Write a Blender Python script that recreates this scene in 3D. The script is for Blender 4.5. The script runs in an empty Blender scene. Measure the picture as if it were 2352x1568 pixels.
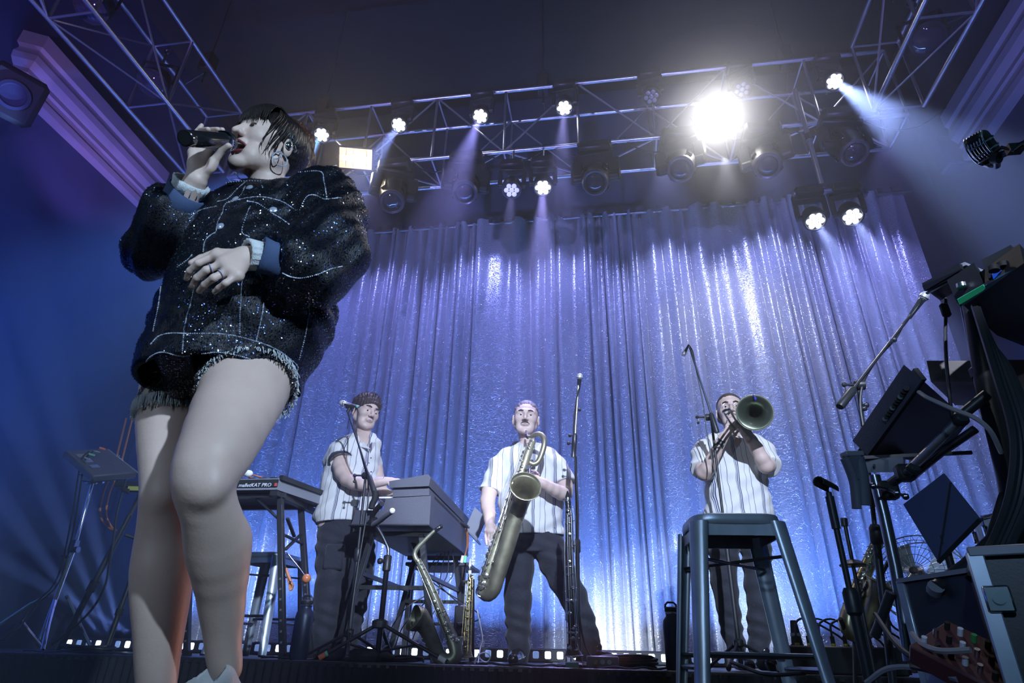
import bpy, math, random
import numpy as np
from mathutils import Vector, Matrix
from mathutils.bvhtree import BVHTree

sc = bpy.context.scene
COL = sc.collection
rnd = random.Random(7)
npr = np.random.RandomState(7)
PI = math.pi

# ------------------------------------------------------------------ camera
EYE, FOC = 0.25, 1405.0                      # eye height over the stage (m); focal length for a 2352 px wide frame
def _basis(p=27.3, yw=9.2, ro=1.5):
    p, yw, ro = map(math.radians, (p, yw, ro))
    f = np.array([-math.sin(yw)*math.cos(p), math.cos(yw)*math.cos(p), math.sin(p)])
    r = np.array([math.cos(yw), math.sin(yw), 0.0]); u = np.cross(r, f)
    return r*math.cos(ro)+u*math.sin(ro), -r*math.sin(ro)+u*math.cos(ro), f
CR, CU, CF = _basis()
CC = np.array([0, 0, EYE])
cam_d = bpy.data.cameras.new('camera'); cam = bpy.data.objects.new('camera', cam_d); COL.objects.link(cam)
cam_d.sensor_width = 36; cam_d.lens = 36*FOC/2352; cam_d.clip_start = 0.05; cam_d.clip_end = 60
cam.matrix_world = Matrix(((CR[0], CU[0], -CF[0], 0), (CR[1], CU[1], -CF[1], 0), (CR[2], CU[2], -CF[2], EYE), (0, 0, 0, 1)))
sc.camera = cam
def W(px, py, Y):
    """the point of the stage at depth Y seen at a spot of the photograph"""
    v = CF*FOC + CR*(px-1176) + CU*(784-py)
    return CC + v*(Y/v[1])
def WZ(px, py, z):
    v = CF*FOC + CR*(px-1176) + CU*(784-py)
    return CC + v*((z-EYE)/v[2])
def WD(px, py, dist):
    v = CF*FOC + CR*(px-1176) + CU*(784-py)
    return CC + v/np.linalg.norm(v)*dist

# ------------------------------------------------------------------ world, exposure
vs = sc.view_settings
sc.display_settings.display_device = 'sRGB'
vs.view_transform = 'Standard'; vs.look = 'None'; vs.gamma = 1.0; vs.exposure = 0.0; vs.use_curve_mapping = False
w = bpy.data.worlds.new('hall'); sc.world = w; w.use_nodes = True
w.node_tree.nodes['Background'].inputs[0].default_value = (0.07, 0.22, 0.34, 1)
w.node_tree.nodes['Background'].inputs[1].default_value = 0.17
cy = sc.cycles
cy.max_bounces = 4; cy.diffuse_bounces = 2; cy.glossy_bounces = 2; cy.transmission_bounces = 2; cy.volume_bounces = 0; cy.use_adaptive_sampling = True; cy.adaptive_threshold = 0.05
cy.transparent_max_bounces = 6; cy.use_denoising = True; cy.sample_clamp_indirect = 4.0; cy.sample_clamp_direct = 0
cy.volume_step_rate = 4.0; cy.volume_max_steps = 64
cy.caustics_reflective = False; cy.caustics_refractive = False

# ------------------------------------------------------------------ lights
def light(kind, name, loc, target, power, color, size=0.1, angle=40, blend=0.3, sizey=None):
    d = bpy.data.lights.new(name, kind); d.energy = power; d.color = color
    if kind == 'SPOT':
        d.spot_size = math.radians(angle); d.spot_blend = blend; d.shadow_soft_size = size
    elif kind == 'AREA':
        d.shape = 'RECTANGLE'; d.size = size; d.size_y = sizey or size; d.spread = math.radians(angle)
    else:
        d.shadow_soft_size = size
    o = bpy.data.objects.new(name, d); COL.objects.link(o); o.location = Vector(loc)
    q = (Vector(target)-Vector(loc)).to_track_quat('-Z', 'Y'); o.rotation_euler = q.to_euler()
    return o
COOL = (0.66, 0.80, 1.0); BLUE = (0.16, 0.26, 1.0); LAV = (0.42, 0.40, 1.0); PURP = (0.50, 0.30, 1.0)
# front of house: key for the singer, washes for the band
light('SPOT', 'front_key_spot', (4.0, -3.4, 2.7), (-0.95, 1.25, 1.28), 1900, (0.56, 0.77, 1.0), 0.07, 21, 0.9)
light('SPOT', 'front_fill_spot', (-3.0, -4.6, 2.2), (-1.0, 1.2, 1.2), 300, (0.60, 0.76, 1.0), 0.12, 20, 0.5)
light('SPOT', 'added_stool_fill', (-0.9, -3.6, 2.4), (0.95, 2.5, 0.55), 330, (0.40, 0.62, 1.0), 0.1, 15, 0.8)  # added fill to brighten the large stool, no known lamp
light('SPOT', 'added_sax_fill', (-0.6, -5.0, 2.8), (2.15, 3.3, 0.62), 1300, (0.80, 0.84, 1.0), 0.1, 7, 0.6)  # added fill to bring out the gold saxophone, no known lamp
for fx, fz in ((-1.72, 1.25), (-0.62, 1.2), (0.92, 1.2)):
    light('SPOT', 'front_wash_spot', (4.2 if fx < -1 else 1.5, -6.0, 4.7), (fx, 4.3, fz), 7400, (0.62, 0.74, 1.0), 0.10, 10.5, 0.4)
# warm lamp at the side of the stage: the rim on the singer's calf
light('SPOT', 'side_amber_spot', (0.1, 2.75, 0.28), (-0.97, 1.33, 0.28), 17, (1.0, 0.40, 0.20), 0.05, 26, 0.5)
# ------------------------------------------------------------------ materials
MATS = {}
def mat(name, col, rough=0.5, metal=0.0, bump=None, var=None, emit=None, spec=0.5, sheen=0.0, coat=0.0, sss=0.0):
    """bump=(scale, strength[, stretch xyz]); var=(scale, amount) mottles the colour"""
    if name in MATS: return MATS[name]
    m = bpy.data.materials.new(name); m.use_nodes = True; MATS[name] = m
    nt = m.node_tree; b = nt.nodes['Principled BSDF']
    b.inputs['Base Color'].default_value = (*col, 1); b.inputs['Roughness'].default_value = rough
    b.inputs['Metallic'].default_value = metal; b.inputs['Specular IOR Level'].default_value = spec
    if sheen: b.inputs['Sheen Weight'].default_value = sheen
    if coat: b.inputs['Coat Weight'].default_value = coat
    if sss: b.inputs['Subsurface Weight'].default_value = sss; b.inputs['Subsurface Radius'].default_value = (0.012, 0.005, 0.003); b.inputs['Subsurface Scale'].default_value = 1.0
    if emit: m.cycles.emission_sampling = 'NONE'
    if emit: b.inputs['Emission Color'].default_value = (*emit[0], 1); b.inputs['Emission Strength'].default_value = emit[1]
    tc = nt.nodes.new('ShaderNodeTexCoord')
    if var:
        n = nt.nodes.new('ShaderNodeTexNoise'); n.inputs['Scale'].default_value = var[0]; n.inputs['Detail'].default_value = 4
        nt.links.new(tc.outputs['Object'], n.inputs['Vector'])
        mr = nt.nodes.new('ShaderNodeMapRange'); mr.inputs['To Min'].default_value = 1-var[1]; mr.inputs['To Max'].default_value = 1+var[1]
        mr.inputs['From Min'].default_value = 0.3; mr.inputs['From Max'].default_value = 0.7
        nt.links.new(n.outputs['Fac'], mr.inputs['Value'])
        mx = nt.nodes.new('ShaderNodeVectorMath'); mx.operation = 'SCALE'; mx.inputs[0].default_value = col
        nt.links.new(mr.outputs[0], mx.inputs['Scale']); nt.links.new(mx.outputs[0], b.inputs['Base Color'])
    if bump:
        n = nt.nodes.new('ShaderNodeTexNoise'); n.inputs['Scale'].default_value = bump[0]; n.inputs['Detail'].default_value = 3
        src = tc.outputs['Object']
        if len(bump) > 2:
            mp = nt.nodes.new('ShaderNodeMapping'); mp.inputs['Scale'].default_value = bump[2]
            nt.links.new(src, mp.inputs['Vector']); src = mp.outputs[0]
        nt.links.new(src, n.inputs['Vector'])
        bp = nt.nodes.new('ShaderNodeBump'); bp.inputs['Strength'].default_value = bump[1]; bp.inputs['Distance'].default_value = 0.01
        nt.links.new(n.outputs['Fac'], bp.inputs['Height']); nt.links.new(bp.outputs[0], b.inputs['Normal'])
    return m

# ------------------------------------------------------------------ mesh collector
def V(*a): return np.array(a if len(a) > 1 else a[0], dtype=float)
def nrm(v): v = np.asarray(v, float); return v/(np.linalg.norm(v)+1e-12)
def frame(d, up=(0, 0, 1)):
    """columns: side, up', direction"""
    d = nrm(d); up = np.asarray(up, float)
    if abs(d@nrm(up)) > 0.98: up = V(0, 1, 0) if abs(d[1]) < 0.9 else V(1, 0, 0)
    s = nrm(np.cross(up, d)); return s, np.cross(d, s), d
class MB:
    def __init__(s): s.v = []; s.f = []; s.m = []; s.n = 0; s.mi = 0
    def add(s, verts, faces):
        verts = np.asarray(verts, float).reshape(-1, 3); b = s.n
        s.v.append(verts); s.n += len(verts)
        for f in faces: s.f.append(tuple(int(i)+b for i in f))
        s.m += [s.mi]*len(faces); return s
    def slot(s, i): s.mi = i; return s
    def box(s, c, size, ax=None, bev=0.0):
        """ax: three column axes; bev chamfers the corners"""
        x, y, z = ax if ax is not None else (V(1, 0, 0), V(0, 1, 0), V(0, 0, 1))
        hx, hy, hz = size[0]/2, size[1]/2, size[2]/2; c = np.asarray(c, float)
        if bev <= 0:
            P = [c+x*a*hx+y*b*hy+z*d*hz for d in (-1, 1) for b in (-1, 1) for a in (-1, 1)]
            return s.add(P, [(0, 2, 3, 1), (4, 5, 7, 6), (0, 1, 5, 4), (2, 6, 7, 3), (0, 4, 6, 2), (1, 3, 7, 5)])
        k = min(bev, hx*.9, hy*.9, hz*.9); P = []; idx = {}
        for d in (-1, 1):
            for b in (-1, 1):
                for a in (-1, 1):
                    for q in range(3):
                        e = [hx-k, hy-k, hz-k]; e[q] += k
                        idx[(a, b, d, q)] = len(P); P.append(c+x*a*e[0]+y*b*e[1]+z*d*e[2])
        F = []
        for q in range(3):
            u, v = [(1, 2), (2, 0), (0, 1)][q]
            for sg in (-1, 1):
                L = []
                for (i, j) in ((-1, -1), (1, -1), (1, 1), (-1, 1)):
                    t = [0, 0, 0]; t[q] = sg; t[u] = i; t[v] = j; L.append(idx[(*t, q)])
                F.append(L if sg > 0 else L[::-1])
            for i in (-1, 1):
                for j in (-1, 1):
                    t1 = [0, 0, 0]; t2 = [0, 0, 0]; t1[u] = t2[u] = i; t1[v] = t2[v] = j; t1[q] = -1; t2[q] = 1
                    L = [idx[(*t1, u)], idx[(*t2, u)], idx[(*t2, v)], idx[(*t1, v)]]
                    F.append(L if i*j < 0 else L[::-1])
        for d in (-1, 1):
            for b in (-1, 1):
                for a in (-1, 1):
                    L = [idx[(a, b, d, q)] for q in range(3)]; F.append(L if a*b*d > 0 else L[::-1])
        return s.add(P, F)
    def bar(s, p, q, w_, h_, up=(0, 0, 1), bev=0.0):
        p, q = V(p), V(q); a, b, d = frame(q-p, up)
        return s.box((p+q)/2, (w_, h_, np.linalg.norm(q-p)), (a, b, d), bev)
    def tube(s, pts, r, seg=10, caps=True, closed=False, flat=1.0, up=(0, 0, 1)):
        P = np.asarray(pts, float); n = len(P); r = np.full(n, r, float) if np.isscalar(r) else np.asarray(r, float)
        T = np.zeros_like(P)
        for i in range(n):
            a = P[i-1] if (i > 0 or closed) else P[i]; b = P[(i+1) % n] if (i < n-1 or closed) else P[i]
            T[i] = nrm(b-a)
        a, b, _ = frame(T[0], up); out = []; ang = np.arange(seg)*2*PI/seg
        for i in range(n):
            if i:
                a = nrm(a-T[i]*(a@T[i])); b = np.cross(T[i], a)
            out.append(P[i]+r[i]*(np.outer(np.cos(ang), a)+flat*np.outer(np.sin(ang), b)))
        F = []
        for i in range(n if closed else n-1):
            j = (i+1) % n
            for k in range(seg):
                F.append((i*seg+k, i*seg+(k+1) % seg, j*seg+(k+1) % seg, j*seg+k))
        if caps and not closed:
            F.append(tuple(range(seg))[::-1]); F.append(tuple((n-1)*seg+k for k in range(seg)))
        return s.add(np.concatenate(out), F)
    def cyl(s, p, q, r, seg=12, r2=None, caps=True): return s.tube([p, q], [r, r if r2 is None else r2], seg, caps)
    def lathe(s, o, d, prof, seg=20, up=(0, 0, 1), caps=True):
        """prof: (radius, distance along d)"""
        a, b, d = frame(d, up); o = V(o); ang = np.arange(seg)*2*PI/seg; out = []
        for (r, h) in prof: out.append(o+d*h+max(r, 1e-5)*(np.outer(np.cos(ang), a)+np.outer(np.sin(ang), b)))
        F = []
        for i in range(len(prof)-1):
            for k in range(seg): F.append((i*seg+k, i*seg+(k+1) % seg, (i+1)*seg+(k+1) % seg, (i+1)*seg+k))
        if caps:
            if prof[0][0] > 1e-4: F.append(tuple(range(seg))[::-1])
            if prof[-1][0] > 1e-4: F.append(tuple((len(prof)-1)*seg+k for k in range(seg)))
        return s.add(np.concatenate(out), F)
    def ball(s, c, r, seg=12, rings=8, ax=None):
        r = V(r, r, r) if np.isscalar(r) else V(r); x, y, z = ax if ax is not None else np.eye(3); c = V(c); P = []; F = []
        for i in range(rings+1):
            t = PI*i/rings
            for k in range(seg):
                a = 2*PI*k/seg; P.append(c+x*r[0]*math.sin(t)*math.cos(a)+y*r[1]*math.sin(t)*math.sin(a)-z*r[2]*math.cos(t))
        for i in range(rings):
            for k in range(seg): F.append((i*seg+k, i*seg+(k+1) % seg, (i+1)*seg+(k+1) % seg, (i+1)*seg+k))
        return s.add(P, F)
    def ring(s, c, d, R, r, seg=20, sub=6, arc=None, up=(0, 0, 1)):
        a, b, d = frame(d, up); c = V(c)
        if arc is None:
            pts = [c+R*(math.cos(t)*a+math.sin(t)*b) for t in np.linspace(0, 2*PI, seg, endpoint=False)]
            return s.tube(pts, r, sub, closed=True)
        return s.tube([c+R*(math.cos(t)*a+math.sin(t)*b) for t in np.linspace(arc[0], arc[1], seg)], r, sub)
    def plate(s, pts, th, n=None):
        """a flat polygon pts given a thickness th"""
        P = np.asarray(pts, float); n = nrm(np.cross(P[1]-P[0], P[2]-P[0])) if n is None else nrm(n); k = len(P)
        F = [tuple(range(k, 2*k)), tuple(range(k))[::-1]]+[(i, (i+1) % k, k+(i+1) % k, k+i) for i in range(k)]
        return s.add(np.concatenate([P-n*th/2, P+n*th/2]), F)
def mesh_from(mb, name, mats, smooth, origin):
    me = bpy.data.meshes.new(name)
    v = (np.concatenate(mb.v) if mb.v else np.zeros((0, 3)))-V(origin)
    if isinstance(mb.f, np.ndarray):
        nf = len(mb.f); me.vertices.add(len(v)); me.vertices.foreach_set('co', v.astype(np.float32).ravel())
        me.loops.add(nf*4); me.loops.foreach_set('vertex_index', mb.f.astype(np.int32).ravel())
        me.polygons.add(nf); me.polygons.foreach_set('loop_start', np.arange(nf, dtype=np.int32)*4)
        me.update(calc_edges=True)
    else:
        me.from_pydata(v.tolist(), [], mb.f)
    for m in mats: me.materials.append(m)
    if len(mats) > 1: me.polygons.foreach_set('material_index', np.array(mb.m, dtype=np.int32))
    if smooth is not False:
        me.polygons.foreach_set('use_smooth', np.ones(len(me.polygons), dtype=bool))
        if smooth is not True: me.set_sharp_from_angle(angle=math.radians(smooth))
    me.validate(); me.update(); return me
def base_of(p):
    o = V(0, 0, 0)
    while p is not None: o = o+np.array(p.location); p = p.parent
    return o
def part(name, mb, m, parent, label=None, smooth=40, kind=None):
    mats = m if isinstance(m, (list, tuple)) else [m]
    me = mesh_from(mb, name, mats, smooth, base_of(parent))
    o = bpy.data.objects.new(name, me); COL.objects.link(o); o.parent = parent
    if label: o['label'] = label
    if kind: o['kind'] = kind
    return o
def thing(name, label, cat, loc, group=None):
    o = bpy.data.objects.new(name, None); COL.objects.link(o); o.location = Vector([float(x) for x in loc]); o.empty_display_size = 0.1
    o['label'] = label; o['category'] = cat
    if group: o['group'] = group
    return o
def solid(name, mb, m, label, cat, group=None, smooth=40, loc=None):
    """a thing that is one mesh"""
    v = np.concatenate(mb.v); loc = V((v[:, 0].min()+v[:, 0].max())/2, (v[:, 1].min()+v[:, 1].max())/2, v[:, 2].min()) if loc is None else V(loc)
    mats = m if isinstance(m, (list, tuple)) else [m]
    me = mesh_from(mb, name, mats, smooth, loc); o = bpy.data.objects.new(name, me); COL.objects.link(o); o.location = Vector(loc)
    o['label'] = label; o['category'] = cat
    if group: o['group'] = group
    return o
def struct(name, mb, m, parent=None, smooth=40, kind='structure'):
    o = part(name, mb, m, parent, smooth=smooth); 
    if parent is None or kind != 'structure': o['kind'] = kind
    return o
def curve_pts(ctrl, n=24):
    """Catmull-Rom through control points (rows may carry extra columns such as a radius)"""
    C = [np.asarray(c, float) for c in ctrl]; C = [2*C[0]-C[1]]+C+[2*C[-1]-C[-2]]; out = []; m = len(C)-3
    for i in range(n+1):
        t = i/n*m; k = min(int(t), m-1); t -= k; a, b, c, d = C[k:k+4]
        out.append(0.5*((2*b)+(-a+c)*t+(2*a-5*b+4*c-d)*t*t+(-a+3*b-3*c+d)*t**3))
    return np.array(out)
# ------------------------------------------------------------------ signed distance bodies -> one continuous quad surface
class SDF:
    def __init__(s, lo, hi, h):
        s.h = h; s.lo = V(lo); n = np.ceil((V(hi)-s.lo)/h).astype(int)+1; s.n = n
        s.ax = [(s.lo[i]+np.arange(n[i])*h).astype(np.float32) for i in range(3)]
        s.d = np.full(tuple(n), 0.5, np.float32)
    def _sl(s, lo, hi):
        a = np.clip(np.floor((V(lo)-s.lo)/s.h).astype(int), 0, s.n); b = np.clip(np.ceil((V(hi)-s.lo)/s.h).astype(int)+1, 0, s.n)
        if (b <= a).any(): return None
        return (slice(a[0], b[0]), slice(a[1], b[1]), slice(a[2], b[2])), (s.ax[0][a[0]:b[0], None, None], s.ax[1][None, a[1]:b[1], None], s.ax[2][None, None, a[2]:b[2]])
    def _mix(s, sl, d, k, op):
        D = s.d[sl]
        if op == 'u':
            h = np.maximum(k-np.abs(D-d), 0)/k; s.d[sl] = np.minimum(D, d)-h*h*k*0.25
        elif op == 's':
            d = -d; h = np.maximum(k-np.abs(D-d), 0)/k; s.d[sl] = np.maximum(D, d)+h*h*k*0.25
    def cap(s, p, q, r1, r2=None, k=0.02, op='u', flat=None):
        """tapered capsule; flat=(axis, factor) squashes it along an axis"""
        p, q = V(p), V(q); r2 = r1 if r2 is None else r2; m = max(r1, r2)*(1 if flat is None else max(1, 1/flat[1]))+k+2*s.h
        if op == 's': m = max(r1, r2)+k+2*s.h
        g = s._sl(np.minimum(p, q)-m, np.maximum(p, q)+m)
        if g is None: return s
        sl, (X, Y, Z) = g; ba = (q-p).astype(np.float32); L = max(float(ba@ba), 1e-9)
        t = np.clip(((X-p[0])*ba[0]+(Y-p[1])*ba[1]+(Z-p[2])*ba[2])/L, 0, 1)
        dx, dy, dz = X-p[0]-t*ba[0], Y-p[1]-t*ba[1], Z-p[2]-t*ba[2]
        if flat is not None:
            ax, fac = nrm(flat[0]), flat[1]; c = (dx*ax[0]+dy*ax[1]+dz*ax[2])*(1/fac-1)
            dx, dy, dz = dx+c*ax[0], dy+c*ax[1], dz+c*ax[2]
        d = np.sqrt(dx*dx+dy*dy+dz*dz)-(r1+(r2-r1)*t)
        if flat is not None: d = d*min(1, flat[1])
        s._mix(sl, d, k, op); return s
    def ell(s, c, r, ax=None, k=0.02, op='u'):
        c = V(c); r = V(r); ax = np.eye(3) if ax is None else np.array(ax); m = r.max()+k+2*s.h
        g = s._sl(c-m, c+m)
        if g is None: return s
        sl, (X, Y, Z) = g; dx, dy, dz = X-c[0], Y-c[1], Z-c[2]
        e = [(dx*a[0]+dy*a[1]+dz*a[2]) for a in ax]
        q = np.sqrt(sum((e[i]/r[i])**2 for i in range(3))); q2 = np.sqrt(sum((e[i]/r[i]**2)**2 for i in range(3)))+1e-9
        s._mix(sl, q*(q-1)/q2, k, op); return s
    def box(s, c, size, ax=None, rnd_=0.01, k=0.01, op='u'):
        c = V(c); hs = V(size)/2-rnd_; ax = np.eye(3) if ax is None else np.array(ax); m = np.linalg.norm(size)/2+k+2*s.h
        g = s._sl(c-m, c+m)
        if g is None: return s
        sl, (X, Y, Z) = g; dx, dy, dz = X-c[0], Y-c[1], Z-c[2]
        e = [np.abs(dx*a[0]+dy*a[1]+dz*a[2])-hs[i] for i, a in enumerate(ax)]
        d = np.sqrt(sum(np.maximum(v, 0)**2 for v in e))+np.minimum(np.maximum(np.maximum(e[0], e[1]), e[2]), 0)-rnd_
        s._mix(sl, d, k, op); return s
    def plane(s, p, n, k=0.004):
        """keep the side the normal points away from"""
        n = nrm(n); d = (s.ax[0][:, None, None]-p[0])*n[0]+(s.ax[1][None, :, None]-p[1])*n[1]+(s.ax[2][None, None, :]-p[2])*n[2]
        s.d = np.maximum(s.d, d.astype(np.float32)); return s
    def shell(s, t, keep=None):
        s.d = np.maximum(s.d, -(s.d+t)); return s
    def warp(s, fn):
        X, Y, Z = s.ax[0][:, None, None], s.ax[1][None, :, None], s.ax[2][None, None, :]
        s.d = s.d+fn(X, Y, Z).astype(np.float32); return s
    def mesh(s):
        d = s.d; n = s.n; ins = d < 0; h = s.h
        acc = np.zeros((n[0]-1, n[1]-1, n[2]-1, 3), np.float32); cnt = np.zeros((n[0]-1, n[1]-1, n[2]-1), np.float32)
        quads = []
        act = np.zeros(cnt.shape, bool); E = []
        for a in range(3):
            sl0 = [slice(None)]*3; sl1 = [slice(None)]*3; sl0[a] = slice(0, -1); sl1[a] = slice(1, None)
            D0, D1 = d[tuple(sl0)], d[tuple(sl1)]; cr = (ins[tuple(sl0)] != ins[tuple(sl1)]); I = np.argwhere(cr)
            if len(I) == 0: continue
            v0, v1 = D0[cr], D1[cr]; t = v0/(v0-v1); P = I.astype(np.float32); P[:, a] += t
            b, c = [(1, 2), (2, 0), (0, 1)][a]
            for db in (0, -1):
                for dc in (0, -1):
                    J = I.copy(); J[:, b] += db; J[:, c] += dc
                    ok = ((J >= 0) & (J < np.array(cnt.shape))).all(1); J2 = J[ok]
                    fl = np.ravel_multi_index(J2.T, cnt.shape)
                    for q in range(3): acc.reshape(-1, 3)[:, q] += np.bincount(fl, P[ok, q], cnt.size).astype(np.float32)
                    cnt += np.bincount(fl, minlength=cnt.size).reshape(cnt.shape)
            E.append((a, b, c, I, v0 < 0))
        act = cnt > 0; idx = np.full(cnt.shape, -1, np.int64); idx[act] = np.arange(act.sum())
        Vv = acc[act]/cnt[act][:, None]*h+s.lo
        for (a, b, c, I, neg) in E:
            ok = (I[:, b] > 0) & (I[:, c] > 0) & (I[:, b] < cnt.shape[b]) & (I[:, c] < cnt.shape[c]); I = I[ok]; neg = neg[ok]
            def cell(db, dc):
                J = I.copy(); J[:, b] += db; J[:, c] += dc; return idx[tuple(J.T)]
            q = np.stack([cell(-1, -1), cell(0, -1), cell(0, 0), cell(-1, 0)], 1)
            q[~neg] = q[~neg][:, ::-1]; quads.append(q)
        q = np.concatenate(quads) if quads else np.zeros((0, 4), int)
        m = MB(); m.v = [Vv]; m.f = q; m.n = len(Vv); return m
def join(*ms):
    """join surfaces made of quads"""
    m = MB(); off = 0; F = []
    for a in ms: v = np.concatenate(a.v); m.v.append(v); F.append(a.f+off); off += len(v)
    m.f = np.concatenate(F); m.n = off; return m
def text(parent, s_, p, right, up, size, m, name='lettering', depth=0.001, align='LEFT', shear=0.0, label=None):
    """flat printed lettering, turned into a thin mesh"""
    c = bpy.data.curves.new(name, 'FONT'); c.body = s_; c.size = size; c.extrude = depth; c.align_x = align; c.shear = shear; c.resolution_u = 2
    o = bpy.data.objects.new('tmp', c); COL.objects.link(o); dg = bpy.context.evaluated_depsgraph_get(); me = bpy.data.meshes.new_from_object(o.evaluated_get(dg))
    bpy.data.objects.remove(o); right, up = nrm(right), nrm(up); n = np.cross(right, up); b = base_of(parent)
    M = Matrix((( *[float(v[0]) for v in (right, up, n)], p[0]-b[0]), (*[float(v[1]) for v in (right, up, n)], p[1]-b[1]), (*[float(v[2]) for v in (right, up, n)], p[2]-b[2]), (0, 0, 0, 1)))
    me.transform(M); me.materials.clear(); me.materials.append(m); o = bpy.data.objects.new(name, me); COL.objects.link(o); o.parent = parent
    if label: o['label'] = label
    return o
def _loft(s, rows, a1, a2, k=0.02, op='u', pad=0.06):
    """rows (z, cx, cy, a, b): elliptical sections stacked in height, a along a1, b along a2"""
    R = np.array(rows, float); R = R[np.argsort(R[:, 0])]; z0, z1 = R[0, 0], R[-1, 0]
    m = R[:, 3:5].max()+pad; g = s._sl(V(R[:, 1].min()-m, R[:, 2].min()-m, z0-pad), V(R[:, 1].max()+m, R[:, 2].max()+m, z1+pad))
    if g is None: return s
    sl, (X, Y, Z) = g; zz = np.clip(Z.ravel(), z0, z1); zf = np.linspace(z0, z1, 60)
    f = [np.interp(zf, R[:, 0], R[:, i]) for i in range(1, 5)]; ker = np.ones(5)/5
    f = [np.convolve(np.pad(q, 2, 'edge'), ker, 'valid') for q in f]
    cx, cy_, a, b = [np.interp(zz, zf, q)[None, None, :] for q in f]
    dx, dy = X-cx, Y-cy_; e1 = dx*a1[0]+dy*a1[1]; e2 = dx*a2[0]+dy*a2[1]
    q = np.sqrt((e1/a)**2+(e2/b)**2); d = (q-1)*np.minimum(a, b)
    dz = np.maximum(np.maximum(z0-Z, Z-z1), 0); d = np.where(dz > 0, np.sqrt(np.maximum(d, 0)**2+dz**2), d)
    s._mix(sl, d.astype(np.float32), k, op); return s
SDF.loft = _loft
def _chain(s, pts, k=0.02, flat=None):
    """pts rows (x, y, z, r)"""
    for p, q in zip(pts[:-1], pts[1:]): s.cap(p[:3], q[:3], p[3], q[3], k, flat=flat)
    return s
SDF.chain = _chain
def wp(px, py, Y, wpx=None):
    """a spot of the photograph at depth Y; wpx = apparent width there, turned into a radius"""
    q = W(px, py, Y)
    if wpx is None: return q
    return np.append(q, wpx/2*((q-CC)@CF)/FOC)
def wchain(rows): return [wp(*r) for r in rows]
def subdiv(rows, n=3):
    """smooth a chain of rows with Catmull-Rom"""
    return [r for r in curve_pts(rows, (len(rows)-1)*n)]
# ------------------------------------------------------------------ material palette
M_floor = mat('stage_floor_black', (0.018, 0.020, 0.024), 0.45, 0, (60, 0.3), (3, 0.3))
M_skirt = mat('pleated_black_skirt', (0.012, 0.015, 0.018), 0.9, 0, (220, 0.4))
M_wall = mat('painted_dark_wall', (0.035, 0.055, 0.12), 0.8, 0, (8, 0.2), (1.5, 0.15))
M_ceil = mat('black_ceiling', (0.02, 0.024, 0.03), 0.9, 0, (6, 0.3))
M_plaster = mat('painted_plaster', (0.42, 0.40, 0.46), 0.6, 0, (30, 0.1))
M_alu = mat('brushed_aluminium', (0.62, 0.62, 0.66), 0.32, 0.9, (90, 0.15))
M_black = mat('black_powder_coat', (0.022, 0.024, 0.028), 0.42, 0.0, (180, 0.03))
M_gloss = mat('gloss_black', (0.012, 0.013, 0.016), 0.16, 0.0, coat=0.4)
M_rub = mat('black_rubber', (0.012, 0.012, 0.013), 0.75)
M_chrome = mat('chrome', (0.78, 0.79, 0.82), 0.14, 1.0)
M_steel = mat('dark_steel', (0.20, 0.21, 0.24), 0.28, 0.95)
M_glass = mat('lens_glass', (0.05, 0.05, 0.09), 0.05, 0.1, coat=1.0)
M_lensring = mat('lens_ring', (0.10, 0.10, 0.14), 0.35, 0.3)
M_on = mat('lit_led_lens', (0.9, 0.9, 1), 0.3, emit=((0.80, 0.83, 1.0), 9.0))
M_dimled = mat('dim_led_lens', (0.9, 0.9, 1), 0.3, emit=((0.42, 0.42, 0.95), 1.1))
M_offled = mat('unlit_led_lens', (0.35, 0.35, 0.45), 0.15, 0.3, coat=0.6)
M_warm = mat('blinder_reflector', (0.9, 0.8, 0.6), 0.2, 0.6, emit=((1.0, 0.80, 0.52), 0.9))
M_blaze = mat('blinder_tube', (1, 1, 1), 0.3, emit=((1.0, 0.95, 0.88), 22.0))
M_blaze2 = mat('glowing_tube', (1, 1, 1), 0.3, emit=((1.0, 0.93, 0.8), 9.0))
M_barlit = mat('lit_bar_lens', (0.8, 0.9, 1), 0.3, emit=((0.72, 0.86, 1.0), 5.0))
M_bardim = mat('dim_bar_lens', (0.5, 0.6, 0.9), 0.2, emit=((0.22, 0.36, 0.75), 0.55))
M_cable = mat('black_cable', (0.015, 0.016, 0.02), 0.5)
M_white = mat('white_plastic', (0.75, 0.76, 0.8), 0.4)
M_print = mat('white_print', (0.8, 0.82, 0.9), 0.5)

RZ = 0.21        # top of the riser
# ------------------------------------------------------------------ setting
m = MB().box((-0.9, 2.5, -0.05), (11.6, 12.5, 0.1)); struct('floor', m, M_floor)
m = MB().box((-0.93, 5.6, RZ-0.015), (11.4, 4.16, 0.03), bev=0.004); riser = struct('trim_riser_deck', m, M_floor)
m = MB(); xs = np.arange(-6.62, 4.78, 0.0125); pf = 3.515+0.012*np.sin(xs*2*PI/0.05+0.6*np.sin(xs*3.1))+0.006*np.sin(xs*7.7)
zz = np.array([0.0, 0.09, 0.172, 0.198]); vv = [(x, y-0.006*(1-z/0.2)*math.sin(x*40), z) for z in zz for x, y in zip(xs, pf)]; n = len(xs)
m.add(vv, [(r*n+i, r*n+i+1, (r+1)*n+i+1, (r+1)*n+i) for r in range(3) for i in range(n-1)])
struct('trim_riser_skirt', m, M_skirt, smooth=True)
m = MB().box((-0.93, 7.66, 4.5), (11.6, 0.1, 9.2)); struct('wall_back', m, M_wall)
m = MB().box((-6.86, 4.2, 4.5), (0.2, 7.0, 9.2)); struct('wall_left', m, M_wall)
m = MB().box((5.02, 5.0, 4.5), (0.2, 5.4, 9.2)); struct('wall_right', m, M_wall)
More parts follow.
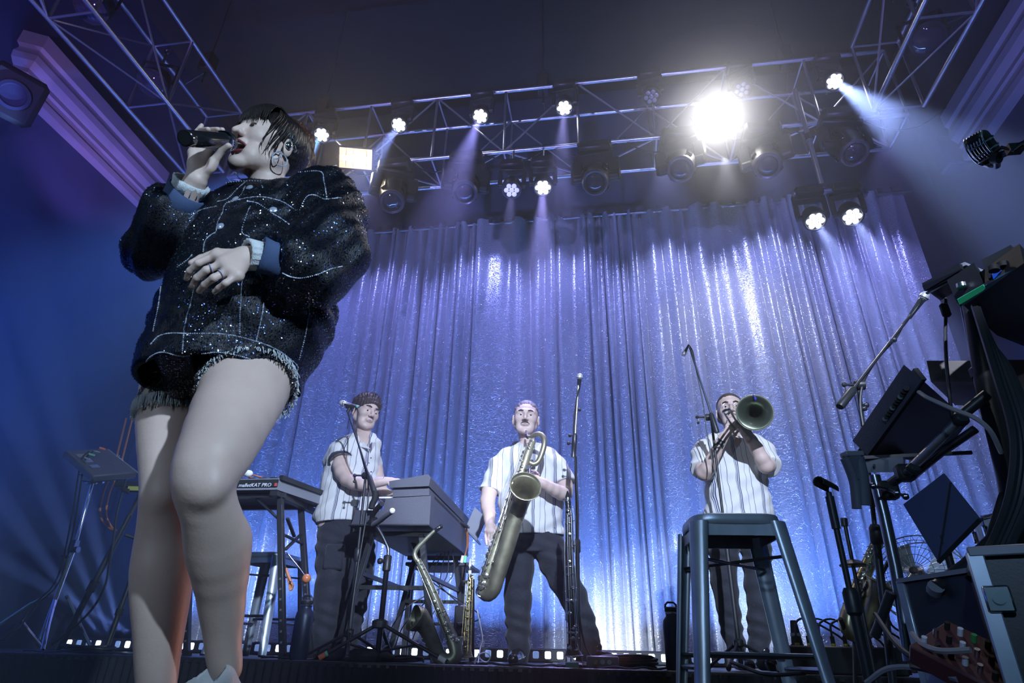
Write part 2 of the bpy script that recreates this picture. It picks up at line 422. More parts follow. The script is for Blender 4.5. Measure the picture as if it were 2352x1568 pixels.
m = MB().box((-0.9, 3.6, 9.1), (12.4, 9.0, 0.1)); struct('ceiling', m, M_ceil)
# proscenium moulding: a stepped profile run along the side walls
def cornice(path, name, inward):
    prof = [(0, 0), (0.37, 0), (0.37, 0.09), (0.34, 0.10), (0.34, 0.20), (0.37, 0.22), (0.36, 0.29), (0.38, 0.31), (0.42, 0.37), (0.43, 0.46), (0.40, 0.54), (0.40, 0.57), (0.44, 0.60), (0.44, 0.80), (0, 0.80)]
    P = [V(p) for p in path]; rows = []
    for i, p in enumerate(P):
        d1 = nrm(P[min(i+1, len(P)-1)]-P[max(i-1, 0)]); side = nrm(np.cross(d1, (0, 0, 1)))*inward
        k = 1.0
        if 0 < i < len(P)-1: e = nrm(P[i]-P[i-1]); sn = nrm(np.cross(e, (0, 0, 1)))*inward; k = 1/max(0.4, sn@side)
        rows.append([p+side*(a*k)+V(0, 0, b) for a, b in prof])
    n = len(prof); F = [(r*n+i, r*n+(i+1) % n, (r+1)*n+(i+1) % n, (r+1)*n+i) for r in range(len(P)-1) for i in range(n)]
    F += [tuple(range(n)), tuple(range((len(P)-1)*n, len(P)*n))[::-1]]
    struct(name, MB().add(np.concatenate(rows), F), M_plaster, smooth=25)
cornice([(-8.4, 3.55, 6.1), (-7.02, 4.28, 6.1), (-7.02, 6.45, 6.1)], 'trim_cornice_left', 1)
cornice([(5.15, 3.2, 6.1), (5.15, 6.75, 6.1)], 'trim_cornice_right', -1)
m = MB().box((4.78, 6.9, 6.35), (0.34, 0.26, 0.5), bev=0.03); struct('trim_bracket', m, M_wall)

# ------------------------------------------------------------------ the silver curtain
def crushed_satin():
    m = bpy.data.materials.new('crushed_silver_satin'); m.use_nodes = True; nt = m.node_tree; b = nt.nodes['Principled BSDF']; L = nt.links.new
    b.inputs['Base Color'].default_value = (0.50, 0.53, 0.61, 1); b.inputs['Roughness'].default_value = 0.33; b.inputs['Metallic'].default_value = 0.45
    b.inputs['Sheen Weight'].default_value = 0.25
    tc = nt.nodes.new('ShaderNodeTexCoord'); mp = nt.nodes.new('ShaderNodeMapping'); mp.inputs['Scale'].default_value = (1.0, 1.0, 1.5); L(tc.outputs['Object'], mp.inputs[0])
    nz = nt.nodes.new('ShaderNodeTexNoise'); nz.inputs['Scale'].default_value = 9; nz.inputs['Detail'].default_value = 2; L(mp.outputs[0], nz.inputs['Vector'])
    mx = nt.nodes.new('ShaderNodeVectorMath'); mx.operation = 'MULTIPLY_ADD'; mx.inputs[1].default_value = (0.12, 0.12, 0.12); L(nz.outputs['Color'], mx.inputs[0]); L(mp.outputs[0], mx.inputs[2])
    vo = nt.nodes.new('ShaderNodeTexVoronoi'); vo.feature = 'DISTANCE_TO_EDGE'; vo.inputs['Scale'].default_value = 25; L(mx.outputs[0], vo.inputs['Vector'])
    v2 = nt.nodes.new('ShaderNodeTexVoronoi'); v2.feature = 'F1'; v2.inputs['Scale'].default_value = 46; L(mx.outputs[0], v2.inputs['Vector'])
    mr = nt.nodes.new('ShaderNodeMapRange'); mr.inputs['From Max'].default_value = 0.075; mr.inputs['To Min'].default_value = 1.0; mr.inputs['To Max'].default_value = 0.0; L(vo.outputs[0], mr.inputs[0])
    ad = nt.nodes.new('ShaderNodeMath'); ad.operation = 'MULTIPLY_ADD'; ad.inputs[1].default_value = 0.22; L(v2.outputs[0], ad.inputs[0]); L(mr.outputs[0], ad.inputs[2])
    bp = nt.nodes.new('ShaderNodeBump'); bp.inputs['Strength'].default_value = 0.85; bp.inputs['Distance'].default_value = 0.006; L(ad.outputs[0], bp.inputs['Height']); L(bp.outputs[0], b.inputs['Normal'])
    return m
M_curtain = crushed_satin()
x0, x1 = -5.50, 4.08; nx, nz_ = 1500, 70; zb, zt = RZ+0.012, 5.90
u = np.linspace(0, 1, nx); X = x0+(x1-x0)*u
ph = np.cumsum(1+0.55*np.sin(X*2.3+1)+0.4*np.sin(X*5.9)+0.3*np.sin(X*11.3+2)); ph = ph/ph[-1]*2*PI*56
tt = np.linspace(0, 1, nz_); rows = []
fine = np.cumsum(npr.randn(nx)); fine = np.convolve(fine-np.convolve(fine, np.ones(81)/81, 'same'), np.ones(9)/9, 'same'); fine = fine/(np.abs(fine).max()+1e-9)
for t in tt:
    z = zb+(zt-zb)*t; amp = 0.036+0.030*math.exp(-((1-t)/0.05)**1.0)+0.016*(1-t)
    y = 7.0+amp*np.sin(ph+0.5*np.sin(3*t+X*1.7))+0.030*np.sin(ph*0.37+2+1.2*t)+0.035*np.sin(X*1.9+0.7*t)+0.022*fine*(0.6+0.4*math.sin(5*t))
    x = X+0.020*np.sin(ph*0.5+3*t)+0.012*np.cos(ph)
    zt_ = z+(0.030*np.sin(ph)+0.014*np.sin(ph*0.37))*max(0, (t-0.96)/0.04)
    rows.append(np.stack([x, y, zt_+0*X], 1))
m = MB(); m.v = [np.concatenate(rows)]; m.n = nx*nz_
I = np.arange(nx-1); m.f = np.concatenate([np.stack([r*nx+I, r*nx+I+1, (r+1)*nx+I+1, (r+1)*nx+I], 1) for r in range(nz_-1)])
curt = thing('curtain', 'floor-length crushed silver satin curtain hung in folds across the back of the stage', 'curtain', (-0.7, 7.0, RZ))
part('fabric', m, M_curtain, curt, smooth=True)
m = MB(); m.cyl((x0-0.1, 7.0, 5.86), (x1+0.1, 7.0, 5.86), 0.025); part('pipe', m, M_steel, curt)
m = MB()
for x in np.arange(x0+0.1, x1, 0.17): m.box((x, 6.955, 5.895), (0.05, 0.012, 0.07))
part('tie', m, M_black, curt, kind='stuff')

# ------------------------------------------------------------------ lighting trusses
def truss(name, label, a, b, w_, h_, step, side):
    """box truss between a and b (centre of its near bottom chord), side = horizontal axis of its width"""
    a, b, side = V(a), V(b), nrm(side); d = nrm(b-a); L = np.linalg.norm(b-a); up = V(0, 0, 1)
    t = thing(name, label, 'truss', (a+b)/2, 'aluminium lighting trusses above the stage')
    for i in (0, 1):
        for j in (0, 1):
            o = side*w_*i+up*h_*j; part('chord', MB().cyl(a+o, b+o, 0.026, 10), M_alu, t)
    n = int(L/step); k = L/n
    for i in range(n+1):
        p = a+d*k*i
        for o, q in ((V(0, 0, 0), up*h_), (side*w_, up*h_), (V(0, 0, 0), side*w_), (up*h_, side*w_)):
            part('strut', MB().cyl(p+o, p+o+q, 0.017 if q[2] else 0.013, 8), M_alu, t)
        if i < n:
            s_ = i % 2; p2 = p+d*k
            part('brace', MB().cyl(p+up*h_*s_, p2+up*h_*(1-s_), 0.012, 6), M_alu, t)
            part('brace', MB().cyl(p+side*w_+up*h_*(1-s_), p2+side*w_+up*h_*s_, 0.012, 6), M_alu, t)
            part('brace', MB().cyl(p+side*w_*s_, p2+side*w_*(1-s_), 0.011, 6), M_alu, t)
    for f in (0.12, 0.5, 0.88):
        p = a+(b-a)*f+side*w_/2+up*h_; part('chain', MB().cyl(p, V(p[0], p[1], 9.06), 0.011, 8), M_steel, t); part('hoist', MB().box(p+up*0.35, (0.16, 0.16, 0.30), bev=0.02), M_black, t); part('sling', MB().cyl(p-side*w_/2, p+up*0.2, 0.007, 6).cyl(p+side*w_/2, p+up*0.2, 0.007, 6), M_steel, t, kind='stuff')
    return t
truss('lighting_truss', 'long box truss crossing the back of the stage above the silver curtain', (-4.55, 5.3, 5.55), (3.4, 5.3, 5.55), 0.5, 1.02, 0.88, (0, 1, 0))
truss('lighting_truss', 'side truss running towards the audience above the singer', (-5.05, 0.9, 5.55), (-5.05, 5.2, 5.55), 0.5, 1.02, 0.95, (1, 0, 0))
truss('lighting_truss', 'side truss running towards the audience at the upper right', (3.02, 0.9, 5.55), (3.02, 5.2, 5.55), 0.5, 1.02, 0.95, (1, 0, 0))
# dark lamps rigged inside the side trusses
def flood(p, dirv, label, sc_=1.0):
    p = V(p); a, b, d = frame(dirv); t = thing('floodlight', label, 'stage light', p, 'unlit stage lamps in the side trusses')
    part('housing', MB().lathe(p-d*0.16*sc_, d, [(0.05*sc_, 0), (0.11*sc_, 0.03*sc_), (0.13*sc_, 0.14*sc_), (0.14*sc_, 0.24*sc_)], 16), M_black, t)
    part('lens', MB().lathe(p+d*0.085*sc_, d, [(0.12*sc_, 0), (0.09*sc_, 0.02*sc_), (0.0, 0.03*sc_)], 16), M_glass, t)
    m = MB()
    for s_ in (-1, 1): m.bar(p+a*0.16*sc_*s_, p+a*0.16*sc_*s_+V(0, 0, 0.24*sc_), 0.03*sc_, 0.008*sc_)
    m.bar(p+a*0.165*sc_+V(0, 0, 0.24*sc_), p-a*0.165*sc_+V(0, 0, 0.24*sc_), 0.03*sc_, 0.008*sc_); part('yoke', m, M_black, t)
    m = MB().cyl(p+V(0, 0, 0.24*sc_), p+V(0, 0, 0.40*sc_), 0.012*sc_); m.ring(p+V(0, 0, 0.43*sc_), (0, 1, 0), 0.032*sc_, 0.012*sc_, 12); part('clamp', m, M_steel, t)
for (x, y, z, l) in ((-4.8, 2.3, 5.9, 'dark lamp hanging in the left side truss nearest the audience'), (-4.8, 3.2, 5.9, 'dark lamp hanging in the middle of the left side truss'), (-4.8, 4.1, 5.9, 'dark lamp hanging in the left side truss above the raised microphone'),
                     (3.25, 3.5, 5.95, 'dark lamp hanging in the right side truss near the top edge'), (3.3, 4.5, 5.75, 'dark lamp hanging in the right side truss behind the blue beam')):
    flood((x, y, z), (0.2 if x < 0 else -0.2, -0.5, -1), l, 1.15)
p = W(30, 218, 3.4)
sp = thing('floodlight', 'large dark lamp with a round lens at the far left under the cornice', 'stage light', p)
a, b, d = frame(CC-p)
part('housing', MB().box(p-d*0.18, (0.46, 0.50, 0.34), (a, b, d), 0.05), M_rub, sp)
part('lens', MB().lathe(p, d, [(0.14, 0), (0.14, 0.03), (0.11, 0.035), (0.10, 0.01), (0.0, 0.0)], 24), M_glass, sp)
part('bracket', MB().cyl(p-d*0.2, p-d*0.2+V(-1.0, 0.5, 0.1), 0.03).cyl(p-d*0.2+V(0, 0, 0.2), p-d*0.2+V(-1.0, 0.5, 0.2), 0.03), M_steel, sp)

# ------------------------------------------------------------------ LED wash lights (seven lenses each)
def wash(px, py, Y, target, state, label, hang, beam=None, r=0.088):
    p = W(px, py, Y); d = nrm(V(target)-p); up = V(0, 0, 1); a, b, d = frame(d)
    t = thing('wash_light', label, 'stage light', p, 'seven-lens LED wash lights')
    part('head', MB().lathe(p-d*0.20, d, [(0.05, 0), (0.085, 0.02), (0.105, 0.08), (r+0.022, 0.17), (r+0.022, 0.20), (r+0.006, 0.202), (r, 0.188), (0, 0.188)], 20), M_black, t)
    lm = {'on': M_on, 'dim': M_dimled, 'off': M_offled}[state]
    for k in range(7):
        c = p-d*0.010+(V(0, 0, 0) if k == 6 else a*math.cos(k*PI/3)*r*0.66+b*math.sin(k*PI/3)*r*0.66)
        part('lens', MB().lathe(c, d, [(r*0.30, 0), (r*0.31, 0.012), (r*0.2, 0.02), (0, 0.022)], 10), lm, t)
    c = p-d*0.10; s_ = nrm(np.cross(d, up)); m = MB()
    for k in (-1, 1): m.bar(c+s_*0.135*k, c+s_*0.135*k+up*0.22, 0.05, 0.022, d, 0.006); m.cyl(c+s_*0.10*k, c+s_*0.15*k, 0.03, 12)
    m.bar(c+s_*0.15+up*0.21, c-s_*0.15+up*0.21, 0.07, 0.03, d, 0.008); part('yoke', m, M_black, t)
    part('base', MB().box(c+up*0.28, (0.27, 0.20, 0.11), bev=0.02), M_black, t)
    hp = V(c[0], 5.3, hang) if hang > 5 else V(c[0], 5.2, 4.50+0.045*(c[0]-2.0)); m = MB().cyl(c+up*0.33, hp, 0.013); m.ring(hp, (1, 0, 0), 0.028, 0.010, 12); part('clamp', m, M_steel, t)
    if beam:
        pw, ang, colr = beam; light('SPOT', 'led_beam_spot', p+d*0.04, p+d*3, pw, colr, 0.03, ang, 0.85)
def T(px, py, Y): return W(px, py, Y)
BM = (0.30, 0.42, 1.0)
wash(739, 310, 5.2, T(560, 560, 4.0), 'on', 'lit wash light nearest the back of the singer\'s head', 6.57, (2600, 15, (0.26, 0.50, 1.0)))
wash(916, 287, 5.2, T(700, 600, 4.1), 'on', 'lit wash light to the right of the small warm blinder', 6.57, (2700, 15, (0.30, 0.40, 1.0)))
wash(1103, 267, 5.2, T(960, 640, 4.1), 'on', 'lit wash light third along the top row from the left', 6.57, (2200, 15, (0.36, 0.34, 1.0)))
wash(1296, 248, 5.2, T(1270, 640, 4.2), 'on', 'lit wash light fourth along the top row, its beam aimed straight down', 6.57, (768, 13, (0.42, 0.40, 1.0)))
wash(1496, 222, 5.2, T(1520, 700, 3.8), 'off', 'unlit wash light in the top row to the left of the dazzling blinder', 6.57)
wash(1705, 205, 5.2, T(1760, 700, 3.8), 'off', 'unlit wash light just above the dazzling blinder', 6.57)
wash(1917, 187, 5.2, T(2330, 470, 3.9), 'on', 'lit wash light at the right end of the top row throwing a wide blue beam', 6.57, (4400, 19, (0.34, 0.46, 1.0)))
wash(1175, 437, 5.2, T(1150, 800, 4.3), 'dim', 'faintly glowing wash light, left one of the low pair under the truss', 5.55, (384, 16, LAV))
wash(1247, 431, 5.2, T(1235, 800, 4.3), 'on', 'brightly lit wash light, right one of the low pair under the truss', 5.55, (1680, 16, (0.42, 0.38, 1.0)))
wash(1873, 508, 5.2, T(2060, 800, 4.2), 'on', 'lit wash light on the left end of the drop bar in front of the curtain', 4.53, (2160, 16, (0.38, 0.46, 1.0)))
wash(1958, 498, 5.2, T(2170, 820, 4.2), 'on', 'lit wash light on the right end of the drop bar in front of the curtain', 4.53, (2160, 16, (0.38, 0.46, 1.0)))

# drop pipe with its cross bar
t = thing('drop_pipe', 'aluminium drop pipe with a cross bar carrying two wash lights', 'pipe', W(1890, 430, 5.2))
pa, pb = W(1826, 206, 5.2), W(1890, 432, 5.2); pb = V((pa[0]+pb[0])/2, 5.2, pb[2]); pa = V(pb[0], 5.2, pa[2])
pa = W(1826, 206, 5.2); pb = W(1890, 432, 5.2)
part('pole', MB().cyl(pa, pb, 0.026), M_alu, t)
part('collar', MB().cyl(pa+(pb-pa)*0.48, pa+(pb-pa)*0.54, 0.036), M_steel, t)
part('cross_bar', MB().cyl(W(1822, 446, 5.2), W(1970, 431, 5.2), 0.026), M_alu, t)
part('clamp', MB().box(pb, (0.09, 0.09, 0.07), bev=0.01), M_steel, t)

# ------------------------------------------------------------------ big moving heads under the truss
def mover(px, py, target, label):
    p = W(px, py, 5.12); d = nrm(V(target)-p); a, b, d = frame(d); up = V(0, 0, 1)
    t = thing('moving_head', label, 'stage light', p, 'large moving-head lamps under the back truss')
    q = p-d*0.20                                                              # pivot
    part('head', MB().lathe(p-d*0.44, d, [(0.06, 0), (0.12, 0.02), (0.155, 0.10), (0.165, 0.24), (0.15, 0.34), (0.135, 0.42), (0.135, 0.45)], 22), M_black, t)
    for k in range(4):
        e = a*math.cos(k*PI/2+.78)+b*math.sin(k*PI/2+.78); part('cooling_cover', MB().box(q+e*0.155, (0.07, 0.03, 0.22), (nrm(np.cross(e, d)), e, d), 0.008), M_gloss, t)
    part('lens_ring', MB().lathe(p-d*0.01, d, [(0.138, 0), (0.142, 0.03), (0.125, 0.05), (0.108, 0.04), (0.105, 0.0)], 26), M_lensring, t)
    part('lens', MB().lathe(p-d*0.01, d, [(0.108, 0), (0.09, 0.025), (0.05, 0.04), (0, 0.045)], 22), M_glass, t)
    s_ = nrm(np.cross(d, up)); m = MB()
    for k in (-1, 1):
        m.bar(q+s_*0.205*k-up*0.06, q+s_*0.205*k+up*0.27, 0.14, 0.05, d, 0.02); m.cyl(q+s_*0.15*k, q+s_*0.24*k, 0.055, 14)
    m.bar(q+s_*0.22+up*0.28, q-s_*0.22+up*0.28, 0.15, 0.06, d, 0.02); part('yoke', m, M_black, t)
    part('base', MB().box(q+up*0.385, (0.38, 0.28, 0.15), bev=0.03), M_black, t)
    z = 5.55; m = MB()
    for k in (-0.1, 0.1): m.cyl(V(q[0]+k, 5.3, q[2]+0.45), V(q[0]+k, 5.3, z), 0.013); m.ring(V(q[0]+k, 5.3, z), (1, 0, 0), 0.028, 0.010, 12)
    part('clamp', m, M_steel, t)
mover(900, 462, T(860, 700, 4.2), 'dark moving head at the left end, below the small warm blinder')
mover(1068, 442, T(1050, 640, 3.9), 'dark moving head second from the left under the truss')
mover(1367, 418, T(1340, 600, 3.6), 'dark moving head third from the left, right of the low pair of wash lights')
mover(1563, 388, T(1520, 560, 3.6), 'moving head lit pale from above, below left of the dazzling blinder')
mover(1763, 380, T(1800, 600, 3.8), 'moving head lit pale from above, below right of the dazzling blinder')
mover(1962, 350, T(2150, 520, 4.4), 'dark moving head turned sideways at the right end under the truss')

# ------------------------------------------------------------------ blinders
def blinder(px, py, label, w_, h_, bright, tilt):
    p = W(px, py, 5.14); d = nrm(V(tilt)-p); a, b, d = frame(d); a = nrm(np.cross(b, d))
    t = thing('blinder', label, 'stage light', p, 'rectangular blinder lamps on the back truss'); fl = (a, b, d)
    m = MB().box(p-d*0.10, (w_*0.8, h_*0.8, 0.06), fl, 0.015)
    for s_ in (-1, 1):
        m.box(p+a*s_*w_*0.51-d*0.04, (0.02, h_*1.06, 0.10), fl); m.box(p+b*s_*h_*0.53-d*0.04, (w_*1.04, 0.02, 0.10), fl)
    part('housing', m, M_black, t)
    rm = M_blaze if bright else M_warm
    m = MB(); k = 5                                                           # faceted reflector
    for i in range(k):
        for j in range(3):
            c = p-d*(0.055-0.03*abs(i-2)/2)+a*w_*(i-2)/k+b*h_*(j-1)/3
            tl = nrm(d-a*(i-2)*0.22-b*(j-1)*0.25); m.box(c, (w_/k*0.97, h_/3*0.97, 0.01), (nrm(np.cross(b, tl)), nrm(np.cross(tl, nrm(np.cross(b, tl)))), tl))
    part('reflector', m, rm, t)
    part('tube', MB().cyl(p-a*w_*0.36-d*0.02, p+a*w_*0.36-d*0.02, 0.028, 10), M_blaze if bright else M_blaze2, t)
    m = MB()
    for s_ in (-1, 1): m.bar(p+a*s_*w_*0.56-d*0.05, p+a*s_*w_*0.56+V(0, 0.12, h_*0.9), 0.03, 0.008)
    m.bar(p-a*w_*0.56+V(0, 0.12, h_*0.9), p+a*w_*0.56+V(0, 0.12, h_*0.9), 0.03, 0.008); part('yoke', m, M_steel, t)
    return p, d
p, d = blinder(817, 364, 'small warm-lit rectangular blinder at the left of the truss', 0.40, 0.24, False, (-1.5, 0, 1))
light('AREA', 'blinder_light', p+d*0.06, p+d, 12, (1.0, 0.86, 0.62), 0.34, 170, sizey=0.18)
p, d = blinder(1647, 272, 'dazzling white rectangular blinder near the middle of the truss', 0.42, 0.27, True, (0.2, 0, 0.6))
light('SPOT', 'blinder_glow', p+d*0.10, p+d*2, 150, (1.0, 0.96, 0.94), 0.06, 160, 1.0)
blz = p+d*0.3
light('SPOT', 'blinder_curtain_spot', (1.45, 5.3, 5.2), (1.72, 7.0, 3.8), 150, (0.92, 0.92, 1.0), 0.03, 66, 1.0)

# ------------------------------------------------------------------ cables strung along the truss
for k in range(9):
    xa = -3.9+k*0.85; pts = curve_pts([(xa, 5.32, 5.60), (xa+0.3, 5.28, 5.42-0.05*(k % 3)), (xa+0.62, 5.3, 5.40), (xa+0.9, 5.32, 5.62)], 14)
    solid('cable', MB().tube(pts, 0.009, 5), M_cable, 'thin black power cable drooping from the back truss, %s counted from the left' % ('first', 'second', 'third', 'fourth', 'fifth', 'sixth', 'seventh', 'eighth', 'ninth')[k], 'cable', 'power cables drooping from the back truss')

# ------------------------------------------------------------------ LED bars on the riser in front of the curtain
for k in range(9):
    xc = -5.05+k*1.03; c = V(xc, 6.25, RZ+0.062)
    light('AREA', 'led_bar_light', (xc, 6.42, RZ+0.16), (xc, 7.02, 1.9), 22, (0.12, 0.28, 1.0), 0.95, 110, sizey=0.06)
    if k == 8: continue
    t = thing('led_bar', 'low black LED bar with square lenses ' + ('at the far left behind the chrome tripod', 'seen between the singer\'s legs', 'behind the bottle at the mallet keyboard stand', 'behind the fork stand and leaning saxophone',
        'behind the saxophone player\'s feet', 'behind the coiled cable right of the tall stand', 'behind the large stool and trombone player', 'behind the stage box at the right')[min(k, 7)], 'stage light', (xc, 6.25, RZ), 'LED bars lighting the curtain from the riser')
    part('housing', MB().box(c, (1.0, 0.10, 0.115), bev=0.012), M_black, t)
    for j in range(9):
        lit = npr.rand() < (0.5 if k > 2 else 0.25)
        part('lens', MB().box(c+V(-0.44+j*0.11, -0.048, 0.004), (0.058, 0.02, 0.062), bev=0.01), M_barlit if lit else M_bardim, t)
    part('foot', MB().box(c+V(-0.4, 0, -0.058), (0.05, 0.13, 0.012)), M_steel, t); part('foot', MB().box(c+V(0.4, 0, -0.058), (0.05, 0.13, 0.012)), M_steel, t)
light('SPOT', 'floor_flood', (0.0, 6.5, 0.36), (0.03, 7.0, 0.55), 50, (0.9, 0.95, 1.0), 0.05, 100, 0.8)
light('SPOT', 'floor_flood', (1.35, 6.45, 0.42), (1.35, 7.0, 0.9), 60, (0.6, 0.75, 1.0), 0.05, 110, 0.9)
# curtain top lights, hung behind the truss
for x, pw, cl in ((-4.3, 110, (0.22, 0.26, 1.0)), (-3.0, 170, (0.30, 0.30, 1.0)), (-1.7, 220, (0.30, 0.32, 1.0)), (-0.4, 230, (0.32, 0.34, 1.0)), (0.9, 270, (0.40, 0.43, 1.0)), (2.2, 270, (0.40, 0.43, 1.0)), (3.5, 190, (0.32, 0.32, 1.0))):
    light('SPOT', 'curtain_top_spot', (x, 6.0, 5.95), (x+0.1, 7.0, 3.6), pw*1.2, cl, 0.04, 72, 0.9)
# coloured light on walls, trusses and mouldings
light('SPOT', 'purple_side_spot', (-5.6, 5.3, 4.7), (-6.7, 5.2, 6.5), 75, (0.55, 0.26, 1.0), 0.08, 85, 0.8)
light('SPOT', 'purple_side_spot', (4.0, 5.2, 4.9), (4.8, 5.3, 6.6), 10, (0.36, 0.26, 1.0), 0.08, 50, 0.9)
light('SPOT', 'blue_side_spot', (-4.0, 2.2, 0.9), (-6.7, 4.0, 3.4), 800, (0.02, 0.13, 1.0), 0.1, 100, 1.0)
light('SPOT', 'blue_side_spot', (3.2, 3.2, 1.2), (4.9, 4.8, 5.0), 60, (0.05, 0.14, 1.0), 0.1, 90, 1.0)
light('SPOT', 'truss_wash_spot', (-2.6, -1.6, 2.6), (-1.2, 5.4, 6.1), 1900, (0.34, 0.34, 1.0), 0.1, 30, 0.9)
light('SPOT', 'truss_wash_spot', (0.7, -1.8, 2.6), (1.6, 5.4, 6.1), 1500, (0.30, 0.34, 1.0), 0.1, 30, 0.9)
light('SPOT', 'truss_wash_spot', (-3.6, 0.4, 2.0), (-4.8, 3.4, 5.8), 420, (0.48, 0.26, 1.0), 0.1, 70, 0.9)
light('SPOT', 'truss_wash_spot', (2.2, -0.6, 2.4), (3.3, 3.6, 5.8), 420, (0.28, 0.18, 1.0), 0.1, 70, 0.9)
# beams rising from the floor at the far left
for k, (tx, ty) in enumerate(((-120, 980), (10, 900), (120, 860), (-250, 1150))):
    p = V(-4.95+0.12*k, 5.9, RZ+0.16); light('SPOT', 'floor_beam_spot', p, W(tx, ty, 4.6), 5200, (0.18, 0.32, 1.0), 0.02, 8, 0.6)
light('SPOT', 'added_haze_spot', (-3.35, 5.0, 5.45), (-5.9, 4.3, 2.2), 7500, (0.09, 0.24, 1.0), 0.1, 40, 1.0)  # unseen lamp added for the blue glow in the haze, aimed down

# ------------------------------------------------------------------ haze
m = MB().box((-0.9, 4.80, 4.48), (11.5, 5.5, 8.9)); hz = struct('haze', m, M_black, kind='stuff')
mh = bpy.data.materials.new('stage_haze'); mh.use_nodes = True; nt = mh.node_tree; nt.nodes.clear()
o_ = nt.nodes.new('ShaderNodeOutputMaterial'); vsn = nt.nodes.new('ShaderNodeVolumeScatter'); vsn.inputs['Color'].default_value = (0.9, 0.93, 1, 1)
vsn.inputs['Density'].default_value = 0.027; vsn.inputs['Anisotropy'].default_value = 0.45; nt.links.new(vsn.outputs[0], o_.inputs['Volume'])
hz.data.materials.clear(); hz.data.materials.append(mh)

for k_, rr in enumerate((0.55, 0.95, 1.5)):  # dense haze shells added to imitate the glare around the blinder
    m = MB().ball(blz, (rr*1.15, rr*0.9, rr), 40, 24); sm_ = struct('blinder_halo', m, M_black, kind='stuff')
    ms = mh.copy(); ms.name = 'blinder_halo_haze'; ms.node_tree.nodes['Volume Scatter'].inputs['Density'].default_value = (0.10, 0.05, 0.018)[k_]; sm_.data.materials.clear(); sm_.data.materials.append(ms)
# ------------------------------------------------------------------ people
def skin_mat(name, col, **k): return mat(name, col, 0.48, 0, (140, 0.06), (9, 0.07), sss=0.06, **k)
M_skinF = skin_mat('skin_fair', (0.66, 0.50, 0.44)); M_skin = skin_mat('skin_light', (0.64, 0.48, 0.42))
M_lip = mat('lipstick_dark_red', (0.16, 0.035, 0.045), 0.35); M_lipm = mat('lips_natural', (0.42, 0.24, 0.22), 0.45)
M_eye = mat('eyeball', (0.72, 0.72, 0.74), 0.12); M_iris = mat('iris_dark', (0.03, 0.025, 0.02), 0.08); M_teeth = mat('teeth', (0.8, 0.78, 0.74), 0.25)
M_mouth = mat('mouth_inside', (0.03, 0.008, 0.01), 0.6); M_lash = mat('dark_makeup', (0.03, 0.022, 0.025), 0.6)
M_hairF = mat('dark_brown_hair', (0.013, 0.009, 0.009), 0.36, 0, (26, 0.5, (9, 9, 1.2)))
M_hairB = mat('brown_hair', (0.05, 0.033, 0.026), 0.5, 0, (160, 0.8)); M_hairG = mat('greying_brown_hair', (0.11, 0.085, 0.075), 0.6, 0, (160, 0.8))
M_trous = mat('black_trousers', (0.018, 0.020, 0.030), 0.85, 0, (40, 0.5), sheen=0.15)
M_tee = mat('dark_undershirt', (0.04, 0.042, 0.06), 0.9, 0, (200, 0.3))

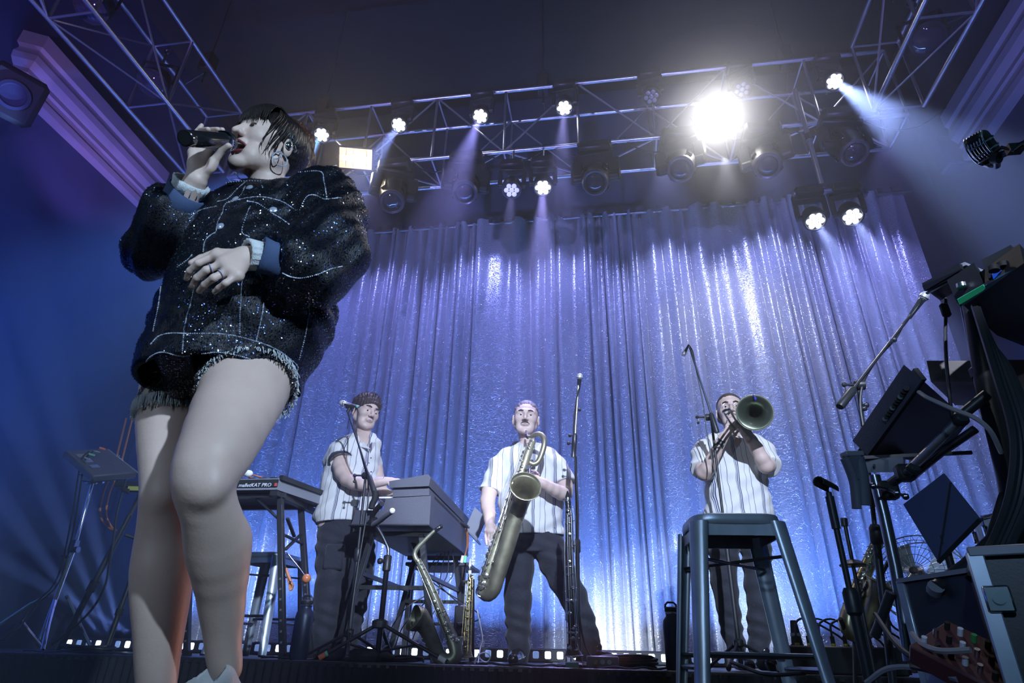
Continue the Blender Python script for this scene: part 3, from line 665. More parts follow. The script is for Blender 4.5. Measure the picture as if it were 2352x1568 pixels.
def head_sdf(c, F, U, h=0.003, s=1.0, open_=0.0, neck=None, wide=1.0, chin=1.0, ears=True, neck_r=0.055):
    """c: point between the ears; F forward, U up; returns the sdf and the local-to-world map"""
    F = nrm(F); U = nrm(np.asarray(U)-F*(np.asarray(U)@F)); S = np.cross(U, F)          # S: the person's left
    ax = (S, F, U)
    def L(x, y, z): return V(c)+S*x*s+F*y*s+U*z*s
    lo = V(c)-0.19*s; hi = V(c)+0.19*s
    if neck is not None: lo = np.minimum(lo, V(neck)-0.09); hi = np.maximum(hi, V(neck)+0.09)
    D = SDF(lo, hi, h)
    D.ell(L(0, -0.018, 0.038), V(0.074*wide, 0.094, 0.080)*s, ax, 0.01)
    D.ell(L(0, 0.020, 0.000), V(0.066*wide, 0.074, 0.082)*s, ax, 0.03*s)
    jd = -0.018*open_
    for sd in (-1, 1):
        D.cap(L(sd*0.056*wide, -0.002, -0.050+jd*.4), L(sd*0.017, 0.064, -0.094*chin+jd), 0.017*s, 0.015*s, 0.03*s)
        D.ell(L(sd*0.040*wide, 0.058, -0.020), V(0.026, 0.026, 0.028)*s, ax, 0.022*s)
        D.cap(L(sd*0.012, 0.088, 0.026), L(sd*0.046*wide, 0.070, 0.024), 0.009*s, 0.008*s, 0.014*s)
        D.ell(L(sd*0.030, 0.056, -0.072+jd*.5), V(0.026, 0.024, 0.030)*s, ax, 0.02*s)
        if ears:
            D.ell(L(sd*0.079*wide, -0.012, -0.008), V(0.008, 0.019, 0.032)*s, (nrm(S+F*0.35*-sd), nrm(F-S*0.35*-sd), U), 0.006*s)
            D.ell(L(sd*0.087*wide, -0.008, -0.006), V(0.006, 0.011, 0.018)*s, ax, 0.005*s, 's')
    D.ell(L(0, 0.074, -0.098*chin+jd), V(0.021, 0.018, 0.017)*s, ax, 0.016*s)
    D.cap(L(0, 0.086, 0.018), L(0, 0.109, -0.026), 0.0085*s, 0.0105*s, 0.012*s)
    for sd in (-1, 1): D.ell(L(sd*0.0135, 0.100, -0.031), V(0.0075, 0.010, 0.0075)*s, ax, 0.007*s)
    for sd in (-1, 1): D.ell(L(sd*0.0065, 0.105, -0.040), V(0.0036, 0.006, 0.004)*s, ax, 0.003*s, 's')
    for sd in (-1, 1): D.ell(L(sd*0.031, 0.098, 0.004), V(0.017, 0.016, 0.012)*s, ax, 0.010*s, 's')
    D.ell(L(0, 0.086, -0.055), V(0.024, 0.012, 0.014)*s, ax, 0.012*s)
    if neck is not None: D.cap(L(0, -0.022, -0.055), neck, neck_r*s, neck_r*1.06, 0.03)
    for sd in (-1, 1):                                                        # lids
        D.ell(L(sd*0.031, 0.0785, 0.002), V(0.0160, 0.0105, 0.0125)*s, ax, 0.004*s)
        D.ell(L(sd*0.031, 0.094, 0.0005), V(0.0130, 0.010, 0.0066)*s, ax, 0.0015*s, 's')
    if open_ > 0:
        D.ell(L(0, 0.098, -0.062-0.010*open_), V(0.0255, 0.044, 0.0170*open_)*s, ax, 0.005*s, 's')
    return D, L, ax
def face_parts(root, L, ax, s=1.0, open_=0.0, lipm=None, look=(0, 0), brow=None, lash=None, lidded=False):
    S, F, U = ax
    for sd in (-1, 1):
        e = L(sd*0.031, 0.0760, 0.001); m = MB().ball(e, 0.0128*s, 14, 10, (S, F, U)); o = part('eye', m, M_eye, root, smooth=True)
        g = nrm(F+S*look[0]+U*look[1]); part('iris', MB().lathe(e+g*0.0110*s, g, [(0.0062*s, 0), (0.0058*s, 0.0012*s), (0, 0.0026*s)], 14), M_iris, o)
        if lidded:
            part('eyelid', MB().ball(e+U*0.0062*s+F*0.0012*s, V(0.0137, 0.0136, 0.0090)*s, 14, 8, (S, F, U)), lidded, o)
        if lash:
            part('lash_line', MB().tube([L(sd*(0.031+0.0150*math.cos(t)), 0.0885-0.0040*math.cos(t)**2+0.001, 0.001+0.0068*math.sin(t)) for t in np.linspace(0.05, PI-0.05, 9)], 0.0010*s, 6), lash, o)
        if brow:
            part('eyebrow', MB().tube([L(sd*0.014, 0.0985, 0.0235), L(sd*0.028, 0.0965, 0.029), L(sd*0.043, 0.084, 0.0275), L(sd*0.050, 0.074, 0.022)], [0.0028*s, 0.0036*s, 0.003*s, 0.001*s], 6, flat=1.4), brow, root)
    if open_ > 0:
        zc, hz_ = -0.062-0.010*open_, 0.0165*open_; pts = []; rr = []
        for t in np.linspace(0, 2*PI, 26, endpoint=False):
            x = 0.0270*math.cos(t); z = zc+hz_*math.sin(t); y = 0.0985-0.024*abs(math.cos(t))**2.2-(0.010 if math.sin(t) < 0 else 0)*abs(math.sin(t))
            pts.append(L(x, y, z)); rr.append((0.0018+0.0028*abs(math.sin(t)))*s)
        part('lips', MB().tube(pts, rr, 8, closed=True), lipm, root, smooth=True)
        part('upper_teeth', MB().tube([L(0.017*math.sin(t), 0.080+0.010*math.cos(t), zc+hz_*0.74) for t in np.linspace(-1.2, 1.2, 11)], 0.0040*s, 6, flat=1.2), M_teeth, root)
        part('lower_teeth', MB().tube([L(0.015*math.sin(t), 0.068+0.012*math.cos(t), zc-hz_*0.72) for t in np.linspace(-1.2, 1.2, 11)], 0.0034*s, 6), M_teeth, root)
        part('mouth_lining', MB().ball(L(0, 0.058, zc), V(0.0245, 0.021, 0.0175)*s, 16, 10, ax), M_mouth, root, smooth=True)
        part('tongue', MB().ball(L(0, 0.060, zc-hz_*0.7), V(0.015, 0.026, 0.006)*s, 12, 8, ax), M_lip, root)
    elif lipm:
        part('lips', MB().tube([L(0.021*t, 0.0945-0.014*abs(t)**2, -0.0585+0.001*math.cos(t*6)) for t in np.linspace(-1, 1, 11)], [0.0012*s+0.0034*s*(1-abs(t)**2) for t in np.linspace(-1, 1, 11)], 8), lipm, root)

def hand_sdf(D, w, knuckles, tips, thumb, r=0.0085, k=0.006, palm_r=0.0125):
    """w wrist (x,y,z,r); knuckles four points; tips four chains of points after the knuckle; thumb chain"""
    w = V(w)
    for q in knuckles: D.cap(w[:3]+(V(q)-w[:3])*0.12, q, w[3]*0.62, palm_r, 0.014)
    for a, b in zip(knuckles[:-1], knuckles[1:]): D.cap(a, b, palm_r*0.85, palm_r*0.85, 0.012); D.cap(V(a)*.6+w[:3]*.4, V(b)*.6+w[:3]*.4, palm_r*0.95, palm_r*0.95, 0.012)
    for i, ch in enumerate(tips):
        P = [V(knuckles[i])]+[V(c) for c in ch]; n = len(P); rr = np.linspace(r*1.12, r*0.80, n)*(0.88 if i == 3 else 1)
        for a in range(n-1): D.cap(P[a], P[a+1], rr[a], rr[a+1], k if a == 0 else 0.003)
    P = [V(c) for c in thumb]; rr = np.linspace(r*1.5, r*0.95, len(P))
    for a in range(len(P)-1): D.cap(P[a], P[a+1], rr[a], rr[a+1], 0.010 if a == 0 else 0.004)

# ================================================================== the singer
sing = thing('person', 'woman in a dark sequinned jacket and shorts singing into a handheld microphone', 'person', (-0.93, 1.25, 0.0))
Lleg = wchain([(588, 820, 1.20, 180), (575, 868, 1.17, 188), (536, 950, 1.11, 178), (498, 1032, 1.06, 160), (474, 1080, 1.04, 138), (468, 1124, 1.05, 120), (482, 1172, 1.08, 116), (497, 1235, 1.13, 130), (502, 1285, 1.16, 122), (509, 1367, 1.21, 98), (511, 1407, 1.23, 87), (512, 1456, 1.25, 74), (514, 1502, 1.265, 68), (522, 1540, 1.275, 62)])
Rleg = wchain([(440, 830, 1.27, 165), (412, 900, 1.28, 158), (398, 980, 1.28, 146), (390, 1060, 1.27, 122), (384, 1130, 1.26, 106), (380, 1180, 1.27, 104), (376, 1240, 1.29, 112), (373, 1305, 1.30, 126), (369, 1380, 1.31, 116), (366, 1447, 1.32, 100), (362, 1512, 1.33, 88), (360, 1568, 1.335, 78), (357, 1640, 1.34, 70), (355, 1690, 1.34, 64)])
D = SDF((-1.22, 0.92, 0.02), (-0.55, 1.48, 1.05), 0.0055)
D.chain(subdiv(Lleg, 2), 0.012); 
D2 = SDF((-1.22, 0.92, 0.02), (-0.55, 1.48, 1.05), 0.0055); D2.chain(subdiv(Rleg, 2), 0.012)
q = wp(478, 1112, 1.015, 84); D.ell(q[:3], (q[3], q[3]*0.8, q[3]*1.05), k=0.03)                      # kneecap of the bent leg
q = wp(372, 1130, 1.225, 66); D2.ell(q[:3], (q[3], q[3]*0.7, q[3]*1.1), k=0.03)
for D_, ch, sd in ((D, Lleg, 1), (D2, Rleg, -1)):                                                   # calf muscle behind the shin
    a, b = V(ch[6 if sd > 0 else 6][:3]), V(ch[9][:3]); D_.cap(a*.7+b*.3+V(0.012*sd, 0.030, 0), a*.25+b*.75+V(0.006*sd, 0.022, 0), 0.034, 0.026, 0.03)
legsm = [D.mesh(), D2.mesh()]
# feet (hidden in the sneakers) and the hidden trunk
ft = SDF((-1.2, 0.9, -0.01), (-0.5, 1.5, 0.3), 0.007)
hp = V(-0.93, 1.235, 0.90)
trunk = SDF((-1.25, 0.95, 0.75), (-0.55, 1.45, 1.56), 0.009)
lv, fv = V(0.95, -0.31, 0), V(-0.31, -0.95, 0)                                                      # her left, her front
trunk.ell(hp, (0.165, 0.115, 0.12), (lv, -fv, V(0, 0, 1)), 0.02)
trunk.cap(hp, (-0.925, 1.24, 1.16), 0.115, 0.10, 0.04); trunk.cap((-0.925, 1.24, 1.16), (-0.935, 1.245, 1.29), 0.11, 0.09, 0.04)
for sd, ch in ((1, wchain([(725, 468, 1.19, 100), (742, 610, 1.09, 88), (600, 588, 0.985, 58), (566, 588, 0.962, 50)])), (-1, wchain([(455, 488, 1.29, 90), (362, 592, 1.19, 74), (425, 462, 1.075, 50), (450, 414, 1.045, 46)]))):
    trunk.cap((-0.93, 1.24, 1.31), ch[0][:3]-V(0, 0, 0.02), 0.05, 0.04, 0.03); trunk.chain(ch, 0.02)
trunkm = trunk.mesh()
# head
hc = W(616, 345, 1.21); hF = nrm(V(-0.34, -0.93, 0.06)); hU = nrm(V(0.10, 0.05, 1))
hd, HL, hax = head_sdf(hc, hF, hU, 0.0026, 0.98, open_=1.0, neck=(-0.925, 1.245, 1.36), wide=0.95, neck_r=0.047)
headm = hd.mesh()
# hands
hb = SDF(W(560, 590, 0.95)-0.16, W(520, 600, 0.95)+0.14, 0.0026)
hb.chain(wchain([(612, 590, 0.99, 58), (566, 590, 0.962, 50)]), 0.01)
hw = wp(560, 590, 0.96, 50)
hand_sdf(hb, hw, [W(499, 586, 0.935), W(515, 604, 0.930), W(528, 620, 0.932), W(545, 632, 0.938)],
         [[W(456, 604, 0.925), W(436, 622, 0.935), W(429, 640, 0.95)], [W(474, 620, 0.918), W(452, 638, 0.925), W(441, 657, 0.94)],
          [W(491, 638, 0.918), W(470, 654, 0.928), W(458, 668, 0.94)], [W(518, 650, 0.925), W(503, 661, 0.933), W(493, 670, 0.94)]],
         [W(540, 585, 0.97), W(500, 580, 0.985), W(462, 594, 0.985), W(440, 604, 0.98)], r=0.0077, palm_r=0.0118)
for a, b in ((W(552, 588, 0.955), W(503, 588, 0.928)), (W(552, 592, 0.955), W(518, 606, 0.924)), (W(552, 598, 0.955), W(530, 620, 0.926))): hb.cap(a, b, 0.003, 0.0022, 0.006)  # tendons
handL = hb.mesh()
ha = SDF(W(460, 350, 1.03)-0.13, W(480, 350, 1.03)+0.13, 0.0026)
ha.chain(wchain([(425, 462, 1.075, 56), (450, 414, 1.045, 48)]), 0.01)
ma, mb_ = W(424, 317, 0.905), W(524, 325, 1.045)                                                   # microphone tail and head
md = nrm(mb_-ma); 
hw = wp(452, 408, 1.045, 46)
hand_sdf(ha, hw, [W(482, 352, 1.052), W(468, 348, 1.048), W(453, 347, 1.040), W(444, 351, 1.028)],
         [[W(486, 320, 1.078), W(488, 300, 1.060), W(511, 298, 1.045)], [W(470, 318, 1.072), W(474, 299, 1.052), W(500, 297, 1.030)],
          [W(455, 316, 1.058), W(458, 300, 1.038), W(478, 297, 1.010)], [W(441, 322, 1.042), W(452, 303, 1.036), W(463, 288, 1.030)]],
         [W(470, 400, 1.040), W(490, 372, 1.030), W(508, 348, 1.020), W(525, 335, 1.012)], r=0.0080, palm_r=0.0120)
ha.ell(W(482, 380, 1.032), (0.015, 0.014, 0.020), k=0.012); ha.ell(W(445, 378, 1.035), (0.012, 0.012, 0.020), k=0.012)
ha.ell(W(466, 372, 1.018), (0.012, 0.012, 0.016), k=0.012, op='s')
handR = ha.mesh()
part('body', join(trunkm, legsm[0], legsm[1], headm, handL, handR), M_skinF, sing, smooth=True)
face_parts(sing, HL, hax, 0.98, 1.0, M_lip, (0.25, 0.1), None, M_lash, mat('shaded_smoky_lid', (0.10, 0.06, 0.065), 0.5))  # dark lid colour holds both eye makeup and the shade over her eyes
# hair: cap, fringe, side strands and ponytail
S_, F_, U_ = hax
hs = SDF(hc-0.21, hc+0.21, 0.0035)
hs.ell(HL(0, -0.022, 0.046), V(0.083, 0.101, 0.088), hax, 0.01)
hs.ell(HL(0, 0.118, -0.066), V(0.078, 0.100, 0.088), hax, 0.008, 's')                              # open for the face
hs.ell(HL(0, 0.01, -0.112), V(0.13, 0.105, 0.092), hax, 0.01, 's'); hs.ell(HL(0, -0.14, -0.14), V(0.13, 0.08, 0.09), hax, 0.01, 's')
hs.warp(lambda X, Y, Z: 0.0011*np.sin(((X-hc[0])*S_[0]+(Y-hc[1])*S_[1]+(Z-hc[2])*S_[2])*520+40*(Z-hc[2])))
hair = part('hair', hs.mesh(), M_hairF, sing, smooth=True)
m = MB()
for i in range(110):                                                                                # fringe
    x = -0.064+0.128*i/109+rnd.uniform(-.001, .001); e = rnd.uniform(0.012, 0.030)+(0.016 if i % 7 == 0 else 0); yy = math.sqrt(max(0, 1-(x/0.082)**2))
    m.tube(curve_pts([HL(x*0.60, -0.010, 0.121), HL(x*0.88, 0.02+0.050*yy, 0.108), HL(x*1.0, 0.026+0.075*yy, 0.066), HL(x*1.04+rnd.uniform(-.003, .003), 0.022+0.081*yy, e)], 7), [0.0030, 0.0032, 0.0030, 0.0028, 0.0024, 0.0019, 0.0013, 0.0006], 5)
part('fringe', m, M_hairF, hair, kind='stuff')
m = MB()
for sd in (1, -1):
    for i in range(13):
        x = 0.064+0.010*rnd.random(); a0 = rnd.uniform(-.02, .044); ln = rnd.uniform(-0.085, -0.01)
        m.tube(curve_pts([HL(sd*0.05, a0, 0.108), HL(sd*0.078, a0+0.012, 0.06), HL(sd*(x+0.012), a0+0.024, 0.01), HL(sd*(x+0.004), a0+0.026+rnd.uniform(-.006, .012), ln*0.6), HL(sd*x, a0+0.024, ln)], 8), [0.002, 0.0024, 0.0024, 0.002, 0.0018, 0.0015, 0.0012, 0.0008, 0.0004], 5)
part('side_strands', m, M_hairF, hair, kind='stuff')
hp_ = SDF(hc-0.30, hc+0.25, 0.004)
hp_.chain(wchain([(655, 300, 1.33, 34), (678, 298, 1.36, 46), (694, 328, 1.37, 50), (696, 362, 1.36, 48), (688, 392, 1.34, 36), (684, 410, 1.33, 12)]), 0.02)
hp_.warp(lambda X, Y, Z: 0.0014*np.sin(((X-hc[0])*F_[0]+(Y-hc[1])*F_[1])*430)*np.cos(((X-hc[0])*S_[0]+(Y-hc[1])*S_[1])*300))
part('ponytail', hp_.mesh(), mat('sheen_tinted_ponytail', (0.055, 0.022, 0.014), 0.36, 0, (26, 0.7, (9, 9, 1.2))), hair, smooth=True)  # lighter than her other hair: brown-orange sheen put into the colour
# in-ear monitor and earrings
M_bead = mat('silver_beading', (0.62, 0.68, 0.85), 0.28, 0.55)
ec = HL(0.081, -0.006, -0.008)
io = part('ear_monitor', MB().ball(ec+S_*0.004, V(0.007, 0.010, 0.012), 12, 8, hax).tube([ec+S_*0.008+U_*0.010, ec+S_*0.010+U_*0.026+F_*0.006, HL(0.080, -0.018, 0.028), HL(0.078, -0.034, 0.01)], 0.0016, 6), M_chrome, sing, 'shiny silver in-ear monitor')
for sd in (1, -1):
    e = HL(sd*0.080, 0.000, -0.042); part('earring', MB().ring(e-U_*0.024, F_*0.3+S_, 0.021, 0.0016, 22, 6).ring(e-U_*0.020+F_*0.013, F_+S_*0.4, 0.015, 0.0013, 18, 6), M_bead, sing, 'silver hoop earring')
M_jack = mat('black_sequin_cloth', (0.0035, 0.0045, 0.010), 0.45, 0.2, (520, 0.35, (1, 1, 0.3)))
M_seq = mat('sequin_foil', (0.55, 0.56, 0.62), 0.20, 1.0); M_seqd = mat('dark_sequin_foil', (0.08, 0.12, 0.32), 0.24, 1.0)
M_bead = mat('silver_beading', (0.62, 0.68, 0.85), 0.28, 0.55)
def jacket():
    D = SDF((-1.36, 0.86, 0.70), (-0.40, 1.56, 1.58), 0.0062)
    rows = [(0.800, -0.892, 1.205, 0.196, 0.172), (0.815, -0.892, 1.205, 0.199, 0.174), (0.86, -0.884, 1.21, 0.214, 0.178), (0.95, -0.868, 1.21, 0.240, 0.188), (1.07, -0.872, 1.215, 0.240, 0.178), (1.18, -0.895, 1.225, 0.228, 0.162),
            (1.29, -0.925, 1.235, 0.234, 0.150), (1.345, -0.932, 1.245, 0.192, 0.130), (1.38, -0.935, 1.25, 0.118, 0.100), (1.405, -0.935, 1.25, 0.080, 0.080)]
    D.loft(rows, lv, fv, 0.03)
    fold = lambda X, Y, Z: 0.0030*np.sin(38*X+9*np.sin(13*Z)+20*Y)*np.clip((1.36-Z)*4, 0, 1)+0.0016*np.sin(95*X-60*Z+45*Y)
    D.warp(fold); D.shell(0.014)
    D.d = np.maximum(D.d, (D.ax[2][None, None, :]-1.407)+0*D.d)
    S = SDF((-1.36, 0.86, 0.70), (-0.40, 1.56, 1.58), 0.0062)
    S.chain(wchain([(560, 520, 1.24, 110), (738, 465, 1.19, 142), (757, 505, 1.16, 150), (748, 575, 1.10, 168), (712, 622, 1.06, 140), (648, 600, 1.00, 92), (628, 592, 0.992, 70)]), 0.05)
    S.chain(wchain([(700, 640, 1.06, 80), (762, 620, 1.10, 90)]), 0.05)
    S.ell(W(690, 640, 1.055), (0.05, 0.05, 0.045), k=0.05)
    S.plane(W(632, 592, 0.99), nrm(W(600, 588, 0.975)-W(650, 597, 1.01)))
    S2 = SDF((-1.36, 0.86, 0.70), (-0.40, 1.56, 1.58), 0.0062)
    S2.chain(wchain([(600, 520, 1.26, 100), (448, 500, 1.29, 128), (385, 548, 1.24, 140), (358, 575, 1.20, 118), (372, 560, 1.16, 122), (388, 520, 1.12, 120), (402, 470, 1.09, 96), (412, 448, 1.08, 78)]), 0.04)
    S2.plane(W(412, 446, 1.078), nrm(W(425, 425, 1.06)-W(400, 472, 1.09)))
    S.d = np.minimum(S.d, S2.d); S.warp(lambda X, Y, Z: 0.0035*np.sin(95*X-60*Z+45*Y)+0.0050*np.sin(34*(Z+0.9*X)+8*Y))
    h = np.maximum(0.03-np.abs(D.d-S.d), 0)/0.03; D.d = np.minimum(D.d, S.d)-h*h*0.03*0.25
    # the front stands open below; folds
    D.ell((-0.935, 1.255, 1.42), (0.072, 0.074, 0.09), k=0.01, op='s')
    return D.mesh()
jm = jacket(); jack = part('jacket', jm, M_jack, sing, 'black sequinned oversized jacket with silver beaded seams', smooth=True)
jv = np.concatenate(jm.v); bvh = BVHTree.FromPolygons([Vector(v) for v in jv], [tuple(int(i) for i in f) for f in jm.f])
def on_jacket(px, py):
    d = CF*FOC+CR*(px-1176)+CU*(784-py); d = d/np.linalg.norm(d); h, n, i, t = bvh.ray_cast(Vector(CC), Vector(d), 6)
    return (np.array(h), np.array(n)) if h is not None else None
seams = [[(330, 851), (337, 828), (353, 815), (376, 809), (417, 817), (461, 812), (505, 809), (549, 817), (593, 831), (628, 849), (658, 872), (672, 892)], [(609, 397), (637, 399), (683, 396), (735, 394), (744, 416), (751, 456)], [(566, 416), (545, 434), (523, 456), (500, 463)], [(563, 428), (551, 450), (519, 468), (511, 489), (500, 511), (496, 532), (484, 540), (471, 554), (467, 578)],
    [(435, 502), (459, 483), (496, 474)], [(526, 465), (560, 456), (594, 452), (624, 456), (652, 465), (680, 483)], [(569, 462), (594, 468), (624, 489), (646, 502), (667, 517)], [(575, 474), (566, 495), (556, 532), (572, 544)],
    [(689, 482), (704, 453), (722, 448), (744, 457), (765, 456), (784, 454)], [(650, 627), (667, 635), (692, 638), (729, 630), (759, 618), (785, 612)], [(558, 640), (555, 669), (552, 713), (551, 766)], [(447, 658), (438, 699), (429, 728), (423, 763), (419, 810)],
    [(606, 696), (602, 722), (596, 751), (589, 781)], [(711, 696), (708, 728), (702, 766), (687, 825)], [(347, 790), (365, 772), (394, 765), (432, 766), (491, 766), (535, 770), (579, 781), (620, 795), (652, 813), (678, 834)],
    [(371, 640), (366, 690), (352, 760)], [(412, 610), (432, 596), (441, 586)], [(655, 935), (668, 900), (676, 868), (684, 845), (678, 834)], [(592, 600), (590, 618), (598, 632), (602, 640)]]
for sl_ in seams:
    m = MB(); c2 = curve_pts([V(a, b, 0) for a, b in sl_], max(8, int(sum(math.dist(a, b) for a, b in zip(sl_[:-1], sl_[1:]))/3.4))); last = None
    for (x, y, _) in c2:
        h = on_jacket(x, y)
        if h is None: continue
        if last is not None and np.linalg.norm(h[0]-last) > 0.03: last = h[0]; continue
        last = h[0]; m.ball(h[0]+h[1]*0.0006, 0.0016*rnd.uniform(0.7, 1.3), 6, 4)
    if m.n: part('beaded_seam', m, M_bead, jack, kind='stuff')
def sequins(mesh_v, quads, n, r, tilt, keep=None, lift=0.0012, seed=3):
    R = np.random.RandomState(seed); P = mesh_v[quads]; nn = np.cross(P[:, 2]-P[:, 0], P[:, 3]-P[:, 1]); ar = np.linalg.norm(nn, axis=1); nn /= ar[:, None]+1e-12
    cen = P.mean(1); tc_ = nrm(CC-V(-0.93, 1.2, 1.1)); ok = (nn@tc_) > -0.25
    if keep is not None: ok &= keep(cen)
    w_ = ar*ok; w_ /= w_.sum(); i = R.choice(len(quads), n, p=w_); u = R.rand(n, 2)
    c = (P[i, 0]*(1-u[:, :1])+P[i, 1]*u[:, :1])*(1-u[:, 1:])+(P[i, 3]*(1-u[:, :1])+P[i, 2]*u[:, :1])*u[:, 1:]
    nv = nn[i]+R.randn(n, 3)*tilt; nv /= np.linalg.norm(nv, axis=1)[:, None]
    a = np.cross(nv, R.randn(n, 3)); a /= np.linalg.norm(a, axis=1)[:, None]; b = np.cross(nv, a); c = c+nn[i]*lift
    m = MB(); m.v = [np.stack([c+a*r, c+b*r, c-a*r, c-b*r], 1).reshape(-1, 3)]; m.n = n*4; m.f = np.arange(n*4).reshape(n, 4); return m
part('dark_sequins', sequins(jv, jm.f, 34000, 0.0015, 0.15), M_seqd, jack, kind='stuff', smooth=False)
part('silver_sequins', sequins(jv, jm.f, 9000, 0.0018, 0.34, lambda c: (np.sin(17*c[:, 0]+5)*np.sin(15*c[:, 2]+9*c[:, 0])+0.5*np.sin(31*c[:, 2]-23*c[:, 0])) > 0.12, seed=5), M_seq, jack, kind='stuff', smooth=False)
# collar
m = MB()
cp = [HL(0.062, 0.030, -0.150), HL(0.085, -0.02, -0.125), HL(0.05, -0.085, -0.115), HL(-0.05, -0.085, -0.115), HL(-0.085, -0.02, -0.125), HL(-0.05, 0.035, -0.155)]
nc = V(-0.935, 1.25, 1.375)
def ringc(t, R, z, tilt): a = t; return nc+lv*R[0]*math.cos(a)+fv*R[1]*math.sin(a)+V(0, 0, z-tilt*math.sin(a))
T_ = np.linspace(PI*0.5+0.30, PI*2.5-0.30, 40); rows = [[ringc(t, (0.074, 0.070), 0.050, 0.034) for t in T_], [ringc(t, (0.110, 0.104), 0.034, 0.040) for t in T_], [ringc(t, (0.176, 0.160), -0.010, 0.046) for t in T_], [ringc(t, (0.174, 0.157), -0.016, 0.046) for t in T_], [ringc(t, (0.106, 0.100), 0.024, 0.040) for t in T_]]
n = len(T_); m.add(np.concatenate(rows), [(r*n+i, r*n+i+1, ((r+1) % 5)*n+i+1, ((r+1) % 5)*n+i) for r in range(5) for i in range(n-1)]+[tuple(r*n for r in range(5))[::-1], tuple(r*n+n-1 for r in range(5))])
part('collar', m, M_jack, jack, smooth=50)
m = MB()
for t in np.linspace(T_[0], T_[-1], 150): m.ball(ringc(t, (0.177, 0.161), -0.012, 0.046), 0.0017, 6, 4)
part('collar_beading', m, M_bead, jack, kind='stuff')
for (x, y) in ((573, 431), (628, 482), (541, 457), (507, 520)):
    h = on_jacket(x, y)
    if h: part('button', MB().lathe(h[0]-h[1]*0.001, h[1], [(0.009, 0), (0.009, 0.003), (0.006, 0.005), (0, 0.0052)], 16), M_bead, jack, 'round pale button')
# cuffs
M_den = mat('blue_denim', (0.05, 0.085, 0.19), 0.8, 0, (300, 0.12)); M_knit = mat('white_ribbed_knit', (0.62, 0.66, 0.70), 0.9, 0, (260, 0.35))
def cuff(a, b, r0, r1, m_, name, flare=0.0, rib=0):
    a, b = V(a), V(b); s1, s2, d = frame(b-a); L = np.linalg.norm(b-a); n = 48; P = []; prof = [(r0-0.006, 0), (r0, 0), (r1, L*0.5), (r1+flare, L), (r1+flare-0.006, L), (r1-0.008, L*0.5)]
    for (r, h_) in prof:
        for k in range(n): t = 2*PI*k/n; rr = r+(0.0022*math.sin(t*rib) if rib else 0.002*math.sin(3*t)); P.append(a+d*h_+rr*(math.cos(t)*s1+math.sin(t)*s2))
    q = len(prof); return part(name, MB().add(P, [(r*n+k, r*n+(k+1) % n, ((r+1) % q)*n+(k+1) % n, ((r+1) % q)*n+k) for r in range(q) for k in range(n)]), m_, jack, smooth=True)
cuff(W(645, 600, 1.005), W(597, 585, 0.975), 0.040, 0.036, M_den, 'denim_cuff', 0.004)
cuff(W(600, 588, 0.978), W(566, 584, 0.955), 0.029, 0.031, M_knit, 'knit_cuff', 0.002, 16)
cuff(W(405, 482, 1.092), W(433, 440, 1.066), 0.056, 0.047, M_den, 'denim_cuff', 0.003)
cuff(W(430, 442, 1.068), W(441, 417, 1.052), 0.041, 0.040, M_knit, 'knit_cuff', 0.004, 16)
# rings
for (x, y, Y_, x2, y2, Y2) in ((474, 620, 0.918, 499, 613, 0.925), (496, 634, 0.919, 520, 624, 0.928)):
    a, b = W(x, y, Y_), W(x2, y2, Y2); part('ring', MB().ring(a*.55+b*.45, b-a, 0.0092, 0.0014, 20, 6), M_bead, sing, 'silver finger ring')
# ---------------- shorts
D = SDF((-1.2, 0.95, 0.66), (-0.6, 1.5, 1.1), 0.006)
D.ell(W(446, 880, 1.225), (0.065, 0.06, 0.065), k=0.03); D.ell(hp+V(0, 0, -0.01), (0.180, 0.130, 0.12), (lv, -fv, V(0, 0, 1)), 0.02)
q = Lleg[1]; q2 = Lleg[2]; D.cap(Lleg[0][:3], V(q[:3])*0.4+V(q2[:3])*0.6, Lleg[0][3]+0.010, q2[3]+0.016, 0.02)
q = Rleg[1]; q2 = Rleg[2]; D.cap(Rleg[0][:3], V(q[:3])*0.7+V(q2[:3])*0.3, Rleg[0][3]+0.006, q2[3]+0.010, 0.02)
lc = V(Lleg[1][:3]); ld = nrm(nrm(V(Lleg[2][:3])-lc)+0.35*lv); rc = V(Rleg[1][:3]); rd = nrm(V(Rleg[2][:3])-rc)
XX = D.ax[0][:, None, None]-(-0.905)+0*D.d; XX = (D.ax[0][:, None, None]+0.905)*lv[0]+(D.ax[1][None, :, None]-1.2)*lv[1]+0*D.d
pl = ((D.ax[0][:, None, None]-lc[0])*ld[0]+(D.ax[1][None, :, None]-lc[1])*ld[1]+(D.ax[2][None, None, :]-lc[2])*ld[2]); pr = ((D.ax[0][:, None, None]-rc[0])*rd[0]+(D.ax[1][None, :, None]-rc[1])*rd[1]+(D.ax[2][None, None, :]-rc[2])*rd[2])-0.055
D.d = np.maximum(D.d, np.where(XX > 0, pl-0.046, pr)*1.0); D.warp(lambda X, Y, Z: 0.0022*np.sin(110*X+25*np.sin(18*Z)))
sm = D.mesh(); sv = np.concatenate(sm.v)
shorts = part('shorts', sm, mat('dark_grey_sequin_cloth', (0.10, 0.095, 0.11), 0.5, 0.3, (500, 1.0)), sing, 'dark glittery shorts with a frayed pale hem', smooth=True)
part('shorts_sequins', sequins(sv, sm.f, 9000, 0.0017, 0.45, lambda c: c[:, 2] > 0.6, seed=8), mat('bronze_sequin_foil', (0.55, 0.50, 0.50), 0.35, 0.6), shorts, kind='stuff', smooth=False)
m = MB()
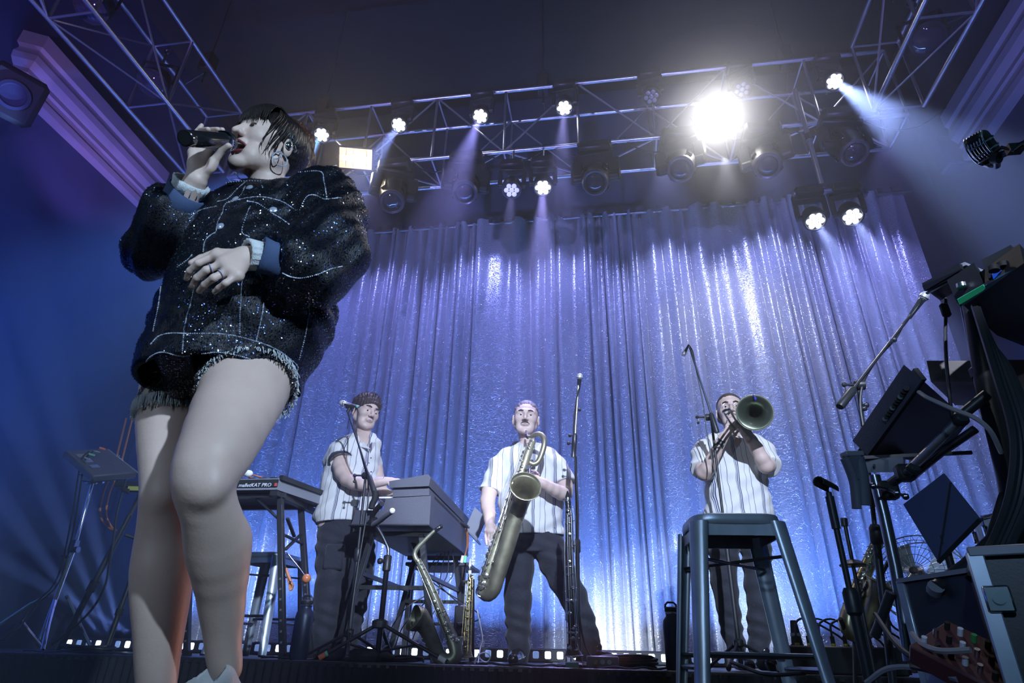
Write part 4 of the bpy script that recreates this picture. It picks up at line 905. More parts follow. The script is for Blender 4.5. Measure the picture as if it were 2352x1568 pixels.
for (c0, dd, r0, sgn) in ((lc, ld, Lleg[1][3]+0.006, 0.044), (rc, rd, Rleg[1][3]+0.005, 0.055)):
    s1, s2, d = frame(dd)
    for k in range(420):
        t = rnd.uniform(0, 2*PI); p = c0+d*(sgn-0.004)+(r0+rnd.uniform(-.002, .004))*(math.cos(t)*s1+math.sin(t)*s2); o_ = p+d*rnd.uniform(0.012, 0.026)+V(rnd.uniform(-.005, .005), rnd.uniform(-.005, .005), rnd.uniform(-.003, .003)); m.tube([p-d*0.012, (p+o_)/2+V(rnd.uniform(-.003, .003), 0, 0), o_], 0.0009, 4)
part('frayed_hem', m, M_knit, shorts, kind='stuff')
# ---------------- sneakers
M_snk = mat('white_leather', (0.72, 0.74, 0.78), 0.45, 0, (120, 0.2)); M_sole = mat('white_rubber', (0.62, 0.63, 0.66), 0.6)
def sneaker(heel, toe, up, label, w_=0.045):
    heel, toe = V(heel), V(toe); f = nrm(toe-heel); up = nrm(V(up)-f*(V(up)@f)); s_ = np.cross(f, up); L = np.linalg.norm(toe-heel)
    D = SDF(np.minimum(heel, toe)-0.13, np.maximum(heel, toe)+0.14, 0.004)
    P = lambda x, y, z: heel+f*x*L+s_*y+up*z
    D.cap(P(0.14, 0, 0.040), P(0.45, 0, 0.042), 0.036, 0.040, 0.02); D.cap(P(0.45, 0, 0.036), P(0.84, 0, 0.022), 0.042, 0.032, 0.02, flat=(up, 0.8)); D.cap(P(0.10, 0, 0.050), P(0.13, 0, 0.088), 0.034, 0.036, 0.02); D.cap(P(0.32, 0, 0.070), P(0.24, 0, 0.098), 0.030, 0.030, 0.02)
    D.ell(P(0.19, 0, 0.118), (0.036, 0.028, 0.055), (f, s_, up), 0.006, 's')
    D.plane(P(0, 0, 0.012), -up)
    sh = part('sneaker', D.mesh(), M_snk, sing, label, smooth=True)
    D = SDF(np.minimum(heel, toe)-0.13, np.maximum(heel, toe)+0.14, 0.004)
    D.cap(P(0.12, 0, 0.010), P(0.45, 0, 0.010), 0.042, 0.046, 0.01, flat=(up, 0.36)); D.cap(P(0.45, 0, 0.010), P(0.86, 0, 0.014), 0.048, 0.038, 0.02, flat=(up, 0.36)); part('sole', D.mesh(), M_sole, sh, smooth=True)
    m = MB()
    for k in range(5): x = 0.36+0.075*k; m.tube([P(x, -0.026, 0.066-0.008*k), P(x+0.01, 0, 0.080-0.009*k), P(x, 0.026, 0.066-0.008*k)], 0.003, 6)
    part('laces', m, M_sole, sh, kind='stuff')
    D = None
hl = W(552, 1560, 1.30); sneaker(hl+V(0.01, 0.02, -0.06), hl+V(-0.12, -0.17, -0.20), (0.0, -0.35, 1), 'white sneaker with its heel lifted off the floor')
sneaker((-0.905, 1.40, 0.0), (-0.985, 1.16, 0.0), (0, 0, 1), 'white sneaker flat on the floor')

# ---------------- her microphone
mic = thing('microphone', 'black handheld wireless microphone with a steel grille held to the singer\'s mouth', 'microphone', ma)
L_ = np.linalg.norm(mb_-ma)
part('body', MB().lathe(ma, md, [(0.0, 0.0), (0.0175, 0.0), (0.0195, 0.002), (0.0195, 0.020), (0.0165, 0.024), (0.0165, 0.028), (0.0195, 0.032), (0.0198, L_*0.45), (0.0205, L_*0.72), (0.0225, L_*0.80), (0.0225, L_*0.82)], 28), M_gloss, mic)
part('collar', MB().lathe(ma+md*L_*0.82, md, [(0.0235, 0), (0.0260, 0.006), (0.0262, 0.014), (0.0245, 0.016)], 28), M_chrome, mic)
m = MB(); gc = ma+md*(L_*0.82+0.030); ga, gb, _ = frame(md)
m.ball(gc, V(0.0228, 0.0228, 0.0238), 24, 16, (ga, gb, md)); part('foam_core', m, M_black, mic)
m = MB()
for k in range(26):
    t = 2*PI*k/26
    for sg in (1, -1): m.tube([gc+0.0246*(math.sin(p_)*(math.cos(t+sg*p_*0.9)*ga+math.sin(t+sg*p_*0.9)*gb)+math.cos(p_)*md*1.02) for p_ in np.linspace(0.06, 2.25, 11)], 0.00055, 4, caps=False)
part('grille', m, M_chrome, mic, kind='stuff')
part('tail_ring', MB().lathe(ma-md*0.0006, md, [(0.0135, 0), (0.0150, 0), (0.0150, 0.001)], 24), M_steel, mic)
# ================================================================== the band
A1 = nrm(V(CR[0], CR[1], 0)); A2 = V(-A1[1], A1[0], 0)                       # level directions across and away from the view
def shirt_mat(off, a1=A1, pitch=0.152):
    m = bpy.data.materials.new('striped_white_shirt'); m.use_nodes = True; nt = m.node_tree; L = nt.links.new; b = nt.nodes['Principled BSDF']; b.inputs['Roughness'].default_value = 0.85; b.inputs['Sheen Weight'].default_value = 0.2
    tc = nt.nodes.new('ShaderNodeTexCoord'); nz = nt.nodes.new('ShaderNodeTexNoise'); nz.inputs['Scale'].default_value = 6; L(tc.outputs['Object'], nz.inputs['Vector'])
    d = nt.nodes.new('ShaderNodeVectorMath'); d.operation = 'DOT_PRODUCT'; d.inputs[1].default_value = tuple(a1); L(tc.outputs['Object'], d.inputs[0])
    def M(op, a, b_=None, c=None):
        n = nt.nodes.new('ShaderNodeMath'); n.operation = op
        for i, v in enumerate((a, b_, c)):
            if v is None: continue
            if isinstance(v, (int, float)): n.inputs[i].default_value = v
            else: L(v, n.inputs[i])
        return n.outputs[0]
    u_ = M('ADD', M('MULTIPLY_ADD', nz.outputs['Fac'], 0.035, off-0.017), d.outputs['Value']); fr = M('FRACT', M('DIVIDE', u_, pitch))
    x = M('MULTIPLY', fr, pitch)
    def line(c, w_): return M('LESS_THAN', M('ABSOLUTE', M('SUBTRACT', x, c)), w_)
    tot = line(0.030, 0.0026)
    for c, w_ in ((0.040, 0.0030), (0.022, 0.0014), (0.082, 0.0011), (0.118, 0.0016)): tot = M('MAXIMUM', tot, line(c, w_))
    mx = nt.nodes.new('ShaderNodeMixRGB'); mx.inputs[1].default_value = (0.74, 0.74, 0.74, 1); mx.inputs[2].default_value = (0.05, 0.07, 0.16, 1); L(tot, mx.inputs[0]); L(mx.outputs[0], b.inputs['Base Color'])
    n2 = nt.nodes.new('ShaderNodeTexNoise'); n2.inputs['Scale'].default_value = 60; bp = nt.nodes.new('ShaderNodeBump'); bp.inputs['Strength'].default_value = 0.15; L(tc.outputs['Object'], n2.inputs['Vector']); L(n2.outputs['Fac'], bp.inputs['Height']); L(bp.outputs[0], b.inputs['Normal'])
    return m
def rows_of(tor, dep=0.62):
    out = []
    for (px, py, Y, wpx) in tor:
        q = wp(px, py, Y, wpx); out.append((q[2], q[0], q[1], q[3], q[3]*dep))
    return out
def man(label, base, head, torso, arms, legs, shoes, stripe_off, hairfn, opts):
    root = thing('person', label, 'person', base)
    c, F, U, lip, look = head
    nk = W(*opts['neck'])
    hs_ = opts.get('hs', 1.21); hd, L, ax = head_sdf(c, F, U, 0.0045, hs_, neck=nk, neck_r=opts.get('neck_r', 0.052)); headm = hd.mesh()
    lo = V(base)+V(-0.62, -0.70, 0.55); hi = V(base)+V(0.62, 0.45, 1.75)
    B = SDF(lo, hi, 0.009); R_ = rows_of(torso); B.loft([(z, x, y, a*0.86, b*0.86) for z, x, y, a, b in R_], A1, A2, 0.02)
    B.cap(nk, nk-V(0, 0, 0.08), 0.06, 0.07, 0.03)
    fine = []
    for am in arms:
        ch = wchain(am['chain']); H = SDF(np.min([q[:3] for q in ch], 0)-0.14, np.max([q[:3] for q in ch], 0)+0.14, 0.005); H.chain(subdiv(ch, 2), 0.012)
        if 'hand' in am: hand_sdf(H, ch[-1], *am['hand'], r=0.0092, palm_r=0.014)
        fine.append(H.mesh())
    body = part('body', join(B.mesh(), headm, *fine), opts.get('skin', M_skin), root, smooth=True)
    face_parts(root, L, ax, hs_, 0, lip, look, opts.get('brow'), None, opts.get('lid'))
    # shirt
    D = SDF(lo, hi, 0.0075); D.loft(R_, A1, A2, 0.03); sh_c = V(R_[0][1], R_[0][2], 0)
    k1, k2 = opts.get('fold', (31, 17)); zb = min(q[0] for q in R_)
    f = lambda X, Y, Z: (0.0065*np.sin(k1*X+6*np.sin(9*Z)+13*Y)*np.clip((1.75-Z)*1.4, 0, 1)+0.0045*np.sin(k2*(Z+0.8*X)+9*Y)+0.003*np.sin(60*Z-42*X))
    D.warp(f); D.shell(0.020)
    hem = opts['hem']; D.plane(hem[0], hem[1])
    for am in arms:
        S = SDF(lo, hi, 0.0075); S.chain(wchain(am['sleeve']), 0.03); S.warp(lambda X, Y, Z: 0.0045*np.sin(48*Z+30*X)); S.plane(*am['cut']); h = np.maximum(0.03-np.abs(D.d-S.d), 0)/0.03; D.d = np.minimum(D.d, S.d)-h*h*0.0075
    D.ell(nk+V(0, 0, 0.0)-A2*0.012, (0.070, 0.075, 0.075), k=0.01, op='s')
    vq = W(*opts['vee']); D.cap(nk-A2*0.05, vq-A2*0.05, 0.045, 0.006, k=0.005, op='s')
    shirt = part('shirt', D.mesh(), shirt_mat(stripe_off), root, 'white short-sleeved shirt with thin dark stripes', smooth=True)
    # undershirt and collar
    m = MB()
    for sd in (-1, 1):
        a = nk+A1*sd*0.066+V(0, 0, 0.012)-A2*0.02; b = vq-A2*0.012+A1*sd*0.004+V(0, 0, 0.0); o_ = nk+A1*sd*0.112+V(0, 0, -0.046)-A2*0.055; e = nk+A1*sd*0.070+V(0, 0, -0.090)-A2*0.085
        m.plate([a, o_, e, b+V(0, 0, 0.03)], 0.004)
    part('collar', m, mat('shirt_collar_white', (0.72, 0.72, 0.74), 0.85), shirt)
    for k in range(3):
        p = vq+(W(*opts['placket'])-vq)*(k+0.3)/3; dd = nrm(CC-p); part('button', MB().lathe(p+dd*0.014, dd, [(0.005, 0), (0.005, 0.003), (0, 0.003)], 8), M_trous, shirt)
    # trousers
    lo2 = V(base)+V(-0.75, -0.5, -0.02); hi2 = V(base)+V(0.75, 0.5, 1.15); D = SDF(lo2, hi2, 0.009)
    D.loft(rows_of(opts['hips'], 0.66), A1, A2, 0.03)
    for lg in legs: D.chain(subdiv([V(*q[:3], q[3]*0.86) for q in wchain(lg)], 2), 0.016)
    D.warp(lambda X, Y, Z: 0.0055*np.sin(26*X+22*Z+5*np.sin(14*Z))+0.004*np.sin(52*Z+21*X)*np.clip(np.abs(Z-0.65)*3, 0.2, 1))
    tr = part('trousers', D.mesh(), M_trous, root, smooth=True)
    for (hx, hy, hY, tx, tY) in shoes:
        h_ = W(hx, hy, hY); h_[2] = RZ; t_ = V(tx, tY, RZ); t_ = h_+nrm(V(t_[0]-h_[0], t_[1]-h_[1], 0))*0.27; D = SDF(np.minimum(h_, t_)-0.08, np.maximum(h_, t_)+V(0.08, 0.08, 0.16), 0.006); f_ = nrm(t_-h_); z_ = V(0, 0, 1)
        D.cap(h_+f_*0.02+z_*0.045, h_+f_*0.13+z_*0.045, 0.042, 0.042, 0.02); D.cap(h_+f_*0.13+z_*0.036, h_+f_*0.23+z_*0.030, 0.044, 0.034, 0.02); D.cap(h_+f_*0.03+z_*0.06, h_+f_*0.05+z_*0.11, 0.036, 0.034, 0.02); D.plane(V(0, 0, RZ), (0, 0, -1))
        D.d = np.maximum(D.d, 0*D.d+(RZ+0.002-D.ax[2][None, None, :])); part('shoe', D.mesh(), M_gloss, root, smooth=True)
    hairfn(root, L, ax, body)
    return root, L, ax, shirt
def short_hair(name, m_, cut_y, cut_z, thick=0.006, mess=0.003, top=0.0, front=0.108):
    def f(root, L, ax, body):
        c = L(0, 0, 0); H = SDF(c-0.19, c+0.22, 0.0045)
        q = np.linalg.norm(L(0, 0, 1)-c); H.ell(L(0, -0.018, 0.040+top), V(0.074+thick, 0.094+thick, 0.080+thick)*q, ax, 0.01)
        H.ell(L(0, front, cut_z-0.085), V(0.088, cut_y, 0.088)*q, ax, 0.01, 's'); H.ell(L(0, 0.06, -0.09), V(0.12, 0.075, 0.085)*q, ax, 0.01, 's'); H.ell(L(0, -0.03, -0.135), V(0.12, 0.12, 0.085)*q, ax, 0.01, 's')
        a = ax; H.warp(lambda X, Y, Z: mess*np.sin(((X-c[0])*a[0][0]+(Y-c[1])*a[0][1]+(Z-c[2])*a[0][2])*190+70*(Z-c[2]))*np.sin(170*(X-c[0])+140*(Y-c[1])-110*(Z-c[2])))
        return part('hair', H.mesh(), m_, root, smooth=True)
    return f
# ---------------- keyboard player
def hair_kb(root, L, ax, body):
    h = short_hair('hair', M_hairB, 0.062, 0.056, 0.015, 0.005, 0.006)(root, L, ax, body); m = MB(); S, F, U = ax
    for i in range(60):
        a = rnd.uniform(-0.06, 0.06); b = rnd.uniform(-0.06, 0.075); z = 0.125*math.sqrt(max(0.1, 1-(a/0.085)**2-(b/0.11)**2)); p = L(a, b, z+0.004); m.tube([p-U*0.01, p+U*0.012+F*0.006, p+U*rnd.uniform(0.014, 0.024)+F*rnd.uniform(0.01, 0.03)+S*rnd.uniform(-.012, .012)], [0.006, 0.0045, 0.0008], 5)
    part('tousled_locks', m, M_hairB, h, kind='stuff')
    part('ear_monitor', MB().ball(L(-0.083, -0.008, -0.008), V(0.008, 0.010, 0.011), 8, 6).tube([L(-0.086, -0.006, -0.01), L(-0.084, -0.03, -0.05), L(-0.05, -0.08, -0.12)], 0.002, 5), M_gloss, root)
Yk = 4.15
kb_hand = ([W(900, 1101, 4.02), W(903, 1105, 4.03), W(905, 1109, 4.04), W(905, 1113, 4.05)], [[W(913, 1101, 4.03), W(922, 1103, 4.04), W(926, 1108, 4.05)], [W(915, 1105, 4.04), W(924, 1107, 4.05), W(928, 1112, 4.06)], [W(916, 1109, 4.05), W(924, 1111, 4.06), W(928, 1115, 4.07)], [W(914, 1114, 4.06), W(920, 1116, 4.07), W(923, 1119, 4.08)]], [W(896, 1113, 4.0), W(903, 1118, 4.01), W(910, 1119, 4.02)])
kb, kL, kax, ksh = man('man with tousled dark hair in a striped white shirt playing the organ', (-1.72, 4.15, RZ),
    (W(839, 948, 4.15), V(0.74, -0.60, -0.16), V(0.12, 0.02, 1), M_lipm, (0, -0.4)),
    [(835, 998, 4.16, 50), (828, 1006, 4.16, 86), (818, 1022, 4.16, 112), (808, 1050, 4.15, 124), (806, 1070, 4.15, 126), (804, 1100, 4.14, 134), (800, 1140, 4.13, 138), (796, 1175, 4.13, 144), (794, 1215, 4.13, 150)],
    [dict(chain=[(790, 1040, 4.07, 30), (782, 1068, 4.02, 36), (797, 1099, 3.97, 34), (830, 1112, 3.96, 29), (868, 1107, 3.99, 22), (888, 1104, 4.01, 18)], hand=kb_hand, sleeve=[(802, 1030, 4.10, 50), (786, 1044, 4.06, 58), (778, 1075, 4.01, 66)], cut=(W(780, 1054, 4.03), nrm(W(780, 1080, 4.0)-W(780, 1050, 4.04)))),
     dict(chain=[(842, 1040, 4.26, 32), (858, 1080, 4.27, 42), (872, 1128, 4.22, 36), (900, 1142, 4.18, 28), (916, 1128, 4.14, 20)], sleeve=[(838, 1026, 4.24, 60), (850, 1070, 4.27, 56)], cut=(W(855, 1072, 4.27), V(0, 0, -1)))],
    [[(770, 1225, 4.12, 88), (764, 1270, 4.10, 86), (762, 1330, 4.08, 80), (752, 1400, 4.10, 72), (744, 1470, 4.13, 66), (742, 1502, 4.15, 62)], [(822, 1225, 4.16, 84), (826, 1290, 4.16, 78), (820, 1350, 4.15, 72), (806, 1420, 4.17, 64), (796, 1490, 4.2, 58)]],
    [(742, 1508, 4.18, -1.6, 3.7), (796, 1500, 4.24, -1.3, 4.0)], 0.02, hair_kb,
    dict(hs=1.17, neck=(836, 1002, 4.17), vee=(852, 1042, 4.06), placket=(853, 1140, 4.02), hem=(W(790, 1202, 4.12), V(0.05, 0, -1)), hips=[(797, 1165, 4.13, 124), (796, 1185, 4.13, 128), (795, 1225, 4.13, 128), (795, 1250, 4.13, 126)], brow=M_hairB, lid=M_skin, fold=(29, 15)))
part('undershirt_cuff', MB().lathe(W(782, 1050, 4.035), nrm(W(788, 1085, 3.985)-W(782, 1050, 4.035)), [(0.083, 0), (0.086, 0.012), (0.084, 0.032), (0.078, 0.032), (0.076, 0)], 24), M_tee, ksh)
part('undershirt', MB().ball(W(849, 1026, 4.150), (0.034, 0.03, 0.065), 14, 10), M_tee, ksh, smooth=True)
# cargo pocket flap and bracelet
part('cargo_pocket', MB().box(W(768, 1278, 3.99), (0.13, 0.025, 0.16), (A1, A2, V(0, 0, 1)), 0.012), M_trous, kb)
part('bracelet', MB().ring(W(882, 1105, 4.005), A1, 0.031, 0.003, 16, 6), mat('dark_red_cord', (0.2, 0.03, 0.03), 0.6), kb)
# ---------------- baritone saxophone player
def hair_sx(root, L, ax, body):
    short_hair('hair', M_hairG, 0.080, 0.062, 0.004, 0.0025)(root, L, ax, body)
    part('moustache', MB().tube([L(-0.027, 0.084, -0.056), L(-0.014, 0.098, -0.049), L(0, 0.101, -0.0475), L(0.014, 0.098, -0.049), L(0.027, 0.084, -0.056)], [0.0015, 0.0048, 0.0050, 0.0048, 0.0015], 7), M_hairB, root)
    part('ear_monitor', MB().ball(L(0.083, -0.008, -0.008)*0+L(-0.083, -0.004, -0.006), V(0.008, 0.010, 0.011), 8, 6), M_chrome, root)
Ys = 4.36
sxR = ([W(1117, 1218, 4.12), W(1123, 1220, 4.115), W(1129, 1221, 4.115), W(1134, 1221, 4.12)], [[W(1115, 1232, 4.12), W(1117, 1246, 4.10), W(1120, 1256, 4.09)], [W(1122, 1236, 4.11), W(1125, 1250, 4.09), W(1127, 1260, 4.085)], [W(1130, 1236, 4.11), W(1133, 1248, 4.09), W(1135, 1258, 4.085)], [W(1137, 1234, 4.115), W(1140, 1244, 4.10), W(1141, 1252, 4.095)]], [W(1136, 1208, 4.14), W(1144, 1220, 4.15), W(1147, 1232, 4.15)])
sxL = ([W(1232, 1096, 4.13), W(1228, 1101, 4.125), W(1225, 1106, 4.125), W(1224, 1111, 4.13)], [[W(1222, 1088, 4.12), W(1213, 1086, 4.13), W(1208, 1090, 4.14)], [W(1218, 1095, 4.11), W(1209, 1094, 4.12), W(1205, 1098, 4.13)], [W(1216, 1102, 4.11), W(1208, 1101, 4.12), W(1204, 1105, 4.13)], [W(1216, 1109, 4.115), W(1209, 1109, 4.12), W(1206, 1112, 4.13)]], [W(1236, 1090, 4.16), W(1228, 1082, 4.18), W(1220, 1080, 4.19)])
sx, sL, sax_, ssh = man('man with a moustache in a striped white shirt playing a baritone saxophone', (-0.50, Ys, RZ),
    (W(1208, 962, 4.37), V(0.10, -0.97, -0.05), V(0.05, -0.02, 1), M_lipm, (0.15, 0)),
    [(1213, 1018, 4.38, 50), (1213, 1027, 4.38, 88), (1213, 1042, 4.38, 128), (1214, 1062, 4.38, 144), (1216, 1085, 4.37, 144), (1218, 1130, 4.36, 142), (1220, 1180, 4.35, 140), (1224, 1215, 4.35, 146), (1226, 1260, 4.35, 150)],
    [dict(chain=[(1152, 1064, 4.36, 32), (1132, 1105, 4.33, 36), (1120, 1150, 4.28, 34), (1124, 1180, 4.21, 29), (1125, 1206, 4.14, 22)], hand=sxR, sleeve=[(1168, 1052, 4.37, 46), (1148, 1072, 4.36, 50), (1128, 1130, 4.33, 56)], cut=(W(1132, 1128, 4.32), nrm(W(1118, 1180, 4.3)-W(1140, 1090, 4.35)))),
     dict(chain=[(1272, 1064, 4.36, 32), (1294, 1100, 4.32, 36), (1298, 1132, 4.27, 34), (1276, 1126, 4.20, 29), (1250, 1112, 4.15, 24), (1240, 1105, 4.14, 20)], hand=sxL, sleeve=[(1258, 1050, 4.37, 46), (1278, 1072, 4.35, 50), (1298, 1112, 4.31, 54)], cut=(W(1294, 1112, 4.31), nrm(W(1303, 1130, 4.29)-W(1284, 1075, 4.34))))],
    [[(1196, 1258, 4.34, 84), (1192, 1310, 4.31, 74), (1190, 1370, 4.29, 70), (1190, 1430, 4.32, 66), (1192, 1480, 4.35, 58), (1194, 1505, 4.36, 54)], [(1260, 1262, 4.36, 88), (1290, 1320, 4.36, 82), (1318, 1375, 4.37, 74), (1340, 1440, 4.40, 70), (1356, 1495, 4.43, 64)]],
    [(1194, 1512, 4.36, -0.62, 3.9), (1358, 1508, 4.43, 0.25, 4.1)], 0.06, hair_sx,
    dict(neck=(1212, 1022, 4.39), vee=(1216, 1066, 4.27), placket=(1221, 1195, 4.24), hem=(W(1224, 1232, 4.36), V(0.02, 0, -1)), hips=[(1228, 1215, 4.35, 124), (1228, 1245, 4.35, 134), (1228, 1270, 4.35, 130)], brow=M_hairB, lid=M_skin, fold=(27, 16)))
m = MB(); m.tube(curve_pts([W(1183, 1062, 4.24), W(1186, 1036, 4.30), W(1196, 1022, 4.42), W(1230, 1024, 4.42), W(1240, 1040, 4.31), W(1222, 1078, 4.20), W(1208, 1108, 4.10)], 20), 0.010, 6, flat=0.3)
strap = part('neck_strap', m, M_black, sx)
part('strap_pad', MB().tube(curve_pts([W(1174, 1040, 4.27), W(1178, 1026, 4.31), W(1186, 1016, 4.36)], 6), 0.026, 8, flat=0.4), M_black, sx)
# ---------------- trombone player
def hair_tb(root, L, ax, body):
    short_hair('hair', M_hairB, 0.066, 0.060, 0.003, 0.001)(root, L, ax, body); S, F, U = ax; c = L(0, 0, 0)
    H = SDF(c-0.17, c+0.17, 0.0045)
    for sd in (-1, 1): H.cap(L(sd*0.062, 0.000, -0.048), L(sd*0.020, 0.066, -0.098), 0.022, 0.025, 0.02); H.cap(L(sd*0.068, 0.004, -0.005), L(sd*0.062, 0.004, -0.05), 0.012, 0.020, 0.01)
    H.ell(L(0, 0.074, -0.100), V(0.030, 0.026, 0.026), ax, 0.02); H.cap(L(-0.020, 0.090, -0.050), L(0.020, 0.090, -0.050), 0.006, 0.006, 0.01); H.ell(L(0, 0.10, -0.062), V(0.018, 0.02, 0.007), ax, 0.004, 's')
    part('beard', H.mesh(), M_hairB, root, smooth=True); m = MB()
    for sd in (-1, 1): m.ring(L(sd*0.031, 0.102, 0.0), F, 0.019, 0.0011, 20, 5); m.tube([L(sd*0.049, 0.100, 0.004), L(sd*0.076, 0.03, 0.006), L(sd*0.080, -0.01, 0.0)], 0.0012, 5)
    m.tube([L(-0.012, 0.104, 0.002), L(0, 0.110, 0.005), L(0.012, 0.104, 0.002)], 0.0011, 5); part('glasses', m, M_chrome, root, 'thin wire-rimmed glasses')
tbR = ([W(1684, 985, 4.10), W(1682, 980, 4.11), W(1680, 975, 4.12), W(1678, 970, 4.13)], [[W(1692, 980, 4.09), W(1698, 985, 4.10), W(1694, 990, 4.12)], [W(1690, 975, 4.10), W(1696, 979, 4.11), W(1693, 985, 4.13)], [W(1688, 970, 4.11), W(1694, 973, 4.12), W(1691, 979, 4.14)], [W(1685, 965, 4.12), W(1691, 967, 4.13), W(1689, 973, 4.15)]], [W(1670, 978, 4.10), W(1676, 968, 4.09), W(1682, 964, 4.09)])
tbL = ([W(1692, 960, 4.10), W(1689, 965, 4.09), W(1687, 970, 4.09), W(1686, 975, 4.09)], [[W(1682, 955, 4.09), W(1674, 958, 4.10), W(1672, 963, 4.12)], [W(1680, 961, 4.08), W(1672, 964, 4.09), W(1670, 969, 4.11)], [W(1679, 967, 4.08), W(1672, 970, 4.09), W(1670, 975, 4.11)], [W(1679, 973, 4.085), W(1673, 976, 4.09), W(1671, 980, 4.10)]], [W(1700, 962, 4.13), W(1694, 952, 4.14), W(1686, 948, 4.13)])
tb, tL, tax, tsh = man('bearded man in glasses and a striped white shirt playing a trombone', (0.92, 4.38, RZ),
    (W(1678, 946, 4.38), V(-0.12, -0.98, 0.03), V(0, -0.02, 1), M_lipm, (0, 0)),
    [(1687, 994, 4.39, 50), (1687, 1002, 4.39, 84), (1687, 1014, 4.39, 122), (1687, 1034, 4.39, 136), (1687, 1060, 4.38, 138), (1690, 1100, 4.37, 144), (1695, 1140, 4.37, 150), (1698, 1175, 4.37, 156), (1700, 1230, 4.37, 160)],
    [dict(chain=[(1630, 1034, 4.34, 32), (1616, 1066, 4.24, 36), (1617, 1086, 4.16, 34), (1634, 1060, 4.11, 30), (1652, 1022, 4.09, 23), (1662, 1004, 4.09, 22)], hand=tbR, sleeve=[(1642, 1020, 4.38, 50), (1620, 1042, 4.33, 58), (1614, 1078, 4.23, 56)], cut=(W(1612, 1080, 4.22), nrm(W(1612, 1092, 4.15)-W(1618, 1040, 4.34)))),
     dict(chain=[(1744, 1034, 4.34, 32), (1762, 1060, 4.24, 36), (1759, 1070, 4.17, 34), (1738, 1030, 4.13, 30), (1714, 994, 4.11, 23), (1704, 978, 4.11, 22)], hand=tbL, sleeve=[(1732, 1020, 4.38, 50), (1752, 1042, 4.33, 56), (1766, 1070, 4.24, 56)], cut=(W(1766, 1072, 4.23), nrm(W(1770, 1084, 4.17)-W(1752, 1036, 4.34))))],
    [[(1664, 1240, 4.36, 80), (1662, 1300, 4.34, 72), (1666, 1360, 4.33, 64), (1680, 1440, 4.36, 56), (1690, 1490, 4.39, 50)], [(1736, 1240, 4.38, 80), (1738, 1300, 4.36, 72), (1744, 1380, 4.35, 66), (1744, 1440, 4.38, 58), (1744, 1490, 4.41, 54)]],
    [(1692, 1508, 4.40, 0.80, 3.9), (1744, 1508, 4.42, 1.15, 3.9)], 0.10, hair_tb,
    dict(neck=(1687, 998, 4.40), vee=(1688, 1036, 4.29), placket=(1698, 1160, 4.26), hem=(W(1700, 1222, 4.37), V(0.0, 0, -1)), hips=[(1698, 1190, 4.37, 132), (1698, 1230, 4.37, 146), (1698, 1250, 4.37, 144)], brow=M_hairB, lid=None, fold=(23, 14)))
part('wristwatch', MB().tube([W(1645, 1016, 4.09), W(1662, 1024, 4.09)], 0.040, 14), M_black, tb, 'black wristwatch')
# ================================================================== instruments and gear
M_brass = mat('aged_brass', (0.40, 0.37, 0.25), 0.42, 0.75, (40, 0.1), (14, 0.25)); M_brassd = mat('dark_lacquered_brass', (0.30, 0.30, 0.21), 0.42, 0.7, (40, 0.1), (14, 0.3)); M_mesh = mat('steel_mesh', (0.72, 0.74, 0.78), 0.35, 0.4)
M_gold = mat('gold_lacquer', (0.62, 0.47, 0.20), 0.22, 1.0); M_tape = mat('orange_tape', (0.75, 0.16, 0.07), 0.6); M_green = mat('green_tape', (0.18, 0.55, 0.36), 0.6)
M_wood = mat('varnished_wood', (0.50, 0.17, 0.07), 0.3, 0, (8, 0.2), (10, 0.3)); M_felt = mat('white_felt', (0.85, 0.83, 0.78), 0.9); M_pur = mat('dark_vinyl_case', (0.075, 0.075, 0.10), 0.45, 0, (240, 0.2))
M_grey = mat('grey_plastic', (0.22, 0.23, 0.27), 0.45); M_galv = mat('brushed_galvanised_steel', (0.40, 0.47, 0.54), 0.36, 0.55, (14, 0.25, (1, 1, 0.15)), (5, 0.25)); M_orange = mat('orange_cable', (0.55, 0.20, 0.08), 0.5)
M_pad = mat('grey_foam_pad', (0.14, 0.14, 0.17), 0.8); M_ebony = mat('black_ebonite', (0.02, 0.02, 0.022), 0.25); M_key = mat('silver_key', (0.70, 0.72, 0.76), 0.2, 1.0); M_bed = mat('black_fabric', (0.02, 0.022, 0.026), 0.95, 0, (80, 0.4))
M_sheet = mat('dark_blue_panel', (0.06, 0.075, 0.13), 0.4)
def cps(rows, n=16): return curve_pts([W(*r) for r in rows], n)
def onfloor(p, z): p = V(p); p[2] = z; return p
def cable(rows, label, r=0.006, m_=None, n=22, group=None, grounded=None):
    P = cps(rows, n)
    return solid('cable', MB().tube(P, r, 6), m_ or M_cable, label, 'cable', group)
# ---------------- microphone stands
def microphone(parent, p, d, s=1.0, ball=M_mesh, band=None, body=M_steel):
    """a stage vocal microphone: head at p, pointing along d, parented as part of its stand's thing only if parent is given"""
    p = V(p); d = nrm(d); m = MB().lathe(p-d*0.155*s, d, [(0.0, 0), (0.011*s, 0), (0.012*s, 0.01*s), (0.014*s, 0.06*s), (0.018*s, 0.115*s), (0.021*s, 0.125*s)], 14); part('body', m, body, parent)
    part('grille', MB().lathe(p-d*0.030*s, d, [(0.021*s, 0), (0.0255*s, 0.005*s), (0.0258*s, 0.012*s), (0.024*s, 0.026*s), (0.018*s, 0.040*s), (0.008*s, 0.047*s), (0, 0.048*s)], 16), ball, parent, smooth=True)
    part('grille_band', MB().lathe(p-d*0.023*s, d, [(0.0262*s, 0), (0.0268*s, 0.003*s), (0.0262*s, 0.006*s)], 16), M_steel, parent)
    if band: part('colour_ring', MB().lathe(p-d*0.150*s, d, [(0.0128*s, 0), (0.0134*s, 0.004*s), (0.0134*s, 0.014*s), (0.013*s, 0.018*s)], 12), band, parent)
